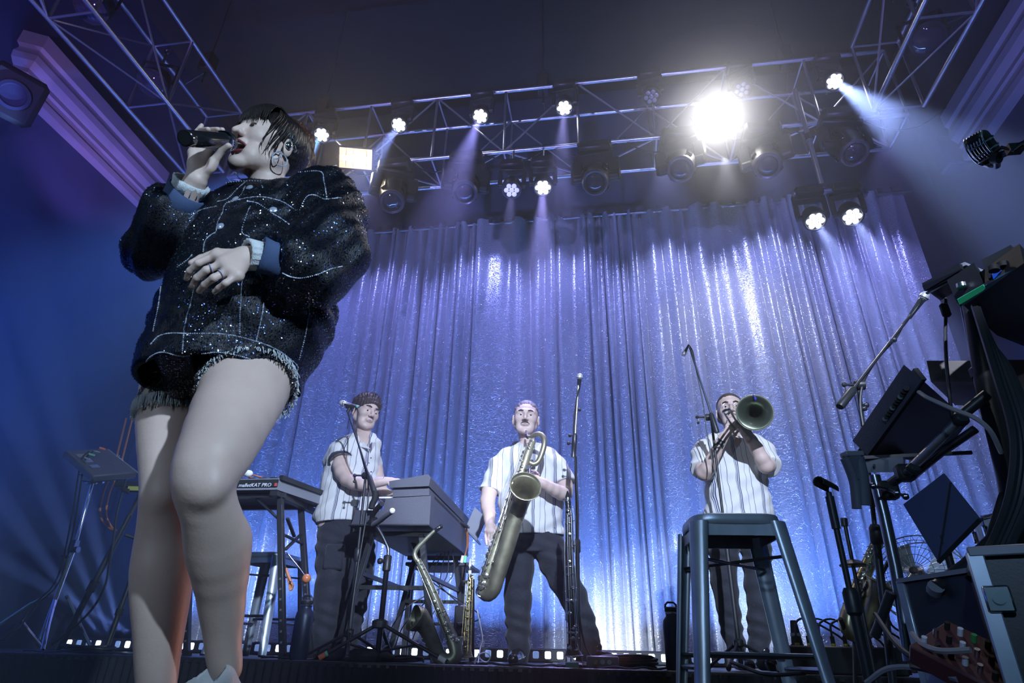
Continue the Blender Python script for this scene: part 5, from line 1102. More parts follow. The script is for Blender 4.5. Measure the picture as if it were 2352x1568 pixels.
def stand(label, base, top, joint_r=0.0, legs=3, leg_len=0.33, pole_m=None, r=0.0105, hub_h=0.14, rot=0.3, round_base=False):
    base, top = V(base), V(top); t = thing('microphone_stand', label, 'stand', base); pm = pole_m or M_black; d = nrm(top-base); L = np.linalg.norm(top-base)
    part('pole', MB().cyl(base+d*0.03, top, r*0.8, 12), pm, t); part('outer_tube', MB().cyl(base+d*0.03, base+d*L*0.52, r*1.3, 12), M_black, t); part('clutch', MB().lathe(base+d*L*0.50, d, [(r*1.3, 0), (r*2.0, 0.01), (r*2.0, 0.07), (r*1.4, 0.085)], 14), M_black, t)
    if round_base: part('base', MB().lathe(onfloor(base, base[2]), (0, 0, 1), [(0.125, 0), (0.125, 0.012), (0.11, 0.022), (0.02, 0.03), (0.015, 0.06)], 28), M_black, t)
    else:
        hub = base+d*hub_h; part('hub', MB().lathe(hub-d*0.02, d, [(0.02, 0), (0.028, 0.008), (0.028, 0.035), (0.018, 0.045)], 12), M_black, t)
        for k in range(legs):
            a = rot+2*PI*k/legs; f = onfloor(base+V(math.cos(a), math.sin(a), 0)*leg_len, base[2]+0.012); o = part('leg', MB().cyl(hub+V(math.cos(a), math.sin(a), 0)*0.02, f, 0.0085, 8), M_black, t); part('rubber_foot', MB().cyl(f+(hub-f)*0.10, f, 0.0125, 8), M_rub, o)
    return t
def boom(t, a, b, r=0.0085, weight=True, knob=None):
    a, b = V(a), V(b); d = nrm(b-a); part('boom_arm', MB().cyl(a, b, r*0.75, 10), M_steel, t)
    if weight: part('counterweight', MB().lathe(a-d*0.01, d, [(0.0, 0), (r*1.7, 0.0), (r*2.0, 0.01), (r*2.0, 0.12), (r*1.3, 0.14)], 14), M_black, t)
    if knob is not None:
        k = V(knob); part('joint', MB().lathe(k-V(0.02, 0.0, 0), (1, 0, 0), [(0.0, 0), (0.02, 0), (0.024, 0.01), (0.024, 0.04), (0.0, 0.042)], 12).cyl(k, k+V(-0.065, -0.01, 0.0), 0.006).ball(k+V(-0.07, -0.01, 0), 0.012, 8, 6).ball(k+V(-0.068, -0.01, -0.04), 0.009, 8, 6).cyl(k+V(-0.066, -0.01, 0), k+V(-0.068, -0.01, -0.045), 0.004, 6), M_black, t)
b_ = onfloor(W(799, 1500, 3.72), RZ); tp = W(840, 1092, 3.72)
t = stand('black boom stand holding a blue-tinted vocal microphone in front of the keyboard player', b_, tp, rot=0.9, leg_len=0.30)
boom(t, W(860, 1130, 3.66), W(798, 944, 3.74), knob=tp)
part('clip', MB().cyl(W(798, 946, 3.74), W(804, 936, 3.74), 0.012).cyl(W(796, 932, 3.74), W(812, 934, 3.74), 0.018), M_black, t)
mk = thing('microphone', 'vocal microphone with a green ring on the boom stand by the keyboard player\'s face', 'microphone', W(812, 932, 3.74)); d = nrm(W(783, 925, 3.72)-W(813, 932, 3.74)); microphone(mk, W(784, 925, 3.72), d, 0.82, M_mesh, M_green)
cable([(813, 932, 3.74), (822, 942, 3.74), (820, 965, 3.73), (819, 1000, 3.72), (834, 1060, 3.70), (846, 1110, 3.70), (842, 1180, 3.70), (822, 1300, 3.69), (802, 1440, 3.68), (792, 1496, 3.70)], 'black cable running down the keyboard player\'s microphone stand', 0.005)
part('holder', MB().tube(cps([(862, 1128, 3.66), (861, 1145, 3.66), (855, 1158, 3.66), (853, 1168, 3.66)], 8), 0.020, 10), M_rub, t, 'black rubber sleeve hanging at the joint')
b_ = onfloor(W(1330, 1518, 3.86), RZ); tp = W(1319, 1044, 3.90)
t = stand('tall stand with a round base and a silver upper rod beside the saxophone player', b_, W(1322, 1048, 3.90), round_base=True)
part('boom_arm', MB().cyl(W(1318, 1046, 3.88), W(1329, 876, 3.86), 0.0085, 12), M_alu, t); part('counterweight', MB().lathe(W(1317, 1050, 3.88), nrm(W(1329, 876, 3.86)-W(1318, 1046, 3.88)), [(0.0, 0), (0.016, 0), (0.017, 0.02), (0.017, 0.145), (0.011, 0.16)], 14), M_steel, t)
for (x, y) in ((1331, 941), (1309, 1000), (1306, 1018)): part('knob', MB().cyl(W(1322, y, 3.88), W(x, y, 3.87), 0.005, 6).ball(W(x, y, 3.87), 0.012, 8, 6), M_black, t)
mk = thing('microphone', 'pale round-headed microphone upright on the tall stand beside the saxophone player', 'microphone', W(1329, 880, 3.86)); microphone(mk, W(1332, 862, 3.84), W(1332, 862, 3.84)-W(1329, 890, 3.87), 0.85)
cable([(1331, 885, 3.86), (1322, 930, 3.85), (1317, 990, 3.85), (1322, 1060, 3.84), (1328, 1180, 3.83), (1327, 1330, 3.83), (1334, 1440, 3.82), (1352, 1500, 3.80), (1380, 1524, 3.76)], 'black cable running down the tall round-based stand', 0.005)
b_ = onfloor(W(1700, 1512, 3.98), RZ); tp = W(1634, 965, 3.98)
t = stand('black boom stand slanting in front of the trombone player', b_, tp, rot=0.1, leg_len=0.26); boom(t, W(1646, 990, 3.90), W(1584, 798, 3.98), knob=W(1626, 958, 3.97))
mk = thing('microphone', 'small bluish microphone hanging from the top of the boom by the trombone player', 'microphone', W(1582, 797, 3.98)); microphone(mk, W(1570, 814, 3.96), W(1570, 814, 3.96)-W(1582, 792, 3.98), 0.62)
cable([(1584, 794, 3.98), (1592, 810, 3.97), (1601, 858, 3.96), (1614, 920, 3.95), (1622, 980, 3.94), (1632, 1040, 3.94), (1650, 1120, 3.93)], 'thin cable looping down the boom in front of the trombone player', 0.004)
# ---------------- stools
def stool(label, c, yaw, zf, h=0.76, s=1.0, m_=None):
    m_ = m_ or M_galv; c = V(c[0], c[1], zf); t = thing('metal_stool', label, 'stool', c); ex, ey = V(math.cos(yaw), math.sin(yaw), 0), V(-math.sin(yaw), math.cos(yaw), 0); up = V(0, 0, 1); a = 0.155*s; b = 0.215*s
    n = 40; prof = [(1.0, -0.040), (1.03, -0.036), (1.04, -0.018), (1.02, -0.004), (0.97, 0.0), (0.90, -0.006), (0.80, -0.008), (0.0, -0.006)]; P = []
    def sq(t_, k): x, y = math.cos(t_), math.sin(t_); q = (abs(x)**5+abs(y)**5)**(-0.2); return c+ex*x*q*a*k+ey*y*q*a*k
    for (k, z) in prof:
        for i in range(n): P.append(sq(2*PI*i/n, max(k, 0.001))+up*(h+z))
    part('seat', MB().add(P, [(r*n+i, r*n+(i+1) % n, (r+1)*n+(i+1) % n, (r+1)*n+i) for r in range(len(prof)-1) for i in range(n)]), m_, t, smooth=50)
    m = MB()
    for i in (-1, 1): m.bar(c+ex*a*i*0.96-ey*a*0.8+up*(h-0.055), c+ex*a*i*0.96+ey*a*0.8+up*(h-0.055), 0.006, 0.05); m.bar(c+ey*a*i*0.96-ex*a*0.8+up*(h-0.055), c+ey*a*i*0.96+ex*a*0.8+up*(h-0.055), 0.006, 0.05, up)
    part('apron', m, m_, t)
    feet = []
    for i in (-1, 1):
        for j in (-1, 1):
            tp_ = c+ex*i*a*0.90+ey*j*a*0.90+up*(h-0.03); ft = c+ex*i*b+ey*j*b; feet.append((tp_, ft)); d = nrm(ft-tp_); o = nrm(ex*i+ey*j); s_ = np.cross(d, o); rows = []; K = 12
            for q, (p, w1, w2) in enumerate(((tp_, 0.062, 0.024), (tp_*.75+ft*.25, 0.056, 0.023), (tp_*.3+ft*.7, 0.047, 0.020), (ft+up*0.012, 0.042, 0.018))):
                for k in range(K): th = -1.75+3.5*k/(K-1); rows.append(p+(o*math.cos(th)*w2+s_*math.sin(th)*w1/1.0*0.62)*s)
                for k in range(K): th = 1.75-3.5*k/(K-1); rows.append(p+(o*(math.cos(th)*w2-0.004)+s_*math.sin(th)*(w1*0.62-0.004))*s)
            KK = 2*K; g = part('leg', MB().add(rows, [(r*KK+k, r*KK+(k+1) % KK, (r+1)*KK+(k+1) % KK, (r+1)*KK+k) for r in range(3) for k in range(KK)]+[tuple(range(KK))[::-1], tuple(3*KK+k for k in range(KK))]), m_, t, smooth=50)
            part('rubber_foot', MB().box(ft+up*0.007, (0.034*s, 0.034*s, 0.014), (ex, ey, up), 0.003), M_rub, g)
    def on(leg, z): tp_, ft = leg; k = (tp_[2]-zf-z)/(tp_[2]-zf); return tp_+(ft-tp_)*k
    for i, j in ((0, 1), (2, 3), (0, 2), (1, 3)): zz = 0.24 if (i, j) in ((0, 1), (2, 3)) else 0.28; part('rung', MB().cyl(on(feet[i], zz*h/0.76), on(feet[j], zz*h/0.76), 0.009*s, 8), M_steel, t)
    for i, j in ((0, 3), (1, 2)): part('cross_brace', MB().cyl(on(feet[i], h-0.16), on(feet[j], h-0.16+0.01*i), 0.006*s, 8), M_steel, t)
    return t
q = W(1681, 1180, 2.40); stool('large brushed-metal stool close to the camera in front of the trombone player', (q[0]+0.01, 2.56), math.radians(4), 0.0, q[2]+0.005, 1.02)
q = W(610, 1268, 4.75); stool('metal stool standing behind the singer\'s leg under the mallet keyboard', (q[0]-0.02, 4.90), math.radians(-6), RZ, q[2]-RZ, 1.15)
# ---------------- water bottles
def bottle(label, px, py, Y, h, m_):
    c = onfloor(W(px, py, Y), RZ); t = thing('water_bottle', label, 'bottle', c); r = h*0.155; up = V(0, 0, 1)
    part('body', MB().lathe(c, up, [(0, 0), (r*0.92, 0), (r, 0.006), (r, h*0.66), (r*0.92, h*0.73), (r*0.62, h*0.79), (r*0.60, h*0.82)], 24), m_, t)
    part('neck_ring', MB().lathe(c+up*h*0.82, up, [(r*0.60, 0), (r*0.66, 0.004), (r*0.66, h*0.035), (r*0.6, h*0.04)], 20), M_chrome, t)
    part('lid', MB().lathe(c+up*h*0.86, up, [(r*0.62, 0), (r*0.68, 0.004), (r*0.68, h*0.06), (r*0.5, h*0.075), (0, h*0.075)], 20), M_black, t)
    part('handle', MB().tube([c+up*h*0.92+V(x, 0, z) for x, z in ((-r*0.6, 0), (-r*0.55, h*0.05), (-r*0.3, h*0.085), (r*0.3, h*0.085), (r*0.55, h*0.05), (r*0.6, 0))], 0.0055, 8, flat=1.5), M_black, t)
bottle('black steel water bottle at the foot of the mallet keyboard stand', 684, 1512, 3.62, 0.33, mat('matt_black_bottle', (0.03, 0.04, 0.07), 0.4, 0.4)); bottle('black steel water bottle standing alone on the riser left of the large stool', 1552, 1525, 3.64, 0.32, mat('matt_black_bottle'.replace('matt', 'satin'), (0.022, 0.03, 0.055), 0.38, 0.4))
# ---------------- mallet keyboard and its stand
xa, xb = W(352, 1110, 3.62), W(640, 1106, 3.62); zt_, zb_ = W(640, 1098, 3.62)[2], W(640, 1124, 3.62)[2]; rb = WZ(757, 1150, zt_-0.03); rb[1] = min(rb[1], 4.35)
mk = thing('mallet_keyboard', 'grey electronic mallet keyboard with white printed lettering on its front rail', 'keyboard', ((xa[0]+xb[0])/2, 3.9, zb_))
P = [V(xa[0], 3.62, 0), V(xb[0], 3.62, 0), V(rb[0], rb[1], 0), V(xa[0]-0.10, rb[1], 0)]; m = MB().add([p+V(0, 0, zb_) for p in P]+[p+V(0, 0, zt_) for p in P], [(3, 2, 1, 0), (4, 5, 6, 7), (0, 1, 5, 4), (1, 2, 6, 5), (2, 3, 7, 6), (3, 0, 4, 7)]); part('case', m, M_grey, mk)
m = MB().box((xb[0]-0.30, 3.612, (zt_+zb_)/2+0.004), (0.60, 0.012, (zt_-zb_)*0.62)); part('front_label', m, M_black, mk)
text(mk, 'malletKAT PRO', (W(549, 1110, 3.604)[0], 3.604, zb_+0.016), (1, 0, 0), (0, 0, 1), 0.034, M_print, align='LEFT', depth=0.0008, shear=0.15)
part('red_mark', MB().box((W(634, 1110, 3.604)[0], 3.604, zb_+0.028), (0.018, 0.002, 0.020)), mat('red_print', (0.5, 0.08, 0.06), 0.5), mk)
for k in range(11):
    x = xa[0]+0.05+k*(xb[0]-xa[0]-0.05)/11
    part('bar_pad', MB().box((x, 3.80, zt_+0.012), (0.055, 0.26, 0.024), bev=0.008), M_rub, mk); 
    if k % 7 not in (2, 6): part('bar_pad', MB().box((x+0.037, 4.08, zt_+0.020), (0.050, 0.24, 0.036), bev=0.008), M_rub, mk)
part('end_cheek', MB().bar(V(xb[0]+0.01, 3.62, zt_+0.004), V(rb[0], rb[1], zt_+0.004), 0.03, 0.03), M_black, mk)
for (p, q) in (((546, 1097, 3.66), (600, 1102, 3.9)), ((568, 1101, 3.66), (618, 1103, 3.9))):
    t = thing('mallet', 'white felt-headed mallet lying on the mallet keyboard, %s' % ('next to the singer\'s leg' if p[0] < 560 else 'the right one of the pair'), 'mallet', W(*p)); c = W(*p); c[2] = zt_+0.046; e = V(c[0]+0.12, 3.98, zt_+0.046)
    part('head', MB().ball(c, V(0.028, 0.024, 0.022), 14, 10), M_felt, t, smooth=True); part('shaft', MB().cyl(c, e, 0.0045, 8), M_wood, t)
st = thing('keyboard_stand', 'black folding stand with punched square legs under the mallet keyboard', 'stand', onfloor(W(650, 1512, 3.66), RZ))
def sqbar(name, a, b, w_, parent, m_=M_black, up=(0, 1, 0)): return part(name, MB().bar(W(*a) if len(a) == 3 and a[0] > 20 else a, W(*b) if len(b) == 3 and b[0] > 20 else b, w_, w_, up, 0.004), m_, parent)
def fl(px, py, Y, z=RZ): return onfloor(W(px, py, Y), z)
for (a, b) in (((645, 1124, 3.70), (650, 1512, 3.70)), ((690, 1162, 4.05), (716, 1504, 4.05)), ((395, 1124, 3.70), (370, 1508, 3.70)), ((440, 1162, 4.05), (430, 1500, 4.05))):
    A, B = W(*a), fl(*b); A[2] = zb_; g = part('leg', MB().bar(A, B, 0.036, 0.036, (0, 1, 0), 0.004), M_black, st); d = (B-A)
    part('foot_cap', MB().bar(B+V(0, 0, 0.03), B, 0.042, 0.042, (0, 1, 0)), M_rub, g)
    m = MB()
    for k in range(7): c = A+d*(0.55+0.06*k); m.box(c+V(0, -0.0185, 0), (0.012, 0.004, 0.012))
    part('peg_holes', m, M_alu, g, kind='stuff')
for (a, b) in (((583, 1138, 3.72), (640, 1192, 3.72)), ((652, 1228, 3.72), (694, 1248, 4.03)), ((660, 1190, 3.72), (676, 1232, 3.9)), ((655, 1262, 3.72), (690, 1228, 4.03))): part('brace', MB().bar(W(*a), W(*b), 0.022, 0.014, (0, 0, 1), 0.003), M_steel if a[0] == 583 else M_black, st)
for Y_ in (3.70, 4.05): part('top_rail', MB().bar(V(xa[0], Y_, zb_-0.018), V(xb[0]+0.02, Y_, zb_-0.018), 0.03, 0.03), M_black, st)
for s_ in (0, 1): part('side_rail', MB().bar(V(xb[0]-0.02-s_*0.75, 3.62, zb_-0.02), V(xb[0]+0.0-s_*0.75, 4.30, zb_-0.02), 0.05, 0.03), M_black, st)
# vibraslap hooked on the stand
vb = thing('vibraslap', 'vibraslap with a wooden ball and a leaf-shaped wooden box clamped to the mallet keyboard stand', 'percussion', W(704, 1330, 3.66))
part('ball', MB().ball(W(704, 1328, 3.64), 0.026, 18, 12), M_wood, vb, smooth=True); part('rod', MB().tube(cps([(704, 1328, 3.64), (690, 1308, 3.65), (672, 1286, 3.66), (656, 1268, 3.67), (654, 1290, 3.67), (658, 1310, 3.67)], 16), 0.0035, 8), M_chrome, vb)
D = SDF(W(666, 1330, 3.66)-0.09, W(666, 1330, 3.66)+0.09, 0.003); D.cap(W(658, 1308, 3.67), W(669, 1346, 3.65), 0.013, 0.026, 0.01, flat=(A1, 0.5)); D.cap(W(658, 1322, 3.645), W(667, 1350, 3.63), 0.003, 0.014, 0.003, 's'); part('box', D.mesh(), mat('pale_red_wood', (0.60, 0.24, 0.10), 0.35), vb, smooth=True)
part('rivets', MB().ball(W(667, 1336, 3.63), 0.006, 8, 6), M_black, vb, kind='stuff')
# ---------------- left: percussion pad on a chrome stand
A, B = W(247, 1029, 4.25), W(350, 1109, 4.15); e1 = nrm(B-A); e2 = W(190, 1056, 3.98)-A; e2 = nrm(e2-e1*(e2@e1)); e3 = np.cross(e2, e1); e3 = e3 if e3@(CC-A) < 0 else -e3; Lp = 0.46
pd = thing('drum_pad', 'black electronic percussion pad tilted on a chrome stand behind the singer\'s legs', 'drum pad', A+e1*0.2)
part('case', MB().box(A+e1*Lp/2+e2*0.16+e3*0.03, (Lp, 0.32, 0.058), (e1, e2, e3), 0.010), M_pur, pd); part('front_rail', MB().box(A+e1*Lp/2-e2*0.006+e3*0.012, (Lp, 0.012, 0.008), (e1, e2, e3)), M_grey, pd)
for i in range(4):
    for j in range(2): part('pad', MB().box(A+e1*(0.07+0.107*i)+e2*(0.09+0.14*j)+e3*0.064, (0.095, 0.12, 0.012), (e1, e2, e3), 0.004), M_rub, pd)
for i in range(3): part('underside_plate', MB().box(A+e1*(0.12+0.10*i)+e2*(0.25)-e3*0.003, (0.05, 0.06, 0.006), (e1, e2, e3)), M_alu if i else M_grey, pd)
nn = nrm(np.cross(e1, e3)); nn = nn if nn@(CC-A) > 0 else -nn
text(pd, 'Alesis', A+e1*0.13-e2*0.001+e3*0.020, e1, np.cross(nrm(np.cross(e1, e3)) if nrm(np.cross(e1, e3))@(CC-A) > 0 else -nrm(np.cross(e1, e3)), e1)*1.0, 0.048, M_print, shear=0.25)
for k, (x, y) in enumerate(((198, 1048), (208, 1040), (220, 1032), (232, 1026))): part('jack_plug', MB().cyl(W(x+10, y+6, 4.0), W(x-4, y+2, 3.97), 0.008, 8), (M_chrome, M_green, M_chrome, M_tape)[k], pd)
cs = thing('drum_hardware_stand', 'chrome tripod stand at the far left carrying the percussion pad', 'stand', fl(120, 1490, 4.2))
hub = W(128, 1368, 4.2)
part('pole', MB().cyl(W(213, 1108, 4.15), W(170, 1262, 4.17), 0.011, 12), M_chrome, cs); part('outer_tube', MB().cyl(W(172, 1255, 4.17), W(93, 1470, 4.2), 0.015, 12), M_chrome, cs)
part('clamp', MB().cyl(W(160, 1262, 4.16), W(180, 1262, 4.16), 0.022, 10).box(W(170, 1250, 4.16), (0.05, 0.04, 0.06)), M_steel, cs); part('collar', MB().cyl(W(143, 1276, 4.17), W(160, 1280, 4.17), 0.012, 8), M_black, cs)
part('tilter_arm', MB().cyl(W(184, 1089, 4.06), W(262, 1066, 4.12), 0.0095, 10), M_chrome, cs); part('tilter', MB().box(W(210, 1106, 4.12), (0.09, 0.04, 0.035), bev=0.008).cyl(W(192, 1102, 4.1), W(238, 1106, 4.12), 0.013), M_chrome, cs); part('pad_bracket', MB().box(W(252, 1078, 4.12), (0.10, 0.05, 0.03), (e1, e2, e3), 0.006), M_steel, cs)
for pts in ([(112, 1368, 4.15), (70, 1387, 4.1), (0, 1434, 4.0)], [(47, 1425, 4.05), (83, 1470, 4.15), (92, 1484, 4.18)], [(153, 1368, 4.2), (182, 1430, 4.22), (211, 1490, 4.25)], [(128, 1372, 4.2), (112, 1430, 4.05), (98, 1492, 3.95)]): part('leg', MB().tube([W(*p) for p in pts], 0.012, 8), M_chrome, cs)
for i, k in enumerate((0, 9)): cable([(205+k, 1036, 4.0), (188+k, 1052, 3.98), (180+k, 1090, 3.98), (166+k, 1180, 4.05), (150+k, 1262, 4.1), (138+k, 1310, 4.1), (118+k, 1350, 4.05), (80+k, 1385, 4.0), (42+k, 1432, 3.9), (2+k, 1470, 3.8)], 'black cable drooping from the percussion pad down the chrome stand, %s one' % ('outer' if i == 0 else 'inner'), 0.006)
# black keyboard stand behind her legs
ks = thing('keyboard_stand', 'black tubular stand with two slanting legs at the left of the singer', 'stand', fl(190, 1492, 4.0))
for a, b, r in (((298, 1182, 4.1), (136, 1488, 4.1), 0.021), ((312, 1300, 4.3), (242, 1492, 4.3), 0.019)):
    A, B = W(*a), fl(*b); g = part('leg', MB().cyl(A, B, r, 12), M_black, ks); part('sleeve', MB().cyl(A+(B-A)*0.50, A+(B-A)*0.58, r*1.35, 12), M_rub, g)
for a, b, r in (((287, 1228, 4.1), (330, 1242, 4.2), 0.012), ((294, 1190, 4.1), (330, 1120, 4.2), 0.018), ((330, 1120, 4.2), (312, 1300, 4.3), 0.014), ((280, 1124, 4.1), (350, 1128, 4.2), 0.016)): part('cross_bar', MB().cyl(W(*a), W(*b), r, 10), M_black, ks)
dv = thing('effects_box', 'small black effects box with a yellow panel beside the singer\'s knee', 'electronics', W(310, 1120, 4.1)); part('case', MB().box(W(312, 1117, 4.12), (0.24, 0.16, 0.045), (A1, A2, V(0, 0, 1)), 0.006), M_black, dv); part('yellow_panel', MB().box(W(315, 1122, 4.03), (0.13, 0.02, 0.030), (A1, A2, V(0, 0, 1))), mat('yellow_panel', (0.65, 0.60, 0.12), 0.5), dv)
for k in range(3): part('knob', MB().cyl(W(285+k*5, 1120+k*2, 4.0), W(283+k*5, 1128+k*2, 3.98), 0.009, 8), M_rub, dv)
cable([(290, 1100, 4.0), (268, 1180, 4.0), (262, 1230, 4.0), (252, 1290, 4.0), (240, 1350, 3.98), (210, 1400, 3.96), (170, 1440, 3.9), (120, 1480, 3.85)], 'black cable hanging from the slanting leg of the left keyboard stand', 0.008)
for k in (0, 14): cable([(290+k, 960, 4.6), (262+k, 1070, 4.6), (238+k, 1130, 4.6), (230+k, 1180, 4.6), (248+k*.6, 1210, 4.6), (268, 1218, 4.6)], 'orange cable looping down behind the percussion pad, %s strand' % ('left' if k == 0 else 'right'), 0.008, M_orange)
# ---------------- instrument stand with a fork
gs = thing('instrument_stand', 'chrome and black tripod instrument stand with an empty padded fork', 'stand', fl(868, 1505, 3.66))
part('pole', MB().cyl(W(888, 1306, 3.66), fl(868, 1503, 3.66)+V(0, 0, 0.02), 0.016, 14), mat('gloss_black_tube', (0.03, 0.03, 0.04), 0.15, 0.7), gs); part('collar', MB().lathe(W(887, 1312, 3.66), (0, 0, 1), [(0.017, 0), (0.024, 0.006), (0.024, 0.085), (0.02, 0.09)], 16), M_black, gs); part('knob', MB().cyl(W(884, 1288, 3.65), W(874, 1288, 3.62), 0.010).ball(W(873, 1288, 3.61), 0.018, 10, 8), M_black, gs)
part('neck', MB().tube(cps([(889, 1300, 3.66), (892, 1264, 3.66), (887, 1248, 3.66), (874, 1222, 3.66), (860, 1200, 3.66)], 16), 0.0105, 10), M_steel, gs)
part('fork_arm', MB().tube(cps([(856, 1204, 3.66), (855, 1186, 3.64), (864, 1170, 3.60), (877, 1157, 3.56)], 10), 0.0165, 10), M_rub, gs, 'black padded fork arm'); part('fork_arm', MB().tube(cps([(856, 1204, 3.66), (870, 1197, 3.62), (886, 1184, 3.56), (900, 1174, 3.52)], 10), 0.0165, 10), M_pad, gs, 'grey padded fork arm with a pale tip')
part('fork_tip', MB().ball(W(901, 1173, 3.515), 0.0175, 10, 8), M_felt, gs)
hb_ = W(873, 1430, 3.66); part('hub', MB().lathe(hb_-V(0, 0, 0.03), (0, 0, 1), [(0.02, 0), (0.045, 0.006), (0.045, 0.04), (0.02, 0.05)], 16), M_black, gs)
for (x, y, Y_, tip) in ((733, 1508, 3.56, M_tape), (1024, 1524, 3.60, M_felt), (905, 1492, 4.0, M_rub)):
    f = onfloor(W(x, y, Y_), RZ+0.012); g = part('leg', MB().cyl(hb_+nrm(f-hb_)*0.03, f, 0.0105, 10), M_black, gs); part('brace', MB().cyl(hb_*.42+f*.58, V(hb_[0], hb_[1], RZ+0.05), 0.006, 8), M_black, gs); part('foot_tip', MB().cyl(f+(hb_-f)*0.10, f, 0.0145, 10), tip, g)
    if tip is M_tape: part('white_band', MB().cyl(f+(hb_-f)*0.14, f+(hb_-f)*0.105, 0.0148, 10), M_green, g)
# ---------------- saxophones
def keywork(parent, P, R, side, n, cup_r, m_, rods=3, seed=1, ang0=0.0, spread=1.3):
    """tone-hole cups, posts and rods along a tube whose axis points are P with radii R; side: direction they face"""
    rr = random.Random(seed); side = nrm(side); P = np.array(P)
    def at(t): x = t*(len(P)-1); i = min(int(x), len(P)-2); f = x-i; return P[i]*(1-f)+P[i+1]*f, R[i]*(1-f)+R[i+1]*f, nrm(P[i+1]-P[i])
    for k in range(n):
        t = (k+0.5)/n; c, r, d = at(t); s_ = nrm(side-d*(side@d)); b = np.cross(d, s_); a = ang0+spread*(rr.random()-0.5); o = s_*math.cos(a)+b*math.sin(a); cr = cup_r*(0.6+0.55*t)*rr.uniform(0.85, 1.1)
        part('key_cup', MB().lathe(c+o*(r+0.002), o, [(cr*0.92, 0), (cr, 0.002), (cr, 0.006), (cr*0.8, 0.008), (0, 0.0085)], 12), m_, parent)
        q = np.cross(d, o); part('key_arm', MB().tube([c+o*(r+0.010), c+o*(r+0.012)+q*cr*0.8, c+o*(r+0.006)+q*cr*1.5], 0.0022, 5), m_, parent)
    for j in range(rods):
        a = ang0+(j-(rods-1)/2)*0.75; pts = []
        for t in np.linspace(0.03+0.05*j, 0.97-0.04*j, 9): c, r, d = at(t); s_ = nrm(side-d*(side@d)); b = np.cross(d, s_); pts.append(c+(s_*math.cos(a)+b*math.sin(a))*(r+0.010))
        part('rod', MB().tube(pts, 0.0022, 6), m_, parent)
        m = MB()
        for p in pts[::2]: m.ball(p, 0.0042, 6, 5)
        part('posts', m, m_, parent, kind='stuff')
M_kb = mat('pale_brass_keys', (0.62, 0.60, 0.50), 0.24, 0.9)
def flare(p, d, prof, seg=30): return MB().lathe(p, d, prof, seg)
def sax(name, label, neck, body, bow, bell, rim, m_, side, keyn=14, cup=0.014, mouth=None, hollow=True, seed=1, rimw=1.0):
    P0 = V(W(*body[-1][:3])); t = thing('saxophone', label, 'saxophone', P0)
    def swept(nm, rows, n=18, seg=14, parent=t, lb=None):
        Q = subdiv(wchain(rows), max(2, n//len(rows))); Q = np.array(Q); return part(nm, MB().tube(Q[:, :3], Q[:, 3], seg), m_, parent, lb, smooth=60), Q
    swept('neck', neck); b_o, Qb = swept('body_tube', body, 24, 18); swept('bow', bow, 14, 18)
    Q = np.array(subdiv(wchain(bell), 6)); n = len(Q); seg = 26; a, b, _ = frame(Q[1, :3]-Q[0, :3]); out = []; rim_d = nrm(W(*rim[1])-W(*rim[0]))
    T = [nrm(Q[min(i+1, n-1), :3]-Q[max(i-1, 0), :3]) for i in range(n)]; T[-1] = rim_d; T[-2] = nrm(T[-2]+rim_d); rings = []
    for i in range(n):
        a = nrm(a-T[i]*(a@T[i])); bb = np.cross(T[i], a); rings.append([Q[i, :3]+Q[i, 3]*(math.cos(x)*a+math.sin(x)*bb) for x in np.arange(seg)*2*PI/seg])
    inner = [[Q[i, :3]+(Q[i, 3]-0.0025)*((V(p)-Q[i, :3])/(Q[i, 3]+1e-9)) for p in rings[i]] for i in range(n-1, -1, -1)]
    allr = rings+inner; F = [(r*seg+k, r*seg+(k+1) % seg, (r+1)*seg+(k+1) % seg, (r+1)*seg+k) for r in range(len(allr)-1) for k in range(seg)]
    part('bell', MB().add(np.concatenate([np.array(r) for r in allr]), F), m_, t, smooth=60)
    part('bell_rim', MB().tube(rings[-1], 0.0028, 6, closed=True), m_, t)
    keywork(t, Qb[:, :3], Qb[:, 3], side, keyn, cup, M_kb, 3, seed)
    keywork(t, Q[:n-4, :3], Q[:n-4, 3], V(side)*-0.3+A1*-0.8, 4, cup*1.5, M_kb, 1, seed+3, 0, 0.4)
    for f in (0.3, 0.62): i = int(f*(len(Qb)-1)); part('body_band', MB().lathe(Qb[i, :3], Qb[i+1, :3]-Qb[i, :3], [(Qb[i, 3]*1.03, 0), (Qb[i, 3]*1.07, 0.003), (Qb[i, 3]*1.03, 0.006)], 18), m_, t)
    if mouth: 
        a, b = W(*mouth[0]), W(*mouth[1]); part('mouthpiece', MB().lathe(a, b-a, [(0.012, 0), (0.0135, 0.01), (0.0125, 0.05), (0.008, np.linalg.norm(b-a)*0.85), (0.003, np.linalg.norm(b-a))], 12), M_ebony, t); part('ligature', MB().lathe(a+(b-a)*0.25, b-a, [(0.0142, 0), (0.0150, 0.003), (0.0145, 0.02), (0.0135, 0.022)], 12), M_chrome, t)
    return t, Qb, Q
cam_side = nrm(V(CC)-W(1180, 1200, 4.0))
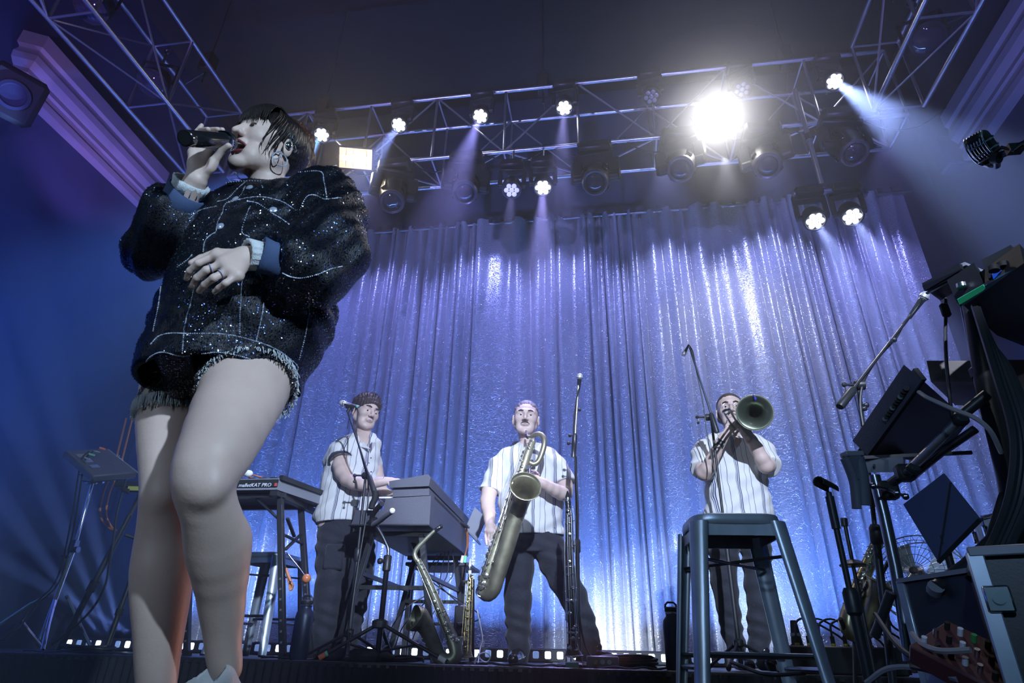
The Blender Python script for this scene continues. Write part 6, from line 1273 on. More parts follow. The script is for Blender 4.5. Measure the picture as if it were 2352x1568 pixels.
# baritone in the player's hands
bt, Qb, Qbell = sax('bari', 'large antique-brass baritone saxophone held by the man with the moustache',
    [(1211, 1001, 4.11, 6), (1220, 1003, 4.08, 9), (1232, 997, 4.06, 12), (1244, 999, 4.05, 13), (1250, 1010, 4.04, 13), (1249, 1026, 4.03, 13), (1243, 1046, 4.03, 13), (1236, 1060, 4.02, 13), (1225, 1066, 4.01, 12), (1214, 1060, 4.01, 12)],
    [(1224, 1012, 4.02, 15), (1213, 1040, 4.00, 19), (1201, 1075, 3.98, 22), (1186, 1122, 3.97, 24), (1168, 1180, 3.97, 26), (1150, 1232, 3.98, 28), (1134, 1280, 3.98, 30), (1118, 1325, 3.99, 31), (1110, 1350, 4.0, 30)],
    [(1110, 1348, 4.0, 30), (1110, 1362, 4.0, 28), (1122, 1366, 3.97, 30), (1134, 1354, 3.95, 32), (1139, 1340, 3.94, 33)],
    [(1138, 1342, 3.94, 33), (1150, 1300, 3.92, 36), (1165, 1252, 3.90, 38), (1179, 1205, 3.88, 38), (1190, 1172, 3.86, 38), (1197, 1152, 3.82, 39), (1201, 1138, 3.77, 44), (1204, 1127, 3.72, 54), (1206, 1120, 3.69, 64), (1207, 1116, 3.675, 73)],
    ((1203, 1128, 3.73), (1207, 1116, 3.675)), M_brass, nrm(-A1*0.6+cam_side*0.8), 26, 0.018, ((1212, 1004, 4.10), (1208, 988, 4.23)), seed=4)
part('octave_tube', MB().cyl(W(1202, 1020, 4.02), W(1146, 1200, 3.93), 0.0045, 8).cyl(W(1206, 1026, 4.0), W(1150, 1212, 3.92), 0.0035, 8), M_key, bt, kind='stuff'); part('end_cap', MB().lathe(W(1121, 1366, 3.97), V(-0.15, 0, -1), [(0.020, 0), (0.016, 0.02), (0.008, 0.035), (0, 0.036)], 12), M_brassd, bt)
part('low_key_guard', MB().tube(cps([(1140, 1240, 3.95), (1120, 1300, 3.95), (1104, 1345, 3.96), (1100, 1362, 3.96), (1108, 1368, 3.96)], 14), 0.004, 6).ring(W(1104, 1358, 3.96), cam_side, 0.028, 0.0045, 16), M_key, bt, kind='stuff'); part('clip_microphone', MB().cyl(W(1216, 1078, 3.9), W(1217, 1098, 3.84), 0.010).ball(W(1217, 1100, 3.83), 0.012, 8, 6).box(W(1214, 1074, 3.92), (0.03, 0.03, 0.03)), M_black, bt)
# alto on a stand at the organ
sax('alto', 'slender antique-brass saxophone leaning on a floor stand below the organ',
    [(1013, 1209, 3.66, 5), (1000, 1217, 3.66, 7), (988, 1228, 3.66, 8), (972, 1244, 3.66, 10), (957, 1260, 3.66, 11), (952, 1274, 3.66, 11), (957, 1286, 3.66, 12)],
    [(958, 1286, 3.66, 12), (968, 1305, 3.66, 14), (984, 1340, 3.66, 18), (1002, 1382, 3.66, 21), (1018, 1420, 3.66, 24), (1034, 1458, 3.66, 28), (1044, 1482, 3.66, 30)],
    [(1043, 1480, 3.66, 30), (1048, 1500, 3.66, 32), (1040, 1514, 3.66, 33), (1024, 1518, 3.66, 33), (1010, 1508, 3.66, 33), (1003, 1494, 3.66, 33)],
    [(1005, 1498, 3.65, 33), (995, 1474, 3.63, 34), (984, 1450, 3.61, 36), (973, 1432, 3.59, 42), (962, 1420, 3.575, 52), (953, 1419, 3.56, 58)],
    ((973, 1433, 3.59), (950, 1416, 3.545)), M_brassd, nrm(A1*0.25+cam_side), 13, 0.0125, ((999, 1218, 3.66), (1017, 1206, 3.66)), seed=9)
def straight_horn(name, label, cat, rows, m_, keym, n, cup, belld, mouth, seed, side, bellrim=None):
    t = thing(name, label, cat, fl(rows[-1][0], 1524, rows[-1][2])); Q = np.array(subdiv(wchain(rows), 4)); part('body_tube', MB().tube(Q[:, :3], Q[:, 3], 16), m_, t, smooth=60)
    keywork(t, Q[:, :3], Q[:, 3], side, n, cup, keym, 4, seed); keywork(t, Q[:, :3], Q[:, 3], side+A1*0.9, n//2, cup*0.8, keym, 2, seed+1)
    for f in np.linspace(0.08, 0.95, 6): i = int(f*(len(Q)-2)); part('ring', MB().lathe(Q[i, :3], Q[i+1, :3]-Q[i, :3], [(Q[i, 3]*1.04, 0), (Q[i, 3]*1.14, 0.003), (Q[i, 3]*1.14, 0.008), (Q[i, 3]*1.04, 0.011)], 16), keym, t)
    e = Q[-1]; d = nrm(Q[-1, :3]-Q[-2, :3]); r = e[3]; part('bell', MB().lathe(e[:3]-d*0.06, d, [(r*1.0, 0), (r*1.15, 0.02), (r*1.5, 0.045), (r*belld, 0.06), (r*belld*0.96, 0.062), (r*0.9, 0.03)], 24), m_, t); part('bell_rim', MB().ring(e[:3]+d*0.001, d, r*belld, 0.003, 24, 6), keym, t)
    d0 = nrm(Q[0, :3]-Q[1, :3]); part('mouthpiece', MB().lathe(Q[0, :3], d0, [(Q[0, 3]*1.1, 0), (Q[0, 3]*1.15, 0.02), (Q[0, 3]*0.9, 0.05), (0.003, 0.085)], 12), M_ebony if mouth is None else mouth, t); part('ligature', MB().lathe(Q[0, :3]+d0*0.02, d0, [(Q[0, 3]*1.22, 0), (Q[0, 3]*1.26, 0.004), (Q[0, 3]*1.2, 0.022)], 12), M_chrome, t)
    return t
straight_horn('clarinet', 'long black bass clarinet with silver keys standing upright right of the saxophone player', 'clarinet', [(1305, 1160, 3.70, 13), (1307, 1200, 3.70, 17), (1309, 1300, 3.70, 19), (1313, 1400, 3.70, 20), (1316, 1490, 3.70, 22), (1317, 1506, 3.70, 24)], M_ebony, M_key, 17, 0.013, 1.8, None, 21, cam_side)
gp = thing('instrument_peg', 'small black floor peg with a green label under the bass clarinet', 'stand', fl(1318, 1525, 3.70)); part('base', MB().lathe(fl(1318, 1525, 3.70), (0, 0, 1), [(0.07, 0), (0.07, 0.012), (0.03, 0.016)], 18), M_black, gp); part('green_label', MB().box(fl(1314, 1522, 3.62)+V(0, 0, 0.012), (0.07, 0.004, 0.024)), M_green, gp)
straight_horn('soprano_saxophone', 'straight dark-brass soprano saxophone upright on a black post by the organ', 'saxophone', [(1079, 1318, 3.74, 7), (1078, 1350, 3.74, 10), (1075, 1400, 3.74, 12), (1072, 1460, 3.74, 15), (1070, 1508, 3.74, 19)], M_brassd, M_gold, 13, 0.011, 1.7, mat('ivory_mouthpiece', (0.7, 0.68, 0.6), 0.4), 31, cam_side)
sp_ = thing('instrument_stand', 'black post stand with short arms holding the soprano saxophone', 'stand', fl(1084, 1518, 3.80)); part('pole', MB().cyl(W(1084, 1330, 3.80), fl(1084, 1518, 3.80), 0.016, 10), M_black, sp_)
for (y, w_) in ((1334, 22), (1430, 34)): part('rest_arm', MB().cyl(W(1084-w_, y+4, 3.74), W(1088, y, 3.80), 0.011, 8), M_rub, sp_)
part('base', MB().lathe(fl(1084, 1518, 3.80), (0, 0, 1), [(0.09, 0), (0.09, 0.012), (0.02, 0.02)], 18), M_black, sp_); part('cable_box', MB().box(W(1056, 1425, 3.80), (0.06, 0.04, 0.16), bev=0.006), M_black, sp_)
# right-hand gold saxophone on its stand
sax('tenor', 'gold saxophone with pearl keys on a stand at the right, half behind the keyboard rig',
    [(1996, 1146, 3.3, 7), (2010, 1157, 3.3, 9), (2024, 1170, 3.3, 11), (2034, 1184, 3.3, 12), (2035, 1200, 3.3, 14)],
    [(2034, 1200, 3.3, 15), (2020, 1232, 3.3, 21), (2002, 1275, 3.3, 26), (1984, 1322, 3.3, 32), (1966, 1370, 3.3, 36), (1952, 1410, 3.3, 40)],
    [(1953, 1408, 3.3, 40), (1948, 1432, 3.3, 42), (1958, 1450, 3.3, 44), (1976, 1452, 3.3, 46), (1990, 1436, 3.3, 46)],
    [(1988, 1440, 3.29, 46), (2000, 1412, 3.27, 48), (2012, 1382, 3.25, 52), (2022, 1358, 3.23, 62), (2030, 1342, 3.22, 78)], ((2012, 1382, 3.25), (2032, 1338, 3.22)), mat('bright_brass', (0.52, 0.44, 0.24), 0.30, 0.85), nrm(-A1*0.5+cam_side), 24, 0.015, ((2004, 1152, 3.3), (1990, 1140, 3.3)), seed=15)
# ---------------- trombone
tr_ = thing('trombone', 'brass trombone with its round bell facing the audience', 'trombone', W(1700, 960, 4.1)); M_tb = mat('green_gold_brass', (0.20, 0.23, 0.17), 0.30, 0.85, None, (9, 0.2)); bc = W(1733, 947, 3.86); bd = nrm(V(CC)*0.35+V(0.4, -3, 1.1)*0.65-bc*1.0); bd = nrm(CC-bc+V(0, 0, 0.25))
prof = [(0.010, -0.95), (0.011, -0.6), (0.016, -0.42), (0.022, -0.30), (0.030, -0.20), (0.042, -0.12), (0.058, -0.065), (0.080, -0.026), (0.100, -0.007), (0.1125, 0.0)]
prof = [(r, h*0.62) for r, h in prof]; part('bell', MB().lathe(bc, bd, prof+[(r-0.0015, h+0.001) for r, h in prof[::-1]], 44, caps=False), M_tb, tr_, smooth=70); part('bell_rim', MB().ring(bc, bd, 0.1125, 0.0028, 44, 6), M_brass, tr_)
part('clip_microphone', MB().tube([bc+V(0.0, 0.01, 0.118), bc+V(0.002, -0.03, 0.112), bc+V(0.006, -0.045, 0.085)], 0.004, 6).ball(bc+V(0.008, -0.045, 0.076), V(0.010, 0.010, 0.016), 8, 6), mat('blue_clip_mic', (0.02, 0.04, 0.3), 0.4), tr_)
s0, s1 = W(1681, 976, 4.12), W(1661, 946, 3.62); s2, s3 = s0+V(0.038, 0, 0.014), s1+V(0.038, 0, 0.014)
for a, b in ((s0, s1), (s2, s3)): part('slide_tube', MB().cyl(a, b, 0.0075, 12), M_key, tr_)
sd_ = nrm(s1-s0); part('slide_bow', MB().tube([s1, s1+sd_*0.02+(s3-s1)*0.1, s1+sd_*0.032+(s3-s1)*0.5, s3+sd_*0.02-(s3-s1)*0.1, s3], 0.0078, 10), M_key, tr_); part('slide_brace', MB().cyl(s0+sd_*0.03, s2+sd_*0.03, 0.005, 8).cyl(s1-sd_*0.1, s3-sd_*0.1, 0.004, 8), M_key, tr_, kind='stuff')
part('mouthpiece', MB().lathe(W(1676, 962, 4.245), s2-W(1676, 962, 4.245), [(0.014, 0), (0.013, 0.008), (0.006, 0.03), (0.006, 0.12)], 14), M_key, tr_); part('tuning_tube', MB().tube([s2, W(1700, 968, 4.2), W(1714, 962, 4.32), bc-bd*0.56], 0.009, 10), M_brass, tr_)
# ---------------- organ on its stand
og = thing('organ', 'dark vinyl-covered electric organ seen end-on between the keyboard and saxophone players', 'organ', W(950, 1205, 3.72)); Yo = 3.72; e0 = W(985, 1092, Yo); e1_ = WZ(1072, 1186, e0[2]); ax_o = e1_-e0; ax_o[2] = 0; ax_o = nrm(ax_o)*min(1.45, np.linalg.norm(ax_o))
def prism(name, pts, t0, t1, m_, lab=None, off=0.0):
    q = [W(x, y, Yo) for x, y in pts]; n = len(q); return part(name, MB().add([p+ax_o*t0 for p in q]+[p+ax_o*t1 for p in q], [tuple(range(n)), tuple(range(n, 2*n))[::-1]]+[(i, n+i, n+(i+1) % n, (i+1) % n) for i in range(n)]), m_, og, lab, smooth=30)
prism('case', [(806, 1205), (986, 1205), (990, 1138), (886, 1144), (880, 1172), (816, 1171), (812, 1190)], 0, 1, M_pur); prism('upper_manual', [(901, 1140), (985, 1136), (984, 1119), (900, 1122)], 0.01, 0.99, M_pur); prism('lid', [(895, 1106), (896, 1121), (986, 1117), (990, 1098), (985, 1090)], -0.01, 1.01, M_pur)
prism('base_shelf', [(803, 1208), (986, 1208), (986, 1205), (803, 1205)], -0.02, 1.0, M_black)
cs_ = nrm(np.cross(ax_o, V(0, 0, 1))); cs_ = cs_ if cs_@A1 < 0 else -cs_
kc = W(896, 1138, Yo); 
for k in range(30): part('white_key', MB().box(kc+ax_o*(0.05+0.031*k)+cs_*0.035+V(0, 0, 0.0), (0.021*np.linalg.norm(ax_o)/1.0, 0.11, 0.012), (nrm(ax_o), cs_, V(0, 0, 1)), 0.002), M_white, og)
part('rear_slot', MB().box(e0+ax_o*0.45-cs_*0.006-V(0, 0, 0.11), (np.linalg.norm(ax_o)*0.66, 0.01, 0.028), (nrm(ax_o), cs_, V(0, 0, 1))), M_rub, og); part('rail', MB().bar(e0+ax_o*0.0-V(0, 0, 0.02)-cs_*0.008, e0+ax_o-V(0, 0, 0.02)-cs_*0.008, 0.01, 0.012), M_grey, og)
for k in range(5): part('jack_plug', MB().cyl(e0+ax_o*(0.72+0.04*k)-cs_*0.004-V(0, 0, 0.11), e0+ax_o*(0.72+0.04*k)-cs_*0.06-V(0, 0, 0.115), 0.008, 8), M_chrome, og)
os_ = thing('keyboard_stand', 'black square-tube stand carrying the organ', 'stand', fl(945, 1495, 4.0)); zo = W(986, 1208, Yo)[2]-0.006
oL = nrm(V(ax_o)); o0 = onfloor(W(900, 1205, Yo), zo)
for t0 in (0.12, 1.15):
    c = o0+oL*t0
    for s_ in (-1, 1):
        A = c+cs_*0.16*s_; B = onfloor(c+cs_*0.30*s_, RZ); part('leg', MB().bar(A-V(0, 0, 0.02), B, 0.036, 0.036, (0, 1, 0), 0.004), M_black, os_)
    part('top_bar', MB().bar(c-cs_*0.22-V(0, 0, 0.02), c+cs_*0.22-V(0, 0, 0.02), 0.03, 0.03), M_black, os_); part('cross_bar', MB().bar(onfloor(c-cs_*0.235, RZ+0.40), onfloor(c+cs_*0.235, RZ+0.40), 0.024, 0.024), M_black, os_)
for s_ in (-1, 1): part('side_bar', MB().bar(onfloor(o0+oL*0.12+cs_*0.2*s_, RZ+0.48), onfloor(o0+oL*1.15+cs_*0.2*s_, RZ+0.48), 0.024, 0.024), M_black, os_)
part('diagonal', MB().bar(onfloor(o0+oL*0.12-cs_*0.2, RZ+0.48), onfloor(o0+oL*0.5, zo-0.02), 0.03, 0.02), M_black, os_)
# second stand and tray behind the organ
ts = thing('table_stand', 'black frame table standing behind the organ under loose cables', 'stand', fl(1000, 1500, 4.9)); zt2 = W(1000, 1300, 4.9)[2]
for (x, Y_) in ((945, 4.9), (1066, 4.9), (950, 5.3), (1062, 5.3)):
    p = onfloor(W(x, 1300, Y_), zt2); part('leg', MB().bar(p, onfloor(p, RZ), 0.03, 0.03, (0, 1, 0), 0.003), M_black, ts)
pA, pB = onfloor(W(940, 1300, 4.9), zt2), onfloor(W(1070, 1300, 4.9), zt2); part('tray', MB().box((pA+pB)/2+V(0, 0.2, 0.014), (np.linalg.norm(pB-pA)+0.05, 0.46, 0.026), bev=0.004), M_pur, ts); part('cross_bar', MB().bar(onfloor(pA, RZ+0.25), onfloor(pB, RZ+0.25), 0.022, 0.022), M_black, ts)
lp = thing('laptop', 'open silver-blue laptop behind the organ, left of the baritone saxophone', 'laptop', W(1087, 1230, 4.9)); la, lb, lc_, ld_ = W(1090, 1164, 4.9), W(1118, 1190, 4.98), W(1096, 1240, 4.98), W(1069, 1212, 4.9); part('lid', MB().plate([la, lb, lc_, ld_], 0.008), mat('laptop_shell', (0.55, 0.58, 0.68), 0.4, 0.2), lp); part('keyboard_base', MB().plate([ld_, lc_, lc_+V(-0.02, 0.24, 0.0), ld_+V(-0.02, 0.24, 0.0)], 0.014), mat('laptop_shell', (0, 0, 0)), lp)
for k, (x0_, c_) in enumerate(((880, 0), (905, 1), (940, 2), (1010, 3), (1040, 4))): cable([(1040-k*9, 1262+k*3, 4.6), (1035-k*12, 1330, 4.5), (x0_+60, 1390+5*k, 4.4), (x0_+20, 1440, 4.2), (x0_, 1492, 4.0)], 'thin black cable hanging below the organ, %s of five counted from the left' % ('first', 'second', 'third', 'fourth', 'fifth')[k], 0.004, group='thin cables hanging below the organ')
for k in range(2): cable([(1071, 1205, 4.9), (1073+k*3, 1240, 4.75), (1070, 1268, 4.6), (1062+k*4, 1284, 4.5)], 'orange cable with a %s plug at the corner of the organ' % ('green' if k else 'white'), 0.005, M_orange); solid('cable_connector', MB().cyl(W(1064+k*5, 1276, 4.45), W(1060+k*7, 1292, 4.45), 0.013, 10), M_green if k else M_white, '%s cable connector hanging by the soprano saxophone' % ('green' if k else 'white'), 'connector')
P = [W(1098, 1522, 3.62), W(1103, 1490, 3.66), W(1108, 1470, 3.68), W(1104, 1440, 3.7), W(1096, 1400, 3.72)]; solid('cable', MB().tube(curve_pts(P, 16), 0.004, 6), M_white, 'thin white cable rising beside the soprano saxophone', 'cable')
solid('cable', MB().tube(cps([(1090, 1524, 3.6), (1098, 1505, 3.6), (1115, 1498, 3.6), (1126, 1508, 3.6), (1118, 1520, 3.6), (1104, 1514, 3.6), (1098, 1500, 3.6)], 24), 0.004, 6), M_white, 'white cable curled in a small loop on the riser edge', 'cable')
# ---------------- things lying on the riser
def floor_blob(name, label, cat, px, Y, sz, m_, seed):
    c = fl(px, 1515, Y); D = SDF(c+V(-sz[0], -sz[1], -0.01), c+V(sz[0], sz[1], sz[2]*1.6), 0.006); r_ = random.Random(seed)
    for k in range(9): a = V(r_.uniform(-.62, .62)*sz[0], r_.uniform(-.5, .5)*sz[1], sz[2]*r_.uniform(.25, .55)); D.ell(c+a, (sz[0]*0.3, sz[1]*0.38, sz[2]*r_.uniform(.35, .6)), k=0.03)
    D.warp(lambda X, Y, Z: 0.004*np.sin(70*X+40*Y+30*Z)); D.d = np.maximum(D.d, 0*D.d+(RZ+0.001-D.ax[2][None, None, :])); return solid(name, D.mesh(), m_, label, cat, smooth=True)
floor_blob('folded_cloth', 'crumpled black cloth lying on the riser under the fork stand', 'cloth', 812, 3.68, (0.34, 0.12, 0.055), M_bed, 3)
def coil(label, px, Y, R, n, r=0.006, m_=None):
    c = fl(px, 1515, Y); pts = []
    for i in range(n*16): a = 2*PI*i/16; pts.append(c+V(math.cos(a)*R*(1+0.08*math.sin(i*0.7)), math.sin(a)*R*0.55*(1+0.06*math.cos(i*1.3)), r+0.010*(i/16)*0.9+0.005*math.sin(i*.9)))
    return solid('coiled_cable', MB().tube(pts, r, 6), m_ or M_cable, label, 'cable')
coil('black cable coiled on the riser right of the round-based stand', 1440, 3.78, 0.15, 6, 0.008); coil('black cable coiled near the left foot of the riser', 195, 3.75, 0.16, 4, 0.008)
coil('thin black cable coiled between the fork stand and the saxophone', 935, 3.9, 0.10, 3, 0.005)
db = thing('direct_box', 'small metal audio box between the tall stand and the coiled cable', 'electronics', fl(1385, 1525, 3.70)); part('case', MB().box(fl(1385, 1525, 3.70)+V(0, 0, 0.03), (0.17, 0.10, 0.058), bev=0.006), M_grey, db)
for k in range(3): part('socket', MB().cyl(fl(1368+k*16, 1525, 3.65)+V(0, 0, 0.03), fl(1368+k*16, 1525, 3.64)+V(0, 0, 0.03), 0.012, 10), M_gold if k == 0 else M_key, db)
for k, rows in enumerate(([(600, 1510, 3.66), (700, 1514, 3.62), (770, 1490, 3.8), (830, 1500, 3.9), (900, 1508, 3.8)], [(720, 1506, 3.9), (790, 1498, 4.0), (850, 1504, 3.9), (960, 1512, 3.75)], [(1345, 1520, 3.7), (1400, 1524, 3.6), (1470, 1530, 3.58), (1530, 1526, 3.7)], [(1110, 1516, 3.7), (1180, 1522, 3.6), (1260, 1522, 3.62), (1300, 1520, 3.75)], [(60, 1480, 4.0), (130, 1490, 3.8), (250, 1498, 3.7), (330, 1500, 3.8)])):
    P = cps(rows, 20); P[:, 2] = RZ+0.007+0.004*np.sin(np.arange(len(P))); solid('cable', MB().tube(P, 0.006, 6), M_cable, ('black cable lying on the riser behind the bottle at the mallet keyboard', 'black cable lying on the riser below the fork stand', 'black cable lying on the riser right of the bass clarinet', 'black cable lying on the riser in front of the saxophone player\'s shoe', 'black cable lying on the riser at the far left')[k], 'cable')
# ================================================================== the keyboard rig at the right
def quadbox(name, pts, th, m_, parent, away=True, lab=None):
    """slab on four stage points; its thickness goes away from the camera (or towards it)"""
    P = [W(*p) if len(p) == 3 else V(p) for p in pts]; n = nrm(np.cross(P[1]-P[0], P[3]-P[0])); n = n if (n@(CC-P[0]) < 0) == away else -n
    k = len(P); Q = P+[p+n*th for p in P]; m = MB().add(Q, [tuple(range(k)), tuple(range(k, 2*k))[::-1]]+[(i, k+i, k+(i+1) % k, (i+1) % k) for i in range(k)])
    return part(name, m, m_, parent, lab, smooth=30), P, n
# synthesizer seen from below
sy = thing('synthesizer', 'long dark synthesizer seen from below on the right-hand stand with pale lettering along its edge', 'keyboard', W(2100, 1000, 2.7))
_, P, n = quadbox('case', [(1992, 1046, 2.45), (2118, 872, 2.05), (2226, 968, 2.75), (2150, 1062, 3.0)], 0.075, M_pur, sy)
_, P2, n2 = quadbox('front_panel', [(1966, 1040, 2.50), (2098, 846, 2.10), (2118, 872, 2.055), (1993, 1047, 2.455)], 0.02, M_bed, sy)
u_ = nrm(P2[1]-P2[0]); v_ = nrm(P2[0]-P2[3]); r_ = random.Random(4); nrmv = np.cross(u_, v_)
if nrmv@(CC-P2[0]) < 0: v_ = v_
m = MB(); nb = nrm(CC-P2[0])
for k in range(13):
    c = P2[0]*0+(P2[3]+(P2[2]-P2[3])*(0.05+0.030*k))+(P2[0]-P2[3])*0.34+nb*0.004; m.bar(c, c+(P2[0]-P2[3])*0.34+u_*r_.uniform(-.008, .008), 0.006, 0.002, nb)
    if k % 3: m.bar(c+u_*0.004, c+u_*0.012+(P2[0]-P2[3])*r_.uniform(0, .3), 0.005, 0.002, nb)
part('worn_lettering', m, M_print, sy, 'pale blurred lettering on the front edge', kind='stuff')
for k in range(12): c = (P2[3]+(P2[2]-P2[3])*(0.50+0.035*k))+(P2[0]-P2[3])*0.62+nb*0.004; part('knob', MB().cyl(c, c+nb*0.016, 0.009, 10), M_key if k % 4 == 0 else M_rub, sy)
k2 = thing('keyboard', 'second dark keyboard lying across the lower tier of the right-hand stand', 'keyboard', W(2030, 1070, 2.5)); quadbox('case', [(1987, 1052, 2.45), (2074, 1050, 2.40), (2074, 1084, 2.42), (1988, 1085, 2.47)], 0.5, M_grey, k2); part('rail', MB().bar(W(1985, 1051, 2.44), W(2232, 1039, 2.40), 0.012, 0.012), M_black, k2)
for k in range(2): part('screw', MB().cyl(W(2008+40*k, 1068, 2.44), W(2008+40*k, 1068, 2.43), 0.005, 8), M_key, k2)
# upper flight case and mixers
uc = thing('keyboard_case', 'deep dark keyboard at the top of the right-hand stand, its underside lost in shadow', 'keyboard', W(2300, 760, 2.0)); quadbox('underside', [(2212, 700, 1.95), (2352, 604, 1.70), (2440, 700, 1.9), (2440, 830, 2.3), (2290, 770, 2.2)], 0.07, M_black, uc); quadbox('edge_rail', [(2196, 694, 1.96), (2350, 590, 1.71), (2354, 604, 1.70), (2212, 702, 1.95)], 0.02, mat('teal_trim', (0.03, 0.12, 0.16), 0.4), uc)
lt = thing('laptop', 'black tablet computer tilted on the top corner of the right-hand rig', 'laptop', W(2190, 650, 2.05)); quadbox('underside', [(2122, 662, 2.05), (2208, 616, 1.92), (2254, 634, 2.05), (2160, 690, 2.2)], 0.02, M_black, lt); quadbox('front_edge', [(2118, 656, 2.05), (2206, 606, 1.92), (2209, 618, 1.92), (2123, 668, 2.05)], 0.01, M_gloss, lt); part('silver_strip', MB().bar(W(2128, 674, 2.06), W(2210, 630, 1.95), 0.010, 0.006), M_key, lt); part('side_edge', MB().bar(W(2210, 608, 1.93), W(2268, 632, 2.06), 0.02, 0.012), M_grey, lt)
m1 = thing('effects_box', 'green-lit effects box between the tablet and the blue-lit one', 'electronics', W(2230, 670, 1.95)); quadbox('case', [(2196, 690, 1.95), (2260, 650, 1.85), (2272, 664, 1.9), (2206, 704, 2.0)], 0.08, M_black, m1); quadbox('green_panel', [(2198, 688, 1.935), (2258, 654, 1.84), (2264, 664, 1.85), (2204, 700, 1.95)], 0.004, mat('green_lit_panel', (0.05, 0.4, 0.25), 0.5, emit=((0.02, 0.35, 0.18), 0.25)), m1)
for k in range(3): part('knob', MB().cyl(W(2210+22*k, 660-9*k, 1.9), W(2208+22*k, 652-9*k, 1.9), 0.016, 12), M_key if k < 2 else M_rub, m1)
m2 = thing('effects_box', 'blue-lit effects box at the right edge above the top keyboard', 'electronics', W(2310, 620, 1.8)); quadbox('case', [(2270, 640, 1.82), (2340, 606, 1.75), (2352, 620, 1.8), (2282, 660, 1.86)], 0.08, M_black, m2); quadbox('blue_panel', [(2278, 630, 1.80), (2340, 604, 1.74), (2346, 618, 1.76), (2284, 648, 1.82)], 0.004, mat('blue_lit_panel', (0.03, 0.12, 0.6), 0.5, emit=((0.03, 0.12, 0.9), 0.45)), m2)
for k in range(3): part('knob', MB().cyl(W(2284+20*k, 622-8*k, 1.77), W(2282+20*k, 612-8*k, 1.77), 0.015, 12), M_rub, m2)
mcase = thing('flight_case', 'dark case with a brown side on the middle tier behind the stand column', 'case', W(2240, 860, 2.4)); quadbox('side', [(2128, 828, 2.45), (2260, 828, 2.35), (2256, 876, 2.36), (2138, 876, 2.46)], 0.45, mat('worn_brown_board', (0.16, 0.13, 0.12), 0.7, 0, (30, 0.2), (6, 0.2)), mcase); quadbox('body', [(2256, 826, 2.34), (2480, 826, 2.15), (2480, 902, 2.15), (2250, 902, 2.34)], 0.45, M_black, mcase); part('bolt', MB().cyl(W(2153, 862, 2.44), W(2153, 862, 2.42), 0.010, 10), M_steel, mcase)
# stand: column, arms and clamps
ks2 = thing('keyboard_stand', 'tall black column stand with slanting arms carrying the right-hand keyboards', 'stand', W(2300, 1520, 2.2))
def tub(name, rows, r, m_, par, lab=None): return part(name, MB().tube([W(*q) for q in rows], r, 12), m_, par, lab)
tub('column', [(2232, 690, 2.1), (2262, 880, 2.15), (2312, 1090, 2.2), (2350, 1290, 2.25), (2368, 1500, 2.25)], 0.030, M_black, ks2)
tub('column', [(2216, 705, 2.15), (2240, 830, 2.2), (2268, 960, 2.2), (2292, 1060, 2.2)], 0.014, M_steel, ks2, 'thin steel tube beside the column')
tub('arm', [(2074, 1092, 2.35), (2128, 1040, 2.25), (2206, 962, 2.15)], 0.016, M_alu, ks2, 'bright angled support arm'); tub('arm', [(2090, 1098, 2.36), (2160, 1040, 2.26), (2240, 985, 2.15)], 0.014, M_steel, ks2); tub('arm', [(2200, 960, 2.15), (2268, 905, 2.1)], 0.018, M_black, ks2)
tub('arm', [(2036, 1118, 2.4), (2066, 1096, 2.36), (2092, 1080, 2.3)], 0.017, M_black, ks2)
for (x, y, Y_, s_) in ((2078, 1086, 2.34, 0.06), (2040, 1126, 2.40, 0.065), (2206, 962, 2.14, 0.045), (2248, 856, 2.16, 0.05), (2100, 1076, 2.30, 0.04)): part('clamp', MB().box(W(x, y, Y_), (s_, s_*0.8, s_), None, 0.01).cyl(W(x-10, y, Y_), W(x+12, y+8, Y_), s_*0.25, 10), M_black, ks2)
for (x, y) in ((2006, 1116), (2080, 1140), (2060, 1132)): part('wing_bolt', MB().cyl(W(2040, 1124, 2.36), W(x, y, 2.30), 0.006, 8).ball(W(x, y, 2.30), 0.012, 8, 6), M_steel, ks2)
tub('upright', [(2008, 1092, 2.42), (2030, 1180, 2.42), (2056, 1300, 2.42), (2072, 1390, 2.42), (2090, 1520, 2.42)], 0.020, M_steel, ks2, 'steel upright with a bright edge'); tub('upright', [(2022, 1124, 2.44), (2044, 1240, 2.44), (2066, 1340, 2.44)], 0.013, M_chrome, ks2)
tub('brace', [(2310, 1140, 2.2), (2280, 1240, 2.1), (2220, 1300, 2.0), (2150, 1350, 1.95)], 0.020, M_black, ks2); tub('brace', [(2010, 1460, 2.5), (2032, 1400, 2.45), (2046, 1360, 2.42)], 0.016, M_black, ks2)
part('reel', MB().cyl(W(2146, 1358, 1.96), W(2150, 1346, 1.94), 0.02, 10), M_grey, ks2)
# two-arm padded rest hanging from the front of the stand
rs = thing('instrument_rest', 'black two-armed padded instrument rest hanging at the front of the keyboard stand', 'stand', W(1965, 1100, 2.3)); mm = mat('grey_rest_cloth', (0.10, 0.115, 0.15), 0.6)
part('bracket', MB().bar(W(1936, 1044, 2.28), W(1978, 1044, 2.30), 0.04, 0.02, (0, 0, 1), 0.004), M_grey, rs); part('flap', MB().plate([W(1936, 1046, 2.27), W(1976, 1046, 2.28), W(1984, 1100, 2.30), (W(1966, 1100, 2.30))], 0.008), mm, rs)
part('arm', MB().tube(cps([(1940, 1052, 2.27), (1952, 1080, 2.28), (1962, 1112, 2.29), (1968, 1168, 2.30)], 12), 0.017, 10, flat=0.7), mm, rs); part('arm', MB().tube(cps([(1972, 1050, 2.29), (1982, 1090, 2.30), (1985, 1120, 2.31), (1988, 1160, 2.32)], 12), 0.019, 10, flat=0.7), mm, rs)
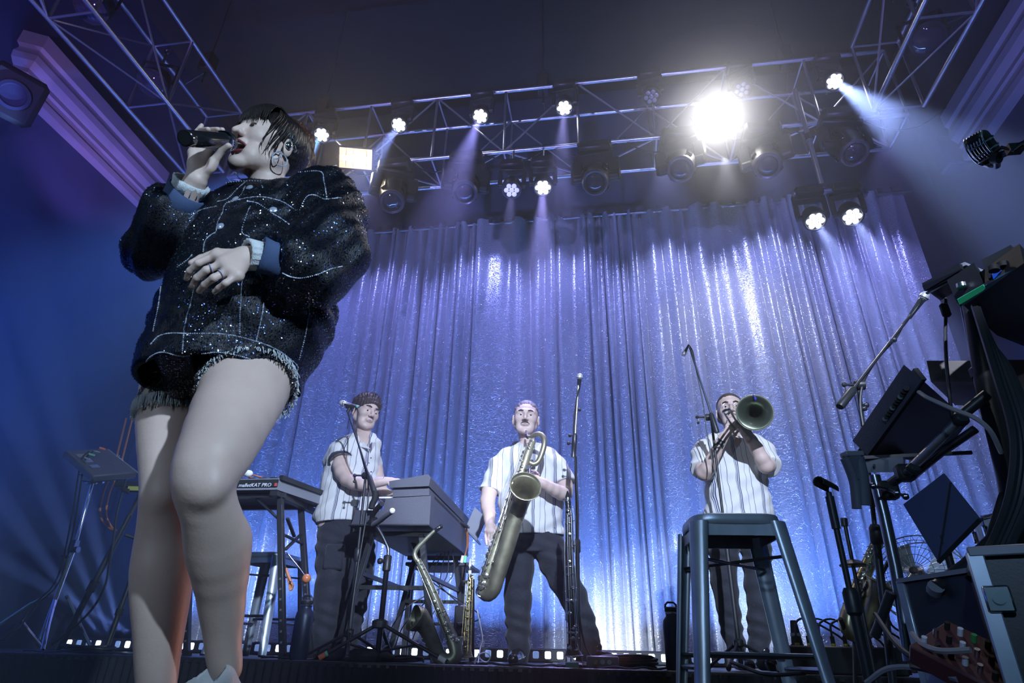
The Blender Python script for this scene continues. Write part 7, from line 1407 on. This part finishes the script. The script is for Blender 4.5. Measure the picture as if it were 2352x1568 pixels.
# boom stand right
b_ = onfloor(W(2030, 1540, 2.9), 0.0); tp = W(1972, 890, 2.85)
t = stand('black boom stand whose long boom points up to a chrome microphone at the right-hand rig', b_, tp, r=0.012, rot=0.5, leg_len=0.3); boom(t, W(1931, 931, 2.78), W(2092, 724, 2.95), r=0.0095, knob=W(1974, 884, 2.84))
for (x, y) in ((2054, 780), (1990, 930), (1985, 938)): part('knob', MB().cyl(W(1976 if x < 2000 else 2046, y, 2.85), W(x, y, 2.84), 0.006, 6).ball(W(x, y, 2.84), 0.013, 8, 6), M_steel, t)
part('spigot', MB().cyl(W(1990, 978, 2.85), W(2048, 970, 2.84), 0.010, 8).cyl(W(1976, 984, 2.84), W(2040, 966, 2.83), 0.007, 8), M_steel, t)
mk = thing('microphone', 'chrome-bodied microphone at the end of the right-hand boom under the tablet', 'microphone', W(2100, 712, 2.95)); microphone(mk, W(2126, 676, 2.90), W(2126, 676, 2.90)-W(2092, 724, 2.96), 0.9, M_mesh, None, M_chrome)
cable([(2092, 724, 2.94), (2076, 742, 2.93), (2058, 776, 2.92), (2030, 806, 2.90), (2006, 836, 2.88), (1982, 880, 2.83), (1976, 930, 2.83), (1984, 985, 2.83)], 'black cable wound along the right-hand boom', 0.006)
cable([(2170, 640, 2.2), (2172, 700, 2.2), (2172, 800, 2.2), (2180, 900, 2.22), (2188, 960, 2.25)], 'thin black cable with an inline block hanging from the tablet', 0.006)
solid('cable_block', MB().box(W(2171, 712, 2.19), (0.028, 0.02, 0.055), bev=0.005), M_rub, 'small black inline block on the cable under the tablet', 'electronics')
cable([(2110, 900, 2.1), (2128, 912, 2.06), (2150, 922, 2.04), (2190, 940, 2.0), (2240, 960, 1.95), (2275, 990, 1.95), (2300, 1040, 2.0)], 'pale cable curving across the underside of the right-hand synthesizer', 0.007, mat('pale_cable', (0.35, 0.33, 0.34), 0.4))
for k in range(5): cable([(2240+6*k, 700+20*k, 1.9), (2290+8*k, 860, 1.85), (2330+10*k, 1000, 1.8), (2322+12*k, 1130, 1.8), (2284+10*k, 1240, 1.78), (2230+16*k, 1330, 1.75)], 'thick black cable falling down the right-hand rig, %s of the bundle' % ('innermost', 'second innermost', 'middle one', 'second outermost', 'outermost')[k], 0.013, n=26, group='thick black cables falling down the right-hand rig')
# drum seat-like music desk
md_ = thing('music_stand', 'dark square music desk seen from behind, tilted in front of the right-hand rig', 'music stand', W(2160, 1290, 2.2)); dp = [W(2168, 1087, 2.05), W(2252, 1192, 2.0), W(2156, 1290, 2.15), W(2076, 1158, 2.2)]
part('desk', MB().plate(dp, 0.006), M_sheet, md_); part('fold', MB().bar(dp[0]*.8+dp[1]*.2, dp[2], 0.006, 0.01, nrm(CC-dp[0])), M_black, md_); part('ledge', MB().bar(dp[2], dp[1], 0.012, 0.012, nrm(CC-dp[0])), M_black, md_); part('pole', MB().cyl((dp[0]+dp[2])/2+V(0, 0.02, -0.05), onfloor((dp[0]+dp[2])/2+V(0.02, 0.1, 0), 0.0), 0.011, 10), M_black, md_)
# short stands
b_ = onfloor(W(1998, 1568, 2.35), 0.0); tp = W(1903, 1130, 2.30)
t = stand('black stand with an empty microphone clip rising at the right of the large stool', b_, tp, r=0.0125, rot=0.7, leg_len=0.28)
part('outer_sleeve', MB().cyl(W(1905, 1140, 2.30), W(1921, 1214, 2.305), 0.0145, 12), M_black, t)
cd = nrm(W(1880, 1106, 2.24)-W(1912, 1124, 2.32)); ca, cb, _ = frame(cd); rows = []
for k in range(9): th = -2.1+4.2*k/8; rows.append((th))
m = MB(); c0, c1 = W(1914, 1124, 2.31), W(1880, 1106, 2.24); out = []
for c in (c0, c1):
    for rr in (0.020, 0.0155):
        for th in rows: out.append(c+rr*(math.cos(th)*-cb*-1+math.sin(th)*ca))
K = 9; F = [(k, k+1, 2*K+k+1, 2*K+k) for k in range(K-1)]+[(K+k+1, K+k, 3*K+k, 3*K+k+1) for k in range(K-1)]+[(k+1, k, K+k, K+k+1) for k in range(K-1)]+[(2*K+k, 2*K+k+1, 3*K+k+1, 3*K+k) for k in range(K-1)]+[(0, 2*K, 3*K, K), (K-1, 2*K-1, 4*K-1, 3*K-1)]
part('clip', MB().add(out, F), M_rub, t)
b_ = onfloor(W(1975, 1400, 3.2), 0.0); t = thing('small_stand', 'short black rod with a domed cap beside the gold saxophone', 'stand', b_); part('rod', MB().cyl(W(1939, 1196, 3.2), b_, 0.009, 10), M_black, t); part('top_nut', MB().cyl(W(1938, 1190, 3.2), W(1940, 1208, 3.2), 0.016, 10), M_black, t)
part('dome', MB().lathe(W(1959, 1300, 3.2), (0, 0, 1), [(0.055, 0), (0.058, 0.006), (0.035, 0.024), (0.012, 0.030)], 20), M_black, t); part('base', MB().lathe(b_, (0, 0, 1), [(0.10, 0), (0.10, 0.012), (0.02, 0.02)], 20), M_black, t)
ss_ = thing('instrument_stand', 'black folding stand cradling the gold saxophone at the right', 'stand', onfloor(W(1985, 1500, 3.3), 0.0))
q = W(1962, 1440, 3.36)
for (x, Y_) in ((1930, 3.1), (2035, 3.1), (1990, 3.44)): g = part('leg', MB().cyl(q, onfloor(W(x, 1500, Y_), 0.0)+V(0, 0, 0.01), 0.010, 8), M_black, ss_); 
part('cradle', MB().tube([W(1930, 1420, 3.25), W(1945, 1458, 3.30), q, W(2000, 1456, 3.30), W(2010, 1430, 3.2)], 0.010, 8), M_rub, ss_); part('back_rod', MB().cyl(q, W(2040, 1290, 3.42), 0.010, 8), M_black, ss_)
# floor fan with its wire cage
fn = thing('floor_fan', 'round floor fan with a wire cage glowing pale behind the right-hand stand', 'fan', W(2095, 1400, 3.62)); fc = W(2108, 1322, 3.62); fd = nrm(V(-0.55, -0.75, 0.35)); fa, fb, fd = frame(fd); R = 0.225
for k, (rr, off) in enumerate(((R, 0.0), (R*0.98, -0.07), (R*0.80, 0.035), (R*0.6, 0.048), (R*0.4, 0.055), (R*0.2, 0.058))): part('cage_ring', MB().ring(fc+fd*off, fd, rr, 0.0035 if k < 2 else 0.0018, 40, 6), M_chrome, fn)
for k in range(36):
    a = 2*PI*k/36; e = fa*math.cos(a)+fb*math.sin(a); part('cage_wire', MB().tube([fc+fd*0.060+e*0.02, fc+fd*0.050+e*R*0.55, fc+fd*0.030+e*R*0.85, fc+e*R, fc-fd*0.07+e*R*0.98], 0.0015, 4), M_key, fn)
for k in range(4):
    a0 = PI/2*k; pts = [fc-fd*0.03+(fa*math.cos(a0+t_)+fb*math.sin(a0+t_))*r0+fd*dz for t_, r0, dz in ((0, 0.03, 0.02), (0.9, 0.03, -0.02), (1.05, R*0.85, -0.025), (0.6, R*0.92, 0.0), (0.1, R*0.82, 0.02))]; part('blade', MB().plate(pts, 0.003, fd), mat('translucent_blade', (0.45, 0.62, 0.60), 0.35), fn)
part('hub', MB().lathe(fc-fd*0.07, fd, [(0.04, 0), (0.045, 0.01), (0.04, 0.10), (0, 0.11)], 18), M_black, fn); part('motor', MB().lathe(fc-fd*0.17, fd, [(0.03, 0), (0.05, 0.03), (0.05, 0.10)], 16), M_black, fn)
for sg in (-1, 1): part('leg', MB().cyl(fc+fa*sg*R*0.95-fd*0.04, onfloor(fc+fa*sg*R*0.9-fd*0.02, 0.0), 0.010, 8), M_black, fn)
# black speaker box with metal corner, rack case
sb = thing('speaker_box', 'black speaker box with pale metal corners under the music desk', 'speaker', W(2110, 1440, 2.1)); A = W(2066, 1334, 2.10); B = W(2150, 1290, 1.95)
ex = nrm(V(B[0]-A[0], B[1]-A[1], 0)); ey = V(-ex[1], ex[0], 0); Lb = 0.34; hh = A[2]+0.0; part('cabinet', MB().box(A+ex*Lb/2+ey*0.16-V(0, 0, 0.14), (Lb, 0.32, 0.28), (ex, ey, V(0, 0, 1)), 0.008), M_black, sb)
for sg in (0, 1): part('corner_strip', MB().box(A+ex*(0.005+sg*(Lb-0.01))-V(0, 0, 0.14)-ey*0.002, (0.030, 0.012, 0.28), (ex, ey, V(0, 0, 1)), 0.003), M_galv, sb)
part('corner_plate', MB().box(A+ex*0.07-V(0, 0, 0.25)-ey*0.006, (0.10, 0.012, 0.09), (ex, ey, V(0, 0, 1)), 0.003), M_galv, sb); part('top_trim', MB().box(A+ex*Lb/2-V(0, 0, 0.0)-ey*0.0, (Lb, 0.02, 0.012), (ex, ey, V(0, 0, 1))), M_grey, sb)
part('plinth', MB().box(onfloor(A+ex*Lb/2+ey*0.16, (hh-0.28)/2), (Lb*0.9, 0.28, hh-0.281), (ex, ey, V(0, 0, 1))), M_bed, sb)
rc_ = thing('rack_case', 'large black flight case with aluminium edges at the lower right corner', 'case', W(2300, 1560, 1.6)); A = W(2222, 1268, 1.60); exr = V(0.90, -0.40, 0); exr = nrm(exr); eyr = V(-exr[1], exr[0], 0); hgt = A[2]
part('cabinet', MB().box(onfloor(A+exr*0.35+eyr*0.26, hgt/2), (0.70, 0.50, hgt-0.002), (exr, eyr, V(0, 0, 1)), 0.006), M_black, rc_); part('edge_strip', MB().box(onfloor(A+exr*0.012+eyr*0.005, hgt/2), (0.034, 0.026, hgt), (exr, eyr, V(0, 0, 1)), 0.003), M_galv, rc_); part('top_edge', MB().box(A+exr*0.35+eyr*0.005, (0.70, 0.03, 0.022), (exr, eyr, V(0, 0, 1)), 0.003), M_grey, rc_)
for (dx, dz) in ((0.03, -0.10), (0.30, -0.13)): part('latch', MB().box(A+exr*dx-V(0, 0, -dz)-eyr*0.008, (0.05, 0.016, 0.055), (exr, eyr, V(0, 0, 1)), 0.004).cyl(A+exr*dx-V(0, 0, -dz)-eyr*0.016, A+exr*dx-V(0, 0, -dz)-eyr*0.024, 0.012, 12), M_chrome, rc_)
sn = thing('snare_drum', 'white snare drum with chrome lugs behind the flight case at the right edge', 'drum', W(2372, 1300, 2.35)); sc_ = W(2372, 1232, 2.35); sz = W(2340, 1252, 2.22)[2]
part('shell', MB().lathe(V(sc_[0], sc_[1], sz+0.012), (0, 0, 1), [(0.150, 0), (0.150, 0.10)], 36), mat('white_pearl_shell', (0.72, 0.73, 0.78), 0.25), sn); 
for z in (0.014, 0.106): part('hoop', MB().ring(V(sc_[0], sc_[1], sz+z), (0, 0, 1), 0.155, 0.006, 40, 8), M_chrome, sn)
part('head', MB().lathe(V(sc_[0], sc_[1], sz+0.100), (0, 0, 1), [(0.149, 0), (0.149, 0.003), (0, 0.004)], 36), M_felt, sn)
for k in range(8): a = 2*PI*k/8+0.2; e = V(math.cos(a), math.sin(a), 0); c = V(sc_[0], sc_[1], sz)+e*0.157; part('lug', MB().cyl(c+V(0, 0, 0.012), c+V(0, 0, 0.112), 0.003, 6).box(c+V(0, 0, 0.06), (0.016, 0.016, 0.04), None, 0.004), M_chrome, sn)

for k in range(3): a = 2*PI*k/3+0.4; e = V(math.cos(a), math.sin(a), 0); part('stand_leg', MB().tube([V(sc_[0], sc_[1], sz)+e*0.14, V(sc_[0], sc_[1], sz-0.08)+e*0.04, V(sc_[0], sc_[1], 0.22)+e*0.02, onfloor(V(sc_[0], sc_[1], 0)+e*0.22, 0.01)], 0.010, 8), M_chrome, sn)
part('air_vent', MB().cyl(V(sc_[0]-0.06, sc_[1]-0.139, sz+0.055), V(sc_[0]-0.065, sc_[1]-0.150, sz+0.055), 0.012, 12), M_steel, sn)
# pedal board and mixer
mx_ = thing('mixer', 'small mixer with rows of white, green and red knobs beside the flight case', 'electronics', W(2190, 1470, 1.75)); A = W(2120, 1476, 1.75); ez = nrm(V(0, -0.6, 0.8)); ex = nrm(W(2240, 1436, 1.62)-A); ex = nrm(ex-ez*(ex@ez)); ey = np.cross(ez, ex)
part('case', MB().box(A+ex*0.10+ey*0.06-ez*0.03, (0.24, 0.17, 0.05), (ex, ey, ez), 0.006), mat('dark_red_case', (0.10, 0.03, 0.035), 0.5), mx_)
for i in range(8):
    for j in range(3): c = A+ex*(0.0+0.029*i)+ey*(0.005+0.05*j); part('knob', MB().cyl(c-ez*0.006, c+ez*0.014, 0.0062, 10), (M_print, M_key, M_rub)[(i+j) % 3] if not (i == 2 and j == 2) else mat('green_knob', (0.05, 0.35, 0.1), 0.5), mx_)
part('feet_block', MB().box(onfloor(A+ex*0.10+ey*0.06, 0.04), (0.20, 0.12, 0.08)), M_black, mx_)
pb = thing('pedal_board', 'low dark pedal board in the shadows at the bottom right', 'electronics', W(2200, 1545, 1.6)); c = onfloor(W(2180, 1540, 1.6), 0.03); part('board', MB().box(c+V(0.05, 0.1, 0), (0.55, 0.22, 0.05), (A1, A2, V(0, 0, 1)), 0.006), M_black, pb)
for k in range(4): part('switch', MB().cyl(c+A1*(-0.14+0.11*k)+V(0.05, 0.05, 0.02), c+A1*(-0.14+0.11*k)+V(0.05, 0.05, 0.045), 0.012, 10), M_key, pb)
# low stage box with connectors on the riser, and its cone
bx = thing('stage_box', 'low black stage box full of cable plugs at the right end of the riser front', 'case', fl(1930, 1530, 3.75)); c = fl(1925, 1530, 3.85); part('case', MB().box(c+V(0, 0, 0.065), (0.55, 0.36, 0.128), bev=0.008), M_black, bx)
for k in range(7):
    p = c+V(-0.20+0.06*k, -0.06, 0.128); pl = part('plug', MB().cyl(p, p+V(0, 0, 0.05), 0.011, 10), M_rub, bx); part('yellow_ring', MB().cyl(p+V(0, 0, 0.006), p+V(0, 0, 0.016), 0.0122, 10), mat('yellow_plastic', (0.6, 0.5, 0.03), 0.5), pl)
    solid('cable', MB().tube(curve_pts([p+V(0, 0, 0.05), p+V(0.01, 0, 0.11), p+V(0.06+0.01*k, 0.02, 0.135), p+V(0.16, 0.06, 0.10), p+V(0.28, 0.10, 0.02), onfloor(p+V(0.34, 0.14, 0), RZ+0.008)], 18), 0.0055, 6), M_cable, 'black cable arching out of the %s plug of the stage box' % ('leftmost', 'second', 'third', 'middle', 'fifth', 'sixth', 'rightmost')[k], 'cable', 'cables arching out of the stage box')
cn = c+V(-0.17, 0.06, 0.129); tcn = thing('lamp_cone', 'small black cone standing on the stage box', 'cone', cn); part('body', MB().lathe(cn, (0, 0, 1), [(0.034, 0), (0.034, 0.01), (0.030, 0.012), (0.017, 0.125), (0.014, 0.13), (0, 0.13)], 18), M_rub, tcn); part('band', MB().lathe(cn+V(0, 0, 0.05), (0, 0, 1), [(0.0275, 0), (0.0280, 0.002), (0.0262, 0.014), (0.025, 0.016)], 18), M_grey, tcn)
# loose cables on the floor in front at the right
for k, rows in enumerate(([(1990, 1568, 1.9), (2040, 1535, 1.85), (2110, 1534, 1.8), (2200, 1560, 1.7)], [(2095, 1455, 1.8), (2120, 1480, 1.75), (2160, 1494, 1.7), (2230, 1492, 1.65)], [(2010, 1410, 2.2), (2060, 1480, 2.0), (2110, 1512, 1.9), (2180, 1500, 1.8)], [(1680, 1520, 2.8), (1760, 1548, 2.6), (1850, 1545, 2.6)])):
    cable(rows, ('blue-grey cable arching over the bottom right foreground', 'pale cable sagging in front of the mixer', 'thin cable hanging from the steel upright to the mixer', 'thin cable lying under the large stool')[k], 0.007, (M_grey, mat('pale_cable', (0, 0, 0)), M_cable, M_cable)[k])
# vintage microphone in the upper right foreground
vm = thing('microphone', 'vintage chrome ribbed microphone on a boom at the upper right edge', 'microphone', W(2262, 345, 1.30)); vc = W(2258, 338, 1.30); up_ = nrm(W(2230, 318, 1.30)*0+nrm(CU*0.75-CR*0.55)); fr_ = nrm(nrm(CC-vc)*0.5-CR*0.75+CU*0.1); fr_ = nrm(fr_-up_*(fr_@up_)); sd_ = np.cross(up_, fr_); axm = (sd_, fr_, up_)
D = SDF(vc-0.09, vc+0.09, 0.003); D.box(vc, (0.050, 0.046, 0.080), axm, 0.016, 0.01); part('core', D.mesh(), M_black, vm, smooth=True)
for k in range(7): x = -0.021+0.007*k; part('rib', MB().tube([vc+sd_*x+up_*0.040*math.cos(t_)*1.0+fr_*0.027*math.sin(t_) for t_ in np.linspace(0.15, PI-0.15, 9)], 0.0022, 6), M_chrome, vm)
for z in (-0.026, -0.010, 0.012): part('band', MB().tube([vc+up_*z+sd_*0.028*math.cos(t_)+fr_*0.027*math.sin(t_) for t_ in np.linspace(0, 2*PI, 20, endpoint=False)], 0.0028, 6, closed=True), M_chrome, vm)
part('foot', MB().lathe(vc-up_*0.055, up_, [(0.014, 0), (0.020, 0.006), (0.024, 0.016)], 14), M_chrome, vm)
bs = thing('boom_stand', 'dark boom arm reaching in from the right edge to the vintage microphone', 'stand', V(0.98, 1.25, 0)); e0 = vc-up_*0.058; e1_ = W(2352, 330, 1.22); e2_ = V(1.55, 1.15, e1_[2]+0.03)
part('boom_arm', MB().tube([e0, W(2288, 362, 1.28), W(2320, 346, 1.25), e1_, e2_], 0.0085, 10), M_steel, bs); part('swivel', MB().cyl(W(2280, 362, 1.28), W(2296, 362, 1.27), 0.014, 10).box(W(2330, 342, 1.24), (0.03, 0.02, 0.02)), M_black, bs); part('pole', MB().cyl(e2_+V(0, 0, 0.02), onfloor(e2_, 0.0), 0.012, 10), M_black, bs); part('base', MB().lathe(onfloor(e2_, 0), (0, 0, 1), [(0.13, 0), (0.13, 0.015), (0.02, 0.03)], 24), M_black, bs)
part('cable', MB().tube([e0, W(2282, 352, 1.27), W(2300, 338, 1.25), W(2330, 346, 1.23), e1_], 0.004, 6), M_cable, bs)
